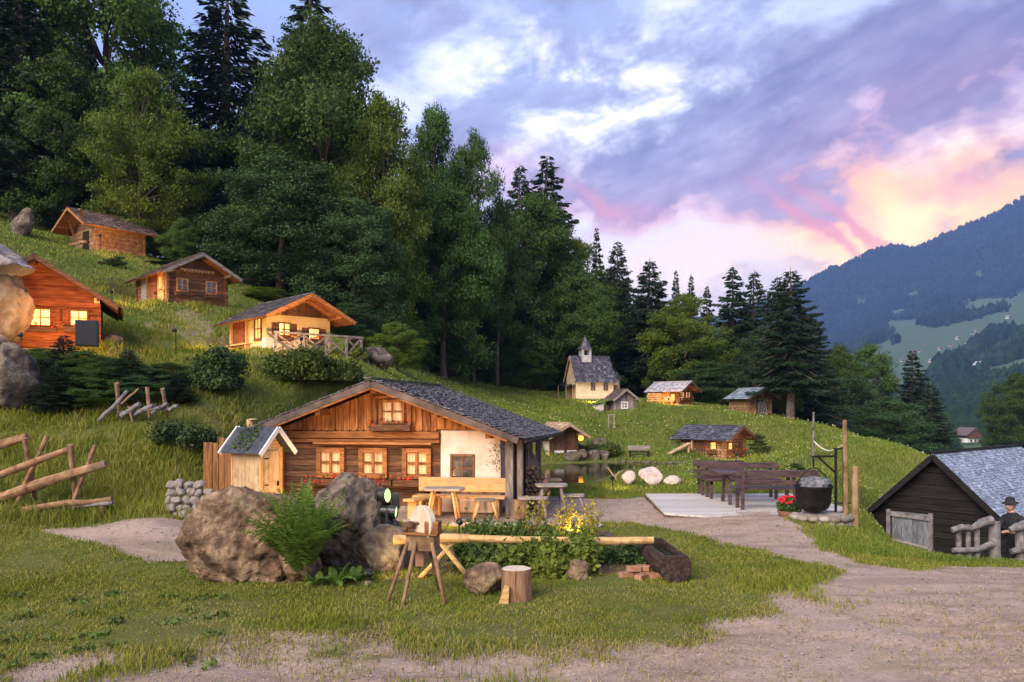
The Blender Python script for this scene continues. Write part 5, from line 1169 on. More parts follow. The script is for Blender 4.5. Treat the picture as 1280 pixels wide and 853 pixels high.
T = [
 ('C',0,22,-70,41,150,'dark spruce at the edge of the forest above the boulder'),
 ('D',0,120,-110,45,240,'tall broadleaf tree with open crown showing sky, behind the highest hut'),
 ('D',3,178,95,39.5,130,'olive green broadleaf tree standing just behind the dark gable hut with red flowers'),
 ('D',1,80,70,41,150,'broadleaf tree directly behind the open-jointed log barn'),
 ('C',2,285,-22,50,230,'tall spruce with drooping boughs against blue sky'),
 ('C',1,388,-22,53,165,'spruce tip rising behind the largest broadleaf crown'),
 ('D',0,400,38,43,215,'largest broadleaf tree, its crown filling the middle of the forest edge'),
 ('D',3,478,130,41,120,'yellow-green broadleaf tree on the right flank of the largest tree'),
 ('D',2,350,200,38.5,185,'bluish broadleaf tree with low crown behind the yellow hut'),
 ('D',2,440,250,38,130,'bluish low broadleaf tree right of the yellow hut roof'),
 ('D',0,543,145,49,105,'broadleaf tree with narrow dark top between two lower crowns'),
 ('D',4,592,180,50,90,'thin open-crowned tree with feathery top'),
 ('D',1,556,235,45.5,135,'green broadleaf tree behind the roof of the main house'),
 ('D',4,622,255,52,80,'slender see-through tree with a bare upper trunk beside the tall spruces'),
 ('C',0,650,203,62,85,'left twin of two spruces rising behind a rounded green crown'),
 ('C',1,684,192,60,115,'tallest of the spruces above the chapel meadow'),
 ('D',1,665,248,57,150,'rounded green broadleaf tree left of the chapel turret'),
 ('D',3,722,305,60,100,'light green broadleaf tree rising behind the chapel'),
 ('C',1,746,283,63,34,'small spruce tip poking above the trees behind the chapel'),
 ('C',2,772,300,59,70,'ragged spruce right of the chapel spire'),
 ('C',3,812,322,56,95,'broad rusty-topped spruce behind the orange-lit cabin'),
 ('D',2,800,380,60,110,'bluish broadleaf tree between the chapel and the orange-lit cabin'),
 ('C',0,845,335,64,30,'slim spruce, first of three on the skyline above the orange-lit cabin'),
 ('C',0,864,341,64,32,'slim spruce, middle of three on the skyline above the orange-lit cabin'),
 ('C',1,884,356,62,42,'slim spruce, last of three on the skyline beside the bright green tree'),
 ('D',3,858,372,53,105,'bright green broadleaf tree behind the gap between cabin and slatted barn'),
 ('C',1,916,332,57,84,'spruce with airy crown behind the slatted barn'),
 ('C',0,943,337,57,76,'spruce between the airy one and the big dark one'),
 ('C',3,988,334,42.5,130,'big dark spruce with bare lower trunk at the edge of the meadow'),
 ('C',2,972,345,47,80,'dark spruce standing close behind the bare-trunked one'),
 ('C',2,1012,395,50,100,'broad dark spruce right of the bare-trunked one'),
 ('D',2,936,462,49,60,'low bluish broadleaf bush-like tree beside the slatted barn'),
 ('D',0,1048,437,62,80,'soft green broadleaf tree beyond the ridge, next to the dark spruces'),
 ('D',1,1088,434,64,95,'soft green broadleaf tree with the highest crown beyond the ridge'),
 ('D',2,1068,470,57,110,'dusky broadleaf tree in front of the soft green pair'),
 ('C',1,1141,437,60,66,'pointed dark spruce standing alone against the valley'),
 ('C',2,1163,478,57,66,'lower dark spruce right of the pointed one'),
 ('D',2,1112,500,52,110,'dusky broadleaf tree at the foot of the pointed spruce'),
 ('D',1,1270,468,95,75,'green broadleaf tree near the valley houses at the far right'),
 ('D',0,1292,470,90,70,'green broadleaf tree cut by the right edge of the photo'),
]
for k, i, px, top, d, w, lab in T:
    b = None
    if k == 'C' and px != 988: w *= 1.3
    if px > 1030: b = EYE+(HZ-(590 if px < 1200 else 566))*d/F
    tree(k, i, px, top, d, w, lab, base=b)
rs = random.Random(4)
sil = [(-200,-100),(0,-60),(215,40),(235,160),(300,60),(330,40),(400,60),(470,110),(520,200),(600,250),(640,265),(720,290),(760,320),(830,345),(900,385),(950,380),(1000,400),(1040,450),(1180,545)]
for j in range(62):
    px = -140+j*(1180+140)/61+rs.uniform(-10, 10); top = np.interp(px, [s[0] for s in sil], [s[1] for s in sil])+rs.uniform(15, 110); d = rs.uniform(52, 70) if px > 500 else rs.uniform(44, 60)
    k = 'C' if rs.random() < .55 else 'D'; i = rs.choice([0, 1, 2]); b = None
    if px > 1020: b = EYE+(HZ-600)*d/F
    tree(k, i, px, top, d, rs.uniform(80, 130) if k == 'D' else rs.uniform(60, 90), 'dark tree standing in the depth of the forest behind the front row', 'trees in the depth of the forest', base=b)
# lower growth along the wood's edge
EDGE = [(330,360,36,60,3,'small light green tree between the dark gable hut and the yellow hut'),(228,275,37.5,44,0,'sapling with pale tip between the two upper huts'),(495,405,34,66,3,'light green bush-like tree behind the ridge of the main house'),
        (200,330,37,50,2,'bluish bush right of the highest hut'),(985,478,45,34,3,'yellowish bush at the trunk foot of the big spruce'),(438,380,36,90,2,'dark broadleaf bush right of the veranda hut'),(560,420,48,90,2,'low dark tree at the forest edge above the main roof')]
for px, top, d, w, i, lab in EDGE: tree('D', i, px, top, d, w, lab)
for j in range(26):
    px = -120+j*44+rs.uniform(-14, 14)
    if 960 < px: continue
    d = (rs.uniform(60, 62) if 670 < px < 830 else rs.uniform(50, 55) if px > 520 else rs.uniform(41, 48)); tree('D', rs.choice([1, 2, 2]), px, np.interp(px, [-120, 200, 500, 1000], [170, 240, 380, 430])+rs.uniform(-25, 35), d, rs.uniform(70, 110), 'low shadowy tree filling the forest edge under the tall crowns', 'understorey trees along the forest edge', asp=1)
# valley trees near the far houses
for j in range(34):
    px = rs.choice([rs.uniform(1165, 1188), rs.uniform(1242, 1330)]); d = rs.uniform(130, 290); x = (px-640)*d/F; z = float(far_z(np.array([px]), np.array([d]))[0][0]); h = rs.uniform(7, 13)
    tree('C' if rs.random() < .4 else 'D', rs.choice([0, 1, 2]), px, HZ-(z+h-EYE)*F/d, d, rs.uniform(6, 9)*F/d, 'tree down in the valley around the far houses', 'trees on the valley floor', base=z-.5)

# ---------------------------------------------------------------- bushes
def bush(name, label, px, d, w, h, n, mat, leaf=.035, seed=1, cat='bush', group=None, conifer=False, base=None, yy=.8):
    g = np.random.default_rng(seed); x = (px-640)*d/F; z = gz(x, d) if base is None else base; k = max(8, int(n/260))
    rt = thing(name, label, cat, (x, d, z), 0, group); c = g.uniform(-1, 1, (k, 3)); c[:, 2] = g.uniform(.1, .82, k); r = np.sqrt(np.clip(1-(c[:, 2]-.25)**2, .1, 1)); c[:, 0] *= w/2*r*.85; c[:, 1] *= w/2*yy*r*.85; c[:, 2] *= h*(.75+.25*np.cos(c[:, 0]*3/w+seed))
    st = MB()
    for q in c[::3]: st.tube([(q[0]*.2, q[1]*.2, -.05), (q[0]*.6, q[1]*.6, q[2]*.6), tuple(q)], [.018, .012, .005], 4)
    st.build('stem', M['stem'], rt)
    if conifer:
        C_, A_ = [], []
        for q in c:
            m_ = n//k; a = g.uniform(0, 6.28, m_); s = g.uniform(0, 1, m_); R_ = w*.22; bd = np.stack([np.cos(a//.7*.7), np.sin(a//.7*.7), .15+0*a], 1)
            C_.append(q+bd*s[:, None]*R_+g.normal(0, .018, (m_, 3))); A_.append(bd+g.normal(0, .7, (m_, 3)))
        C_, A_ = np.vstack(C_), np.vstack(A_); A_ /= np.linalg.norm(A_, axis=1)[:, None]; L = g.uniform(.6, 1.3, len(C_))*leaf; b = np.cross(A_, g.normal(0, 1, C_.shape)); b /= np.linalg.norm(b, axis=1)[:, None]; wv = b*(L*.2)[:, None]
        V = np.stack([C_-wv, C_+wv, C_+A_*L[:, None]*1.6], 1); i = (np.arange(len(C_))*3)[:, None]; np_mesh('foliage', V.reshape(-1, 3), 3, np.c_[i, i+1, i+2], M[mat], rt)
    else:
        idx = g.integers(0, k, n); d_ = g.normal(0, 1, (n, 3)); d_ /= np.linalg.norm(d_, axis=1)[:, None]; p = c[idx]+d_*(g.uniform(.3, 1, n)**.5*w*.16*np.where(g.uniform(0, 1, n) < .14, g.uniform(1.2, 2.1, n), 1))[:, None]; p[:, 2] = np.maximum(p[:, 2], .02)
        leaf_cards('foliage', p, g.uniform(.6, 1.25, n)*leaf, M[mat], rt, n_dir=d_)
    return rt
bush('bush', 'round dark bush alone on the slope above the outhouse', 267, 19.8, 1.35, 1.25, 9000, 'shrub_dark', .05, 5)
bush('bush', 'leafy shrub hanging below the veranda of the yellow hut', 372, 22.2, 1.7, .85, 14000, 'shrub_leaf', .05, 6)
bush('bush', 'leafy shrub at the foot of the veranda stairs post', 425, 22.9, 1.3, .65, 9000, 'shrub_leaf', .05, 7)
bush('bush', 'small shrub against the forest above the grey ridge rock', 447, 25.6, .7, .6, 4000, 'shrub_leaf', .05, 8)
bush('bush', 'dark bush squeezed behind the board screen', 232, 16.0, 1.1, .75, 7000, 'shrub_dark', .04, 9)
bush('bush', 'green bush behind the felt roof of the outhouse', 300, 17.2, 1.3, .6, 9000, 'shrub_leaf', .035, 10)
bush('bush', 'small fir bush on the grassy slope right of the highest hut', 143, 33.5, .9, .6, 3000, 'shrub_dark', .06, 11, conifer=True)
bush('bush', 'dark juniper at the right gable of the low log cabin', 948, 33.6, .8, 1.0, 5000, 'shrub_dark', .05, 13, conifer=True)
bush('bush', 'low dark bush behind the picnic benches, near the rope pole', 993, 24, .5, .75, 3500, 'shrub_dark', .045, 14, conifer=True)
bush('bush', 'pale flowering plants behind the picnic benches', 962, 26, 1.9, .42, 5000, 'yg_leaf', .05, 15)
bush('bush', 'brambles on the rocks right of the pond hut', 752, 32.5, 1.5, .5, 4500, 'shrub_leaf', .05, 16)


for j, (px, top, d, w) in enumerate([(52,428,19.0,62),(80,418,18.6,78),(108,432,18.0,74),(132,440,18.9,70),(160,436,18.6,74),(186,452,18.3,62),(212,446,19.2,66),(70,455,17.6,70),(120,462,17.5,72),(168,462,17.8,66),(222,466,18.6,52)]):
    if j % 3 == 1: tree('C', rs.choice([0, 2]), px, top, d, w*1.15, 'low young spruce in the dark thicket between the red-brown hut and the collapsed fence', 'young spruces of the thicket on the left slope')
    else: tree('D', 2 if j % 2 else 1, px, top+8, d+.5, w*1.15, 'leafy young tree in the thicket between the red-brown hut and the collapsed fence', 'leafy young trees of the thicket on the left slope')
# ---------------------------------------------------------------- boulders
rock('boulder', 'large brown flat-faced boulder on the lawn in front of the outhouse', (-3.30, 10.25, .0), (.84, .60, .66), 3, 'rock_brown', rz=.1, sub=6, planes=8, sink=.13, rough=.12)
rock('boulder', 'dark mossy boulder behind the tall fern, sloping down towards the stage lamps', (-2.20, 11.1, .0), (.72, .60, .74), 14, 'rock_grey', rz=.5, sub=6, planes=8, sink=.16, rough=.14, tilt=.25)
rock('boulder', 'low brown boulder slab leaning between the flat-faced boulder and the fern', (-2.72, 10.15, .0), (.24, .40, .40), 22, 'rock_brown', rz=.5, sub=5, sink=.2, tilt=-.3)
rock('boulder', 'low rounded lit-edged boulder below the stage lamps', (-1.72, 10.7, .0), (.42, .42, .38), 23, 'rock_grey', rz=.2, sub=5, sink=.2)
rock('boulder', 'upright grey boulder at the left edge below the red-brown hut', (-11.05, 17.6, gz(-11.05, 17.6)-.1), (.72, .6, .80), 33, 'rock_grey', sub=5, sink=.06)
rock('boulder', 'tall boulder glowing yellow beside the red-brown hut', (-12.85, 20.0, 3.75), (.75, .65, .95), 41, 'rock_warm', sub=5, sink=.0)
rock('boulder', 'large pale boulder lying on top of the glowing one', (-12.85, 19.85, 5.2), (1.05, .8, .50), 46, 'rock_pale', sub=5, sink=.0, rz=.3)
rock('boulder', 'smooth low boulder at the foot of the glowing one', (-12.6, 19.1, 3.4), (.6, .4, .42), 48, 'rock_warm', sub=4, sink=.1)
rock('boulder', 'pointed grey boulder on the skyline above the red-brown hut', (-21.4, 35, gz(-21.4, 35)-.1), (.55, .4, .68), 52, 'rock_grey', sub=4, sink=.05, tilt=.3)
rock('boulder', 'grey rock outcrop behind the ridge of the main house', (-4.5, 26.5, gz(-4.5, 26.5)-.1), (.62, .5, .42), 57, 'rock_grey', sub=4, sink=.1)
rock('rock', 'warm lit stone lying below the dark gable hut', (-11.2, 22.3, gz(-11.2, 22.3)), (.42, .3, .24), 58, 'rock_warm', sub=4)
rock('rock', 'reddish brown rock leaning against the tree stump', (-.34, 9.35, 0), (.29, .2, .23), 61, 'rock_brown', sub=5, sink=.12)
rock('rock', 'small brown rock under the leafy plants near the trough', (.86, 10.15, 0), (.17, .14, .15), 62, 'rock_brown', sub=4, sink=.15)
rock('rock', 'white rounded rock at the pond edge beside the crossed sticks', (3.22, 22.3, .02), (.24, .2, .22), 63, 'rock_white', sub=4, sink=.1)
rock('rock', 'biggest white rock on the grass by the pond', (3.85, 22.2, .02), (.34, .28, .27), 64, 'rock_white', sub=4, sink=.1)
rock('rock', 'low white rock at the end of the row by the pond', (4.42, 22.0, .02), (.25, .2, .15), 66, 'rock_white', sub=4, sink=.1)
rs = random.Random(12)
for i in range(24):
    x = -2.25+i*.165+rs.uniform(-.02, .02); rock('stone', 'flat stone in the rim between the terrace and the plant bed', (x, 14.55+.10*math.sin(i*.8)+rs.uniform(-.05, .05), 0), (rs.uniform(.09, .14), .11, rs.uniform(.05, .09)), 100+i, 'stone_pale' if i % 3 else 'rock_warm', sub=3, group='flat stones rimming the terrace', sink=.15)
for i in range(22):
    t = i/21; x, y = 1.2+t*6.0, 30.8+.5*math.sin(t*5); 
    rock('stone', 'stone in the low kerb along the far side of the pond', (x, y, .02), (rs.uniform(.07, .2), .12, rs.uniform(.03, .07)), 140+i, 'rock_grey', sub=2, group='stones along the far edge of the pond', sink=.2)
for i in range(18):
    x, y = rs.uniform(-.9, 1.3), rs.uniform(10.3, 10.9)
    rock('stone', 'small field stone hidden at the front of the plant bed', (x, y, 0), (rs.uniform(.05, .12), .08, rs.uniform(.04, .08)), 170+i, 'rock_brown' if i % 2 else 'rock_grey', sub=3, group='field stones at the front of the plant bed')
for i in range(9):
    x, y = rs.uniform(-2.9, -1.5), rs.uniform(9.7, 10.2)
    rock('stone', 'small stone on the bare soil between the two boulders', (x, y, 0), (rs.uniform(.03, .08), .05, rs.uniform(.03, .05)), 190+i, 'rock_warm', sub=3, group='small stones between the boulders')
for i, (px, d) in enumerate([(715, 31), (728, 31.4), (742, 31.8), (755, 32), (735, 32.6), (750, 33)]):
    rock('rock', 'rough rock on the bank between the pond hut and the black bench', on(px, d), (rs.uniform(.2, .4), .3, rs.uniform(.15, .3)), 210+i, 'rock_grey', sub=3, group='rocks on the bank beside the pond hut')
MB().prismz([(-3.0, 9.75), (-1.4, 9.85), (-.9, 10.4), (1.9, 10.35), (2.1, 11.2), (1.9, 13.9), (-2.2, 14.2), (-2.0, 11.5), (-3.0, 10.6)], -.2, .035)
sp = MB(); sp.prismz([(-2.9, 9.85), (-1.4, 9.9), (-.9, 10.5), (1.7, 10.45), (1.8, 11.2), (1.7, 13.9), (-2.2, 14.2), (-2.0, 11.5), (-2.8, 10.6)], -.2, .03); tag(sp.build('soil_bed', M['soil']), None, None, kind='structure')

# dry stone wall
dw = thing('dry_stone_wall', 'heaped dry stone wall on the bank left of the board screen', 'wall', (-5.25, 13.2, .25))
for r_ in range(7):
    n = 7-r_//2
    for i in range(n):
        x = -.50+i*.155+.03*(r_ % 2)+rs.uniform(-.03, .03)-.0*r_; rock('stone', None, (x, .05*r_+rs.uniform(-.03, .03), -.2+r_*.125), (rs.uniform(.08, .115), .10, rs.uniform(.075, .10)), 230+r_*8+i, 'stone_pale', sub=3, parent=dw, sink=.1, planes=5)
rock('rock', 'single large pale stone leaning on the dry stone wall', (-4.78, 13.25, .22), (.28, .2, .30), 290, 'stone_pale', sub=4, sink=.05)

# ---------------------------------------------------------------- fern
def fern(label, loc, n, L, seed, tiltmin=.15, tiltmax=.75, w=.10, pin=26):
    g = random.Random(seed); rt = thing('fern', label, 'fern', loc); V = []; Fc = []; st = MB()
    for k in range(n):
        a = g.uniform(0, 6.283); tl = g.uniform(tiltmin, tiltmax); l = L*g.uniform(.5, 1.08); p = Vector((math.cos(a)*.04, math.sin(a)*.04, 0)); ang = tl*.35; pts_ = []
        az = a+g.uniform(-.2, .2)
        for i in range(pin+1):
            pts_.append(p.copy()); ang += tl/pin*(1.1+i/pin*.9); p = p+Vector((math.cos(az)*math.sin(ang), math.sin(az)*math.sin(ang), math.cos(ang)))*l/pin
        st.tube(pts_[::5]+[pts_[-1]], [.006*(1-i/8) +.001 for i in range(len(pts_[::5])+1)], 4)
        for i in range(3, pin+1):
            t = i/pin; q = pts_[i]; d = (pts_[i]-pts_[i-1]).normalized(); sd = d.cross(Vector((-math.sin(az), math.cos(az), 0))).normalized(); lat = (Vector((-math.sin(az), math.cos(az), 0))+Vector((g.gauss(0,.12), g.gauss(0,.12), g.gauss(0,.2)))).normalized()
            ln = w*math.sin(math.pi*min(1, t*.86+.14))**.8*1.25*(1 if t < .92 else .5)
            for s in (-1, 1):
                tip = q+lat*s*ln+d*ln*.35-Vector((0,0,ln*.25)); b = len(V); V += [q-d*.010, q+lat*s*ln*.5+d*(.012+ln*.12), tip, q+lat*s*ln*.45-d*.010]; Fc.append((b, b+1, b+2, b+3))
    me = np_mesh('fronds', np.array([tuple(v) for v in V]), 4, np.array(Fc), M['fern'], rt); st.build('stem', M['fern'], rt); return rt
fern('tall fresh green fern standing between the two big boulders', (-2.60, 9.85, .12), 105, 1.15, 3, .03, .85, .12, 28)
for i, (x, y, l) in enumerate([(-2.15, 9.75, .34), (-1.95, 9.9, .28), (-2.35, 9.7, .24)]): fern(['small arching fern at the foot of the mossy boulder', 'smallest fern nearest the grindstone stand', 'small fern right under the tall fern'][i], (x, y, .03), 14, l, 20+i, .5, 1.5, .045, 20)
fern('fern tuft peeking over the boulder left of the first house window', (-3.1, 11.6, .2), 22, .9, 31, .1, .6, .08, 24)

# ---------------------------------------------------------------- plants of the bed
bush('plant', 'low leafy plant mass in the bed right of the grindstone', 606, 10.6, .85, .56, 3600, 'shrub_leaf', .048, 40, 'plant', base=0)
bush('plant', 'broad-leaved plant in the middle of the bed behind the stump', 655, 10.5, 1.0, .62, 4400, 'shrub_bright', .050, 41, 'plant', base=0)
bush('plant', 'loose yellow-green plant in the bed next to the hollow log pipe', 708, 10.55, .95, .66, 4200, 'shrub_bright', .046, 42, 'plant', base=0)
bush('plant', 'bushy plant under the pipe beside the trough, leaves coloured dark for the shade there', 770, 11.2, .75, .32, 2400, 'shrub_dark', .04, 43, 'plant', base=0)  # shadow beside the trough is put into the dark leaf colour
bush('plant', 'leafy plant behind the log pipe close to the terrace rim', 640, 12.0, 1.5, .34, 4000, 'shrub_leaf', .045, 44, 'plant', base=0)
bush('plant', 'yellow-green plant behind the pipe below the yellow-leaved tufts', 712, 11.7, 1.1, .30, 3000, 'shrub_bright', .045, 45, 'plant', base=0)
def spiky(label, x, y, h, n, seed):
    g = random.Random(seed); rt = thing('plant', label, 'plant', (x, y, 0)); st = MB(); C_ = []; 
    for k in range(n):
        a = g.uniform(0, 6.28); r = g.uniform(.02, .16); hh = h*g.uniform(.65, 1.05); tip = Vector((math.cos(a)*r*1.9, math.sin(a)*r*1.9, hh)); base = Vector((math.cos(a)*r*.4, math.sin(a)*r*.4, 0)); st.tube([base, base.lerp(tip, .5)+Vector((0,0,.02)), tip], [.008, .006, .003], 5)
        for i in range(26):
            t = g.uniform(.42, 1.02); q = base.lerp(tip, t); C_.append((q.x+g.gauss(0, .03), q.y+g.gauss(0, .03), q.z+g.gauss(0, .02)))
    st.build('stem', M['stem'], rt); leaf_cards('foliage', np.array(C_), RNG.uniform(.016, .034, len(C_)), M['yellow_leaf'], rt)
spiky('yellow-leaved plant, single tall tuft nearest the house post', .33, 12.2, .88, 9, 1); spiky('yellow-leaved plant in the middle of the bed', .80, 12.2, .82, 11, 2); spiky('yellow-leaved plant spreading towards the trough', 1.22, 12.2, .80, 11, 3); spiky('small yellow-leaved shoot between the two taller tufts', 1.02, 12.0, .55, 6, 4)
# weeds on the lawn and orange moss tufts on the verge
for i in range(46):
    y = rs.uniform(6.5, 9.5); x = rs.uniform(-.66, -.36)*y
    k = 14; pos = np.c_[RNG.normal(0, .05, k), RNG.normal(0, .05, k), RNG.uniform(.01, .06, k)]; w_ = thing('weed', 'broad-leaved weed growing in the grass at the lower left', 'weed', (x, y, gz(x, y)), 0, 'weeds in the lower left grass'); leaf_cards('leaves', pos, RNG.uniform(.02, .045, k), M['shrub_leaf'], w_)

# ---------------------------------------------------------------- grindstone
def grindstone():
    rt = thing('grindstone', 'round grindstone on a wooden box stand with four splayed legs', 'grindstone', (-1.02, 9.15, 0), R(-12))
    MB().box(-.17, .17, -.11, .11, .56, .74).build('frame', M['log_brown'], rt, bevel=.006); MB().box(-.21, .21, -.14, .14, .742, .762).build('top_board', M['wood_orange'], rt, bevel=.004)
    w = MB(Matrix.Translation((.0, 0, .86))@Matrix.Rotation(R(55), 4, 'Z')@Matrix.Rotation(R(90), 4, 'Y')); w.lathe([(.03, -.04), (.195, -.042), (.205, -.034), (.205, .034), (.195, .042), (.03, .042)], 40); w.build('wheel', M['wheel'], rt, smooth=False)
    MB().box(.06, .22, -.13, .02, .763, .90).build('splash_box', M['wood_orange'], rt, bevel=.005)
    a = MB(); a.tube([(-.22, -.03, .86), (.10, .0, .86)], .018, 8); a.tube([(-.22, -.03, .86), (-.22, -.03, .80), (-.27, -.03, .80)], .012, 6); a.ball((-.14, -.03, .84), .055, (1,1,.9), 8, 5); a.ball((-.20, -.03, .79), .035); a.build('crank', M['rust'], rt, smooth=True)
    for (x0, y0, x1, y1) in ((-.15, -.10, -.33, -.28), (.14, -.10, .36, -.30), (-.05, -.11, -.10, -.42), (.03, .10, .10, .34)):
        MB().tube([(x0, y0, .66), (x1, y1, -.02)], [.024, .022], 8).build('leg', M['log_brown'], rt, smooth=True)
    MB().box(-.10, .0, .03, .09, .36, .56).build('hanging_block', M['brick'], rt)
M['wheel'] = surf('wheel', [(0,(.42,.32,.22)),(.5,(.58,.46,.34)),(1,(.66,.55,.42))], scale=8, bump=.3); M['rust'] = surf('rust', [(0,(.05,.03,.02)),(.5,(.12,.06,.035)),(1,(.2,.10,.05))], scale=12, bump=.4)
grindstone()
def trestle():
    rt = thing('trestle', 'crossed yellow pole trestle behind the grindstone', 'trestle', (-.86, 10.3, 0))
    for a, b in (((-.32, -.15, 0), (.16, .05, .50)), ((.34, -.18, 0), (-.12, .05, .50)), ((-.22, .3, 0), (.1, .12, .47)), ((.25, .3, 0), (-.05, .12, .47))):
        MB().tube([a, b], [.035, .03], 8, jit=.05).build('leg', M['log_peeled'], rt, smooth=True)
trestle()
p = MB(); p.tube([(-1.52, 10.25, .49), (-1.0, 10.28, .505), (-.55, 10.3, .50)], [.06, .062, .056], 12, jit=.04); tag(p.build('log_pipe', M['log_peeled'], None, smooth=False), 'short peeled log pipe lying across the pole trestle', 'pipe')
p = MB(); p.tube([(-.80, 10.75, .43), (0, 10.75, .40), (1.0, 10.75, .385), (1.90, 10.75, .40)], [.056, .052, .055, .050], 12, jit=.08); tag(p.build('log_pipe', M['log_peeled'], None), 'long peeled log pipe feeding water into the trough', 'pipe')
def trough():
    rt = thing('trough', 'dark hollowed log trough filled from the wooden pipe', 'trough', (1.98, 10.55, .02), R(3)); n = 14; ro, ri = .205, .16; zt = .33; cz = .17
    a0 = R(139.5); outer = [(.20*math.cos(a0+R(261)*i/18), .20+.20*math.sin(a0+R(261)*i/18)) for i in range(19)]
    inner = [(.118, zt)]+[(.118*math.cos(-math.pi*i/n), .24+.12*math.sin(-math.pi*i/n)) for i in range(n+1)]+[(-.118, zt)]
    poly = outer+inner; b = MB(); m_ = len(outer); k = len(poly)
    for (y0, y1) in ((-.62, .62),):
        vs = [(x, y0, z) for x, z in poly]+[(x, y1, z) for x, z in poly]; fs = []
        for i in range(m_-1): fs.append((i, i+1, k+i+1, k+i)); 
        for i in range(m_, k-1): fs.append((i, i+1, k+i+1, k+i))
        fs += [(m_-1, m_, k+m_, k+m_-1), (k-1, 0, k, 2*k-1)]
        b.add(vs, fs)
    b.prism(outer, -.70, -.621); b.prism(outer, .621, .70); b.build('log_body', M['trough_wood'], rt)
    MB().box(-.112, .112, -.61, .61, .24, .27).build('water', M['water'], rt)
M['trough_wood'] = surf('trough_wood', [(0,(.012,.007,.006)),(.5,(.04,.022,.017)),(1,(.10,.065,.05))], scale=6, stretch=(4,.8,4), bump=.6)
trough()
def stump():
    rt = thing('tree_stump', 'upright sawn tree stump on the lawn with bark and pale top', 'stump', (.05, 9.05, 0)); n = 26; g = random.Random(2); ra = [.165*(1+g.uniform(-.05, .05)) for _ in range(n)]
    b = MB(); vs = []; zz = [-.02, .08, .2, .3, .365]
    for z in zz:
        for k in range(n): r_ = ra[k]*(1.08-.1*z/.36)*(1+g.uniform(-.012, .012)); vs.append((r_*math.cos(6.2832*k/n), r_*math.sin(6.2832*k/n), z))
    b.add(vs, [(i*n+k, i*n+(k+1) % n, (i+1)*n+(k+1) % n, (i+1)*n+k) for i in range(len(zz)-1) for k in range(n)]+[tuple(range(n-1, -1, -1))]); b.build('bark', M['stump_bark'], rt)
    t = MB(); t.add([(ra[k]*.96*math.cos(6.2832*k/n), ra[k]*.96*math.sin(6.2832*k/n), .368) for k in range(n)]+[(ra[k]*.96*math.cos(6.2832*k/n), ra[k]*.96*math.sin(6.2832*k/n), .36) for k in range(n)], [tuple(range(n))]+[((k+1) % n, k, n+k, n+(k+1) % n) for k in range(n)]); t.build('cut_face', M['wheel'], rt)
stump()
w_ = MB(); w_.hexa([(-.05,-.03,0),(.06,-.03,0),(.06,.04,0),(-.05,.04,0),(.02,-.02,.22),(.07,-.02,.2),(.07,.03,.2),(.02,.03,.22)]); w_ = w_.build('wood_wedge', M['log_peeled'], None); w_.location = (-.10, 8.86, 0); tag(w_, 'split yellow wood wedge leaning at the foot of the stump', 'wood')
for i, (x, y, z, a) in enumerate([(1.45,10.2,0,.3),(1.60,10.25,0,-.2),(1.72,10.15,0,.5),(1.55,10.2,.075,.1),(1.68,10.25,.075,-.4),(1.62,10.05,0,.9),(1.82,10.1,0,.2)]):
    b = MB(Matrix.Rotation(a, 4, 'Z')); b.box(-.09, .09, -.05, .05, 0, .07); b = b.build('brick', M['brick'], None, bevel=.008); b.location = (x, y, z+.02); tag(b, 'reddish broken brick in the little pile beside the trough', 'brick', 'bricks piled beside the trough')

# ---------------------------------------------------------------- stage lamps
def lamps():
    def can(label, loc, rz, tilt, r=.105, l=.26):
        rt = thing('stage_light', label, 'lamp', loc, rz); Mx = Matrix.Rotation(tilt, 4, 'Y')@Matrix.Rotation(R(90), 4, 'Y')
        MB(Mx).lathe([(r*.55, -l*.55), (r*.8, -l*.45), (r*.9, -l*.1), (r, 0), (r, l*.42), (r*.93, l*.45), (r*.9, l*.43)], 20, top=False).build('housing', M['plastic_black'], rt)
        f = MB(Mx); f.lathe([(r*.93, l*.36), (0, l*.361)], 20); fo = f.build('lens', M['lamp_green'], rt)
        y = MB(); 
        for s in (-1, 1): y.box(-.02, .02, s*(r+.018)-.004, s*(r+.018)+.004, -.17, .03)
        y.box(-.02, .02, -(r+.022), r+.022, -.18, -.171); y.build('yoke', M['plastic_black'], rt); return rt
    can('upper black stage light with glowing green-white lens above the mossy boulder', (-1.80, 11.0, .97), R(-24), R(-4))
    can('lower black stage light seen almost edge-on with a thin glowing lens', (-1.68, 10.95, .76), R(-9), R(4), .09, .24)
    st = thing('lamp_stand', 'black stand with cable coils carrying the two stage lights', 'stand', (-1.68, 11.05, .0)); MB().tube([(0,0,0),(0,0,.62)], .018, 8).build('pole', M['plastic_black'], st)
    MB().box(.02, .12, -.02, .14, .78, 1.0).build('control_box', M['plastic_black'], st, bevel=.01)
    c = MB(); c.tube([(-.02, -.04, .70), (.03, -.06, .50), (.06, -.05, .42), (.02, -.07, .30), (.06, -.1, .12), (.1, -.1, .02)], .011, 6); c.tube([(-.2, -.02, .86), (-.1, -.1, .66), (.05, -.08, .58), (.06, -.02, .4)], .009, 6); c.build('cable', M['plastic_black'], st, smooth=True)
lamps()
o = MB(); o.box(-.24, .24, -.18, .18, 0, .62); o = o.build('speaker_box', M['plastic_black'], None, bevel=.015); o.location = on(109, 19.4, -.0)+Vector((0, 0, .12)); o.location.z = zat(433, 19.4); o.rotation_euler = (0, 0, R(20)); tag(o, 'black box standing at the corner of the red-brown hut', 'box')
o = thing('stage_light', 'black lamp lying on top of the pale upper boulder', 'lamp', (-12.7, 19.6, 5.72)); MB(Matrix.Rotation(R(90), 4, 'Y')).lathe([(.06,-.2),(.1,-.1),(.12,0),(.12,.2),(.10,.2)], 14).build('housing', M['plastic_black'], o); MB().box(-.2, .2, -.1, .1, -.2, -.13).build('foot', M['plastic_black'], o)

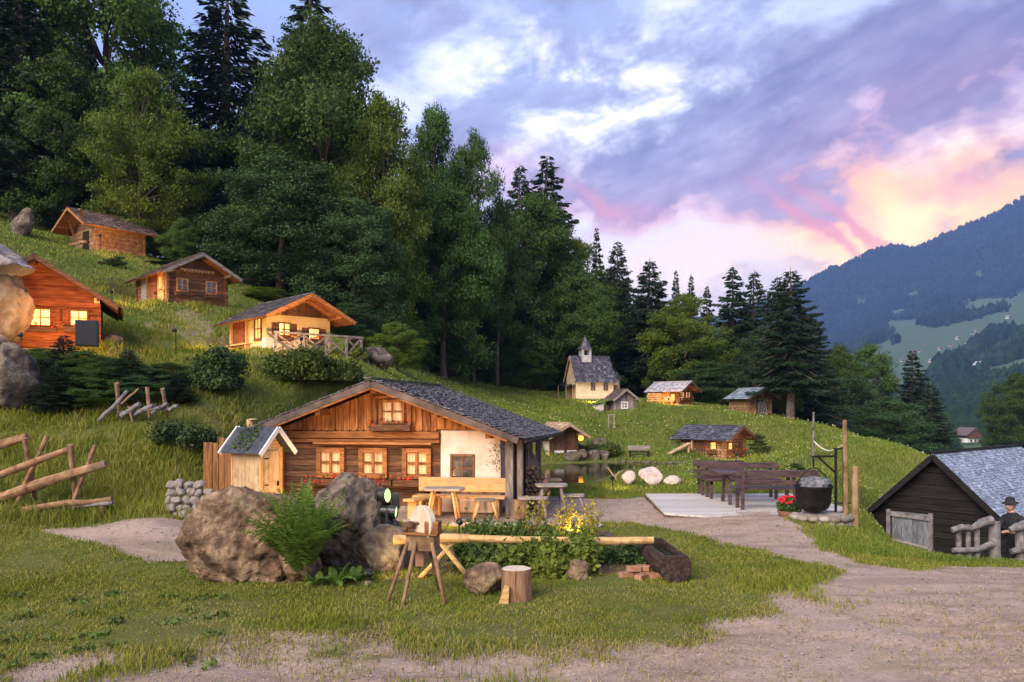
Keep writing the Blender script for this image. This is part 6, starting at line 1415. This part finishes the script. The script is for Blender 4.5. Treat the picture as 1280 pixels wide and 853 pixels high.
# ---------------------------------------------------------------- picnic platform
def deck():
    rt = thing('wooden_platform', 'pale low wooden deck under the picnic benches', 'deck', (0, 0, 0)); poly = [(3.0, 15.75), (3.7, 15.35), (5.45, 15.55), (6.9, 16.4), (6.9, 19.4), (3.22, 19.4)]
    y = 15.36; k = 0
    b = MB()
    while y < 19.4:
        y1 = y+.145; xs = []
        for yy in (y+.01, y1-.01):
            c = []
            for i in range(len(poly)):
                p0, p1 = poly[i], poly[(i+1) % len(poly)]
                if (p0[1] > yy) != (p1[1] > yy): c.append(p0[0]+(p1[0]-p0[0])*(yy-p0[1])/(p1[1]-p0[1]))
            xs.append((min(c), max(c)) if len(c) > 1 else None)
        if xs[0] and xs[1]: b.add([(xs[0][0], y, .06), (xs[0][1], y, .06), (xs[1][1], y1-.006, .06), (xs[1][0], y1-.006, .06), (xs[0][0], y, .10), (xs[0][1], y, .10), (xs[1][1], y1-.006, .10), (xs[1][0], y1-.006, .10)], [(0,3,2,1),(4,5,6,7),(0,1,5,4),(1,2,6,5),(2,3,7,6),(3,0,4,7)])
        y = y1
    b.build('boards', M['deck'], rt); MB().prismz([(x*.998+.01, yy*.999+.02) for x, yy in poly], -.1, .058).build('frame', M['bench_purple'], rt)
deck()
def pbench(label, x, y, L, flip=False):
    rt = thing('picnic_bench', label, 'bench', (x, y, .10), math.pi if flip else 0)
    MB().box(-L/2, L/2, -.2, .0, .40, .45).build('seat', M['bench_purple'], rt, bevel=.006); MB().box(-L/2, L/2, .01, .17, .40, .45).build('seat', M['bench_purple'], rt, bevel=.006)
    MB().box(-L/2, L/2, -.27, -.22, .66, .80).build('backrest', M['bench_purple'], rt, bevel=.006); MB().box(-L/2, L/2, -.27, -.22, .50, .60).build('backrest', M['bench_purple'], rt, bevel=.006)
    for s in (-1, 1):
        xx = s*(L/2-.14); MB().beam((xx, -.245, 0), (xx, -.275-.03, .82), .07, .045, (0,1,0)).build('leg', M['bench_purple'], rt, bevel=.004); MB().box(xx-.035, xx+.035, .10, .15, 0, .399).build('leg', M['bench_purple'], rt, bevel=.004); MB().box(xx-.03, xx+.03, -.2, .15, .33, .398).build('bearer', M['bench_purple'], rt)
pbench('dark reddish bench with slatted back, nearest the viewer on the deck', 5.38, 16.45, 1.7); pbench('dark reddish bench on the far side of the picnic table', 5.25, 18.25, 1.75, True)
def ptable(label, x, y, L):
    rt = thing('picnic_table', label, 'table', (x, y, .10)); 
    for i in range(4): MB().box(-L/2, L/2, -.36+i*.183, -.185+i*.183, .64, .69).build('top_board', M['bench_purple'], rt, bevel=.005)
    for s in (-1, 1):
        xx = s*(L/2-.25)
        for sy in (-1, 1): MB().beam((xx, sy*.30, 0), (xx, sy*.16, .64), .07, .05, (0,1,0)).build('leg', M['bench_purple'], rt, bevel=.004)
        MB().box(xx-.03, xx+.03, -.32, .32, .57, .639).build('bearer', M['bench_purple'], rt)
ptable('long dark reddish picnic table between the two deck benches', 5.35, 17.35, 1.9); pbench('dark bench end sticking out left behind the picnic table', 4.95, 18.95, 1.2, True)

# ---------------------------------------------------------------- cauldron
def cauldron():
    pl = thing('stone_plinth', 'low round stone plinth under the black cauldron', 'plinth', (5.72, 14.75, 0)); s_ = MB()
    for r_ in range(2):
        for i in range(16): a = 6.283*(i+.5*r_)/16; s_.ball((.50*math.cos(a), .36*math.sin(a), .05+.11*r_), .10, (1.1, .9, .62), 8, 5)
    s_.build('stones', M['stone_pale'], pl, smooth=True); MB().lathe([(.38, .02), (.40, .2), (.36, .245), (0, .25)], 18).build('top', M['stone_pale'], pl, smooth=True)
    rt = thing('cauldron', 'big black iron cauldron hanging from a chain over the stone plinth', 'cauldron', (5.50, 14.6, .27))
    MB().lathe([(0, 0), (.15, .015), (.25, .07), (.30, .17), (.325, .45), (.35, .47), (.345, .485), (.32, .475), (.30, .40), (0, .38)], 30).build('bowl', M['iron'], rt, smooth=True)
    h = MB(); h.tube([(-.33, 0, .47), (-.22, 0, .66), (-.06, 0, .80), (.06, 0, .80), (.22, 0, .66), (.33, 0, .47)], .012, 6); h.build('handle', M['iron'], rt, smooth=True)
    c = MB(); 
    for i in range(10): c.ball((0, 0, .82+i*.02), .022, (1.0 if i % 2 else .5, .5 if i % 2 else 1.0, 1.2), 6, 4)
    c.tube([(0,0,.80),(0,0,1.03)], .012, 6); c.build('chain', M['iron'], rt)
    a = rock('cover', None, (0, 0, .34), (.27, .26, .17), 301, 'ash', sub=4, parent=rt, sink=.1, rough=.2); a.name = 'ash_cover'
    k = thing('iron_crane', 'black iron crane frame holding the cauldron chain', 'crane', (6.02, 14.75, 0))
    for x in (-.05, .10): MB().box(x-.018, x+.018, -.02, .02, .0, 1.40).build('upright', M['iron'], k)
    MB().box(-.09, .14, -.022, .022, 1.40, 1.43).build('cap_bar', M['iron'], k); MB().beam((-.07, -.0, 1.28), (-.55, -.14, 1.28), .03, .035).build('arm', M['iron'], k); MB().beam((-.07, -.01, .98), (-.40, -.10, 1.26), .025, .03).build('brace', M['iron'], k)
    for z in (.42, .40): MB().box(-.08, .28, -.05, -.03, z, z+.012).build('strap', M['iron'], k)
cauldron()
o = MB(); o.tube([(0,0,-.3),(0,0,1.0),(-.02,0,1.95)], [.05,.045,.04], 9, jit=.06); o = o.build('wooden_pole', M['log_brown'], None); o.location = (6.10, 14.62, 0); tag(o, 'tall brown wooden pole fixed to the iron crane', 'pole')
o = MB(); o.tube([(0,0,-.3),(0,0,1.16)], [.065,.055], 9, jit=.06); o = o.build('wooden_post', M['log_peeled2'] if 'log_peeled2' in M else M['log_brown'], None); o.location = (6.24, 14.55, -.05); tag(o, 'shorter peeled wooden post right of the iron crane', 'post')
o = MB(); o.tube([(0,0,-.3),(0.03,0,2.08)], [.03,.02], 7, jit=.06); o = o.build('wooden_pole', M['log_grey'], None); o.location = (6.38, 17.0, 0); tag(o, 'thin grey pole standing behind the cauldron', 'pole')
r_ = MB(); n = 14; a_, b_ = Vector((6.39, 16.95, 1.46)), Vector((6.10, 14.68, 1.50)); r_.tube([a_.lerp(b_, i/n)-Vector((0,0,.16*math.sin(math.pi*i/n))) for i in range(n+1)], .018, 6); tag(r_.build('rope', M['rope'], None, smooth=True), 'pale slack rope between the thin pole and the crane pole', 'rope')
def pot():
    rt = thing('flower_pot', 'clay pot full of red geraniums in front of the cauldron', 'plant pot', (5.28, 15.2, .02)); MB().lathe([(0, 0), (.15, 0), (.20, .10), (.235, .20), (.21, .20), (.19, .16), (0, .15)], 20).build('pot', M['terracotta'], rt, smooth=True)
    k = 700; d = RNG.normal(0, 1, (k, 3)); d /= np.linalg.norm(d, axis=1)[:, None]; p = d*np.array([.27, .24, .14])*RNG.uniform(.5, 1, k)[:, None]+np.array([0, 0, .30]); leaf_cards('plants', p, RNG.uniform(.02, .04, k), M['leaf'], rt)
    f = MB(); g = random.Random(3)
    for _ in range(46): a = g.uniform(0, 6.28); e = g.uniform(.1, 1.4); c = Vector((.27*math.cos(a)*math.cos(e), .25*math.sin(a)*math.cos(e), .32+.15*math.sin(e))); f.ball(c, g.uniform(.02, .035), (1,1,.8), 6, 4)
    f.build('blossoms', M['red_flower'], rt)
pot()

# ---------------------------------------------------------------- pond side
o = thing('crossed_sticks', 'two pale sticks crossed at the pond edge beside the white rocks', 'sticks', (2.95, 23.0, .02)); MB().tube([(-.2, 0, .42), (.10, 0, 0)], .022, 6).build('stick', M['wood_pale'], o); MB().tube([(.16, .05, .30), (-.12, .05, .0)], .022, 6).build('stick', M['wood_pale'], o)
def pond_bench():
    rt = thing('bench', 'dark park bench on the grass beyond the pond', 'bench', on(799, 32.3), R(-4)); MB().box(-.42, .42, -.12, .1, .22, .26).build('seat', M['wood_black'], rt); MB().box(-.45, .45, .12, .15, .30, .48).build('backrest', M['wood_grey'], rt)
    for x in (-.36, .36): MB().box(x-.03, x+.03, -.1, .12, 0, .22).build('leg', M['wood_black'], rt)
pond_bench()
o = thing('plank_ramp', 'pale plank ramp at the left end of the low log cabin', 'ramp', on(850, 33)); 
MB().beam((-.5, -.3, .02), (.45, .3, .42), .22, .05).build('board', M['wood_pale'], o); MB().box(.36, .44, .2, .28, -.1, .36).build('support', M['wood_pale'], o)
o = thing('wicket', 'two little pale stakes with a crossbar standing in the meadow', 'stakes', on(764, 36.5)); 
for x in (-.13, .13): MB().box(x-.03, x+.03, -.03, .03, -.1, .62).build('stake', M['wood_grey'], o)
MB().box(-.16, .16, -.02, .02, .62, .67).build('crossbar', M['wood_grey'], o)
o = MB(); o.tube([P(172, 667, 12.3), P(195, 661, 12.8), P(220, 655, 13.2)], .035, 7, jit=.1); tag(o.build('log_edging', M['log_grey'], None), 'grey log edging above the small gravel patch', 'log')

# ---------------------------------------------------------------- left fences
def pfence(name, label, bars, dd, mats, cat='fence'):
    rt = thing(name, label, cat, (0, 0, 0))
    for j, (nm, x0, y0, x1, y1, r, m_, dz) in enumerate(bars):
        a, b = P(x0, y0, dd+dz), P(x1, y1, dd-dz*.3+(.25 if nm == 'post' and j % 2 else 0)); mid = a.lerp(b, .5)+Vector((0, 0, rs.uniform(-.03, .03)))
        q1, q2 = a.lerp(b, .27)+Vector((0,0,rs.uniform(-.02,.02))), a.lerp(b, .76)+Vector((0,0,rs.uniform(-.02,.02)))
        MB().tube([a, q1, mid, q2, b], [r*1.1, r*.98, r*1.05, r*.92, r*.8], 12, jit=.16).build(nm, M[m_], rt, smooth=False)
pfence('pole_fence', 'rustic fence of thick warm-lit poles on crossed stakes at the left edge', [
 ('rail', -60, 575, 34, 546, .075, 'log_orange', 0), ('rail', -60, 618, 86, 562, .06, 'log_orange', .1), ('rail', -40, 634, 133, 580, .085, 'log_orange', 0),
 ('post', 31, 548, 47, 640, .038, 'log_orange', -.08), ('post', 59, 545, 15, 642, .036, 'log_orange', .08), ('post', 88, 556, 97, 650, .045, 'log_brown', -.06), ('post', 119, 557, 80, 658, .036, 'log_orange', .08)], 13.4, None)
pfence('low_bench', 'low log plank laid on stub posts beside the thick pole fence', [('seat', 28, 638, 140, 624, .05, 'log_brown', 0), ('seat', 30, 642, 141, 629, .04, 'log_grey', .15), ('leg', 128, 628, 129, 662, .035, 'log_brown', 0), ('leg', 40, 640, 41, 655, .035, 'log_brown', 0)], 13.2, None, 'bench')
pfence('collapsed_fence', 'collapsed fence of silvery split logs on the slope among spruce bushes', [
 ('rail', 122, 529, 159, 489, .045, 'log_grey', 0), ('rail', 152, 520, 175, 505, .06, 'log_grey', .05), ('rail', 168, 519, 192, 507, .06, 'log_grey', .1), ('rail', 190, 517, 209, 504, .045, 'log_grey', 0), ('rail', 205, 513, 222, 508, .045, 'log_grey', .1), ('rail', 152, 505, 173, 486, .025, 'log_brown', 0), ('rail', 148, 516, 200, 510, .04, 'log_grey', .2),
 ('post', 146, 479, 150, 524, .045, 'log_brown', 0), ('post', 184, 484, 187, 522, .04, 'log_brown', 0), ('post', 203, 486, 209, 520, .04, 'log_brown', 0), ('post', 161, 508, 166, 528, .03, 'log_brown', 0)], 17.2, None)

# ---------------------------------------------------------------- fence at the barn, and the man
def rail_fence(name, label, posts, rails, dd):
    rt = thing(name, label, 'fence', (0, 0, 0))
    for px, top, r in posts:
        a = P(px, top, dd); g = gz(a.x, a.y); MB().tube([(a.x, a.y, g-.2), (a.x+.01, a.y, (a.z+g)/2), a], [r*1.1, r, r], 10, jit=.06).build('post', M['log_grey'], rt)
    for l in rails:
        pts_ = [P(px, py, dd-.09) for px, py, r in l]; MB().tube(pts_, [r for _, _, r in l], 10, jit=.07).build('rail', M['log_grey'], rt, smooth=False)
rail_fence('log_fence', 'short fence of crooked grey logs before the black barn door', [(1198, 660, .052), (1210, 656, .045), (1221, 655, .05), (1243, 652, .10)],
           [[(1190, 663, .055), (1203, 659, .06), (1214, 661, .045), (1226, 654, .075), (1240, 650, .09)], [(1191, 688, .045), (1206, 688, .05), (1222, 687, .05), (1240, 680, .06)]], 15.0)
rail_fence('log_fence', 'grey log fence section at the right edge the man leans on', [(1275, 655, .085), (1330, 640, .09)], [[(1262, 663, .05), (1272, 659, .08), (1300, 650, .09), (1345, 640, .09)], [(1264, 690, .05), (1276, 687, .07), (1345, 676, .08)]], 15.0)
def man():
    M['hat'] = surf('hat', [(0,(.012,.010,.012)),(1,(.03,.026,.028))], scale=12, bump=.1); M['trousers'] = M['cloth_black']
    pos = Vector((9.86, 15.62, 0)); pos.z = EYE-.118*15.62-1.74; ang = R(-125)      # local +y is the way he faces; turned to the left and towards the viewer
    rt = thing('person', 'man in black clothes and dark brimmed hat leaning with his forearms on the log fence', 'person', pos, 0); rt.rotation_euler = (0, 0, R(118))
    J = {}; V = []; E = []; RD = []
    def j(n, p, r): J[n] = len(V); V.append(p); RD.append(r); return J[n]
    j('pel', (0, 0, .93), .15); j('sp1', (0, .03, 1.10), .14); j('sp2', (0, .09, 1.28), .155); j('neck0', (0, .14, 1.44), .085); j('neck', (0, .18, 1.52), .06); j('head0', (0, .20, 1.58), .075)
    for a, b in (('pel','sp1'),('sp1','sp2'),('sp2','neck0'),('neck0','neck'),('neck','head0')): E.append((J[a], J[b]))
    for s, S in ((-1, 'l'), (1, 'r')):
        j('hip'+S, (s*.10, 0, .88), .105); j('kn'+S, (s*.12, .05, .48), .068); j('an'+S, (s*.12, -.02, .10), .045); j('to'+S, (s*.14, .15, .04), .04)
        j('sh'+S, (s*.18, .12, 1.40), .07); j('el'+S, (s*.24, .24, 1.14), .05); j('wr'+S, (s*.12, .45, 1.18), .033); j('pa'+S, (s*.08, .52, 1.19), .032)
        for a, b in (('pel','hip'+S),('hip'+S,'kn'+S),('kn'+S,'an'+S),('an'+S,'to'+S),('neck0','sh'+S),('sh'+S,'el'+S),('el'+S,'wr'+S),('wr'+S,'pa'+S)): E.append((J[a], J[b]))
        for f in range(5):
            o_ = (f-2)*.018; a = j(f'f{f}{S}', (s*(.07)+o_*.9, .575-.01*abs(f-1), 1.185), .010); b = j(f'g{f}{S}', (s*.06+o_, .60-.012*abs(f-1), 1.155), .009); E.append((J['pa'+S], a)); E.append((a, b))
    me = bpy.data.meshes.new('body'); me.from_pydata(V, E, []); o = bpy.data.objects.new('body_tmp', me); link(o)
    sk = o.modifiers.new('skin', 'SKIN'); sv = me.skin_vertices[0].data
    for i, r in enumerate(RD): sv[i].radius = (r, r); sv[i].use_root = (i == 0)
    o.modifiers.new('sub', 'SUBSURF').render_levels = 2; o.modifiers['sub'].levels = 2
    dg = bpy.context.evaluated_depsgraph_get(); em = bpy.data.meshes.new_from_object(o.evaluated_get(dg)); bpy.data.objects.remove(o)
    import bmesh
    bm = bmesh.new(); bm.from_mesh(em); r0 = bmesh.ops.create_icosphere(bm, subdivisions=3, radius=1)
    for v in r0['verts']:
        x, y, z = v.co; f = 1-.20*max(0, -z); v.co = Vector((x*.078*f, y*.098*(1-.08*max(0, -z)), z*.118)); 
        if y > .8 and abs(x) < .25 and -.35 < z < .1: v.co.y += .022
        if y > .75 and abs(abs(x)-.38) < .15 and .0 < z < .2: v.co.y -= .010
        if y > .6 and z < -.75: v.co.y += .012
        if abs(x) > .93 and abs(z) < .25: v.co.x *= 1.14
        v.co += Vector((0, .225, 1.66))
    bm.to_mesh(em); bm.free(); em.materials.clear(); em.materials.append(M['cloth_black']); em.materials.append(M['skin'])
    for p in em.polygons:
        c = p.center; p.use_smooth = True; p.material_index = 1 if (c.z > 1.53 or (c.y > .36 and 1.05 < c.z < 1.3)) else 0
    bo = bpy.data.objects.new('body', em); link(bo, rt)
    MB(Matrix.Translation((0, .215, 1.70))@Matrix.Rotation(R(-8), 4, 'X')).lathe([(.0, .125), (.05, .125), (.078, .10), (.088, .035), (.135, .018), (.15, .01), (.148, .0), (.09, .005)], 20).build('hat', M['hat'], rt, smooth=True)
    h = MB(); h.ball((0, .205, 1.665), .092, (.92, 1.0, .95), 12, 8); h.v = [v if v[1] < .235 else (v[0]*.8, .235, v[2]) for v in h.v]; h.build('hair', M['wood_black'], rt, smooth=True)
    MB().lathe([(.066, 1.50), (.060, 1.53), (.063, 1.545)], 12, (0, .175, 0), top=False).build('collar', M['wood_pale'], rt)
man()

# ---------------------------------------------------------------- far houses
def chalet(label, px, py, w, h, dep, rz, wall, roofm, group=None, dlim=(130, 1700)):
    ds = np.exp(np.linspace(math.log(dlim[0]), math.log(dlim[1]), 900)); z = far_z(np.full(900, float(px)), ds)[0]; pj = HZ-(z-EYE)*F/ds; i = int(np.argmin(abs(pj-py))); d = ds[i]
    x = (px-640)*d/F; rt = thing('chalet', label, 'house', (x, d, z[i]-.5), rz, group); W, H = w*d/F, h*d/F; D_ = dep*d/F; rs_ = H*.38
    MB().box(-W/2, W/2, 0, D_, -3, H*.34).build('wall', M[wall], rt); MB().box(-W/2+.02, W/2-.02, .02, D_-.02, H*.34, H*.62).build('upper_storey', M['wood_dark' if wall != 'wood_red' else 'wood_red'], rt)
    MB().prism([(-W/2, H*.62), (W/2, H*.62), (0, H*.62+rs_)], .05, D_).build('gable', M['wood_dark'], rt)
    for s in (-1, 1): MB().beam((0, D_/2, H*.62+rs_+.2), (s*W*.64, D_/2, H*.62-rs_*.25), D_*1.15, .3, (0,0,1)).build('roof', M[roofm], rt)
    for k in (-1, 0, 1):
        f = MB(); f.box(k*W*.28-W*.05, k*W*.28+W*.05, -.12, -.01, H*.12, H*.26); f.build('window', M['glass_dark'], rt)
    MB().box(-W*.52, W*.52, -W*.08, -.02, H*.36, H*.46).build('balcony', M['wood_dark'], rt)
chalet('brown-roofed chalet with white ground floor down in the valley', 1219, 553, 24, 19, 22, R(18), 'frame_white', 'shingle_brown', dlim=(130, 420))
chalet('low white house partly hidden by trees left of the valley chalet', 1202, 549, 14, 12, 14, R(-30), 'frame_white', 'slate', dlim=(130, 420))
chalet('small white house with dark roof on the lower meadow of the far slope', 1206, 471, 13, 11, 11, R(-20), 'frame_white', 'slate_light', dlim=(300, 1200))
chalet('reddish long farmhouse on the far slope', 1233, 462, 16, 11, 12, R(35), 'wood_red', 'slate_light', dlim=(300, 1200))
chalet('grey-roofed farmhouse above the reddish one on the far slope', 1247, 455, 15, 10, 12, R(-30), 'frame_white', 'slate_light', dlim=(300, 1200))
chalet('topmost grey roof at the right edge of the far meadow', 1267, 446, 13, 8, 10, R(20), 'plaster', 'slate_light', dlim=(300, 1200))
for i, (px, py) in enumerate([(1189, 433), (1176, 437), (1209, 432), (1216, 418), (1238, 418), (1222, 415), (1150, 440), (1165, 452), (1128, 452), (1262, 398), (1199, 424)]):
    chalet('tiny pale farmhouse high on the distant green slope', px, py, 5, 3.6, 4, R(rs.uniform(-40, 40)), 'plaster', 'slate_light', 'farmhouses scattered on the distant slope', dlim=(700, 1650))
# ---------------------------------------------------------------- the warm garden floodlights that light the huts at dusk
def flood(loc, target, power, color=(1,.50,.16), size=85, label='small black garden floodlight', blend=.9):
    loc = Vector(loc); t = Vector(target); o = thing('floodlight', label, 'lamp', loc); d = (t-loc).normalized(); q = d.to_track_quat('Z', 'Y').to_matrix().to_4x4()
    MB(q).lathe([(.035, -.10), (.05, -.08), (.055, .0), (.05, .0), (.03, -.05), (0, -.05)], 12).build('housing', M['plastic_black'], o); MB().tube([(0, 0, -.6), (0, 0, -.05)], .012, 6).build('spike', M['plastic_black'], o)
    spot(loc+d*.03, t, power, color, R(size), blend, .05)
AM = (1, .50, .15); OR = (1, .42, .10); YE = (1, .66, .28)
flood((-3.35, 12.4, .35), (-2.4, 16.9, 1.1), 210, AM, 100, 'small black floodlight behind the flat-faced boulder aimed at the house front')
flood((-.9, 13.6, .25), (-2.2, 17, 1.3), 50, AM, 100, 'small black floodlight in the plant bed aimed at the white house corner')
flood((-3.5, 12.9, .5), (-4.4, 14.2, .9), 30, YE, 100, 'small black floodlight pointed at the outhouse')
flood((-10.4, 12.6, .6), (-8.2, 13.6, .9), 130, AM, 120, 'small black floodlight in the grass below the thick pole fence')
flood((-11.6, 18.9, 3.9), (-12.2, 20.8, 4.8), 40, (1,.58,.18), 120, 'small black floodlight between the boulders aimed at the red-brown hut')
flood((-10.9, 19.4, 3.75), (-11.4, 21.2, 4.6), 130, OR, 120, 'small black floodlight below the flower boxes of the red-brown hut')
flood((-13.6, 27.2, 6.1), (-12.9, 29.6, 6.6), 120, AM, 110, 'small black floodlight at the lit left wall of the dark gable hut')
flood((-17.6, 34.2, 9.5), (-17.9, 37.5, 10.2), 150, AM, 110, 'small black floodlight at the corner of the open-jointed log barn')
flood((-9.5, 22.6, 4.35), (-8.2, 24.8, 4.8), 130, (1,.56,.16), 120, 'small black floodlight at the yellow wall of the veranda hut')
flood((-5.9, 22.4, 4.1), (-6.6, 24.6, 4.9), 150, AM, 120, 'small black floodlight under the veranda gable')
flood((4.6, 46.0, 2.5), (4.6, 49.6, 3.4), 110, (1,.72,.36), 110, 'small black floodlight in the meadow aimed at the chapel')
flood((8.6, 43.9, 2.6), (9.2, 46.2, 3.0), 130, OR, 120, 'small black floodlight at the log pile of the pale-roofed cabin')
flood((8.8, 31.4, .3), (9.2, 33.6, .7), 60, AM, 120, 'small black floodlight at the front of the low log cabin')
flood((2.6, 20.6, .35), (3.9, 22.5, .1), 30, YE, 130, 'small black floodlight by the white rocks')
flood((.9, 11.9, .3), (.9, 12.6, .7), 14, YE, 130, 'small black floodlight among the yellow-leaved plants')
flood((-1.75, 9.9, .15), (-1.0, 10.6, .5), 16, YE, 120, 'small black floodlight on the soil behind the grindstone')
make_grass()
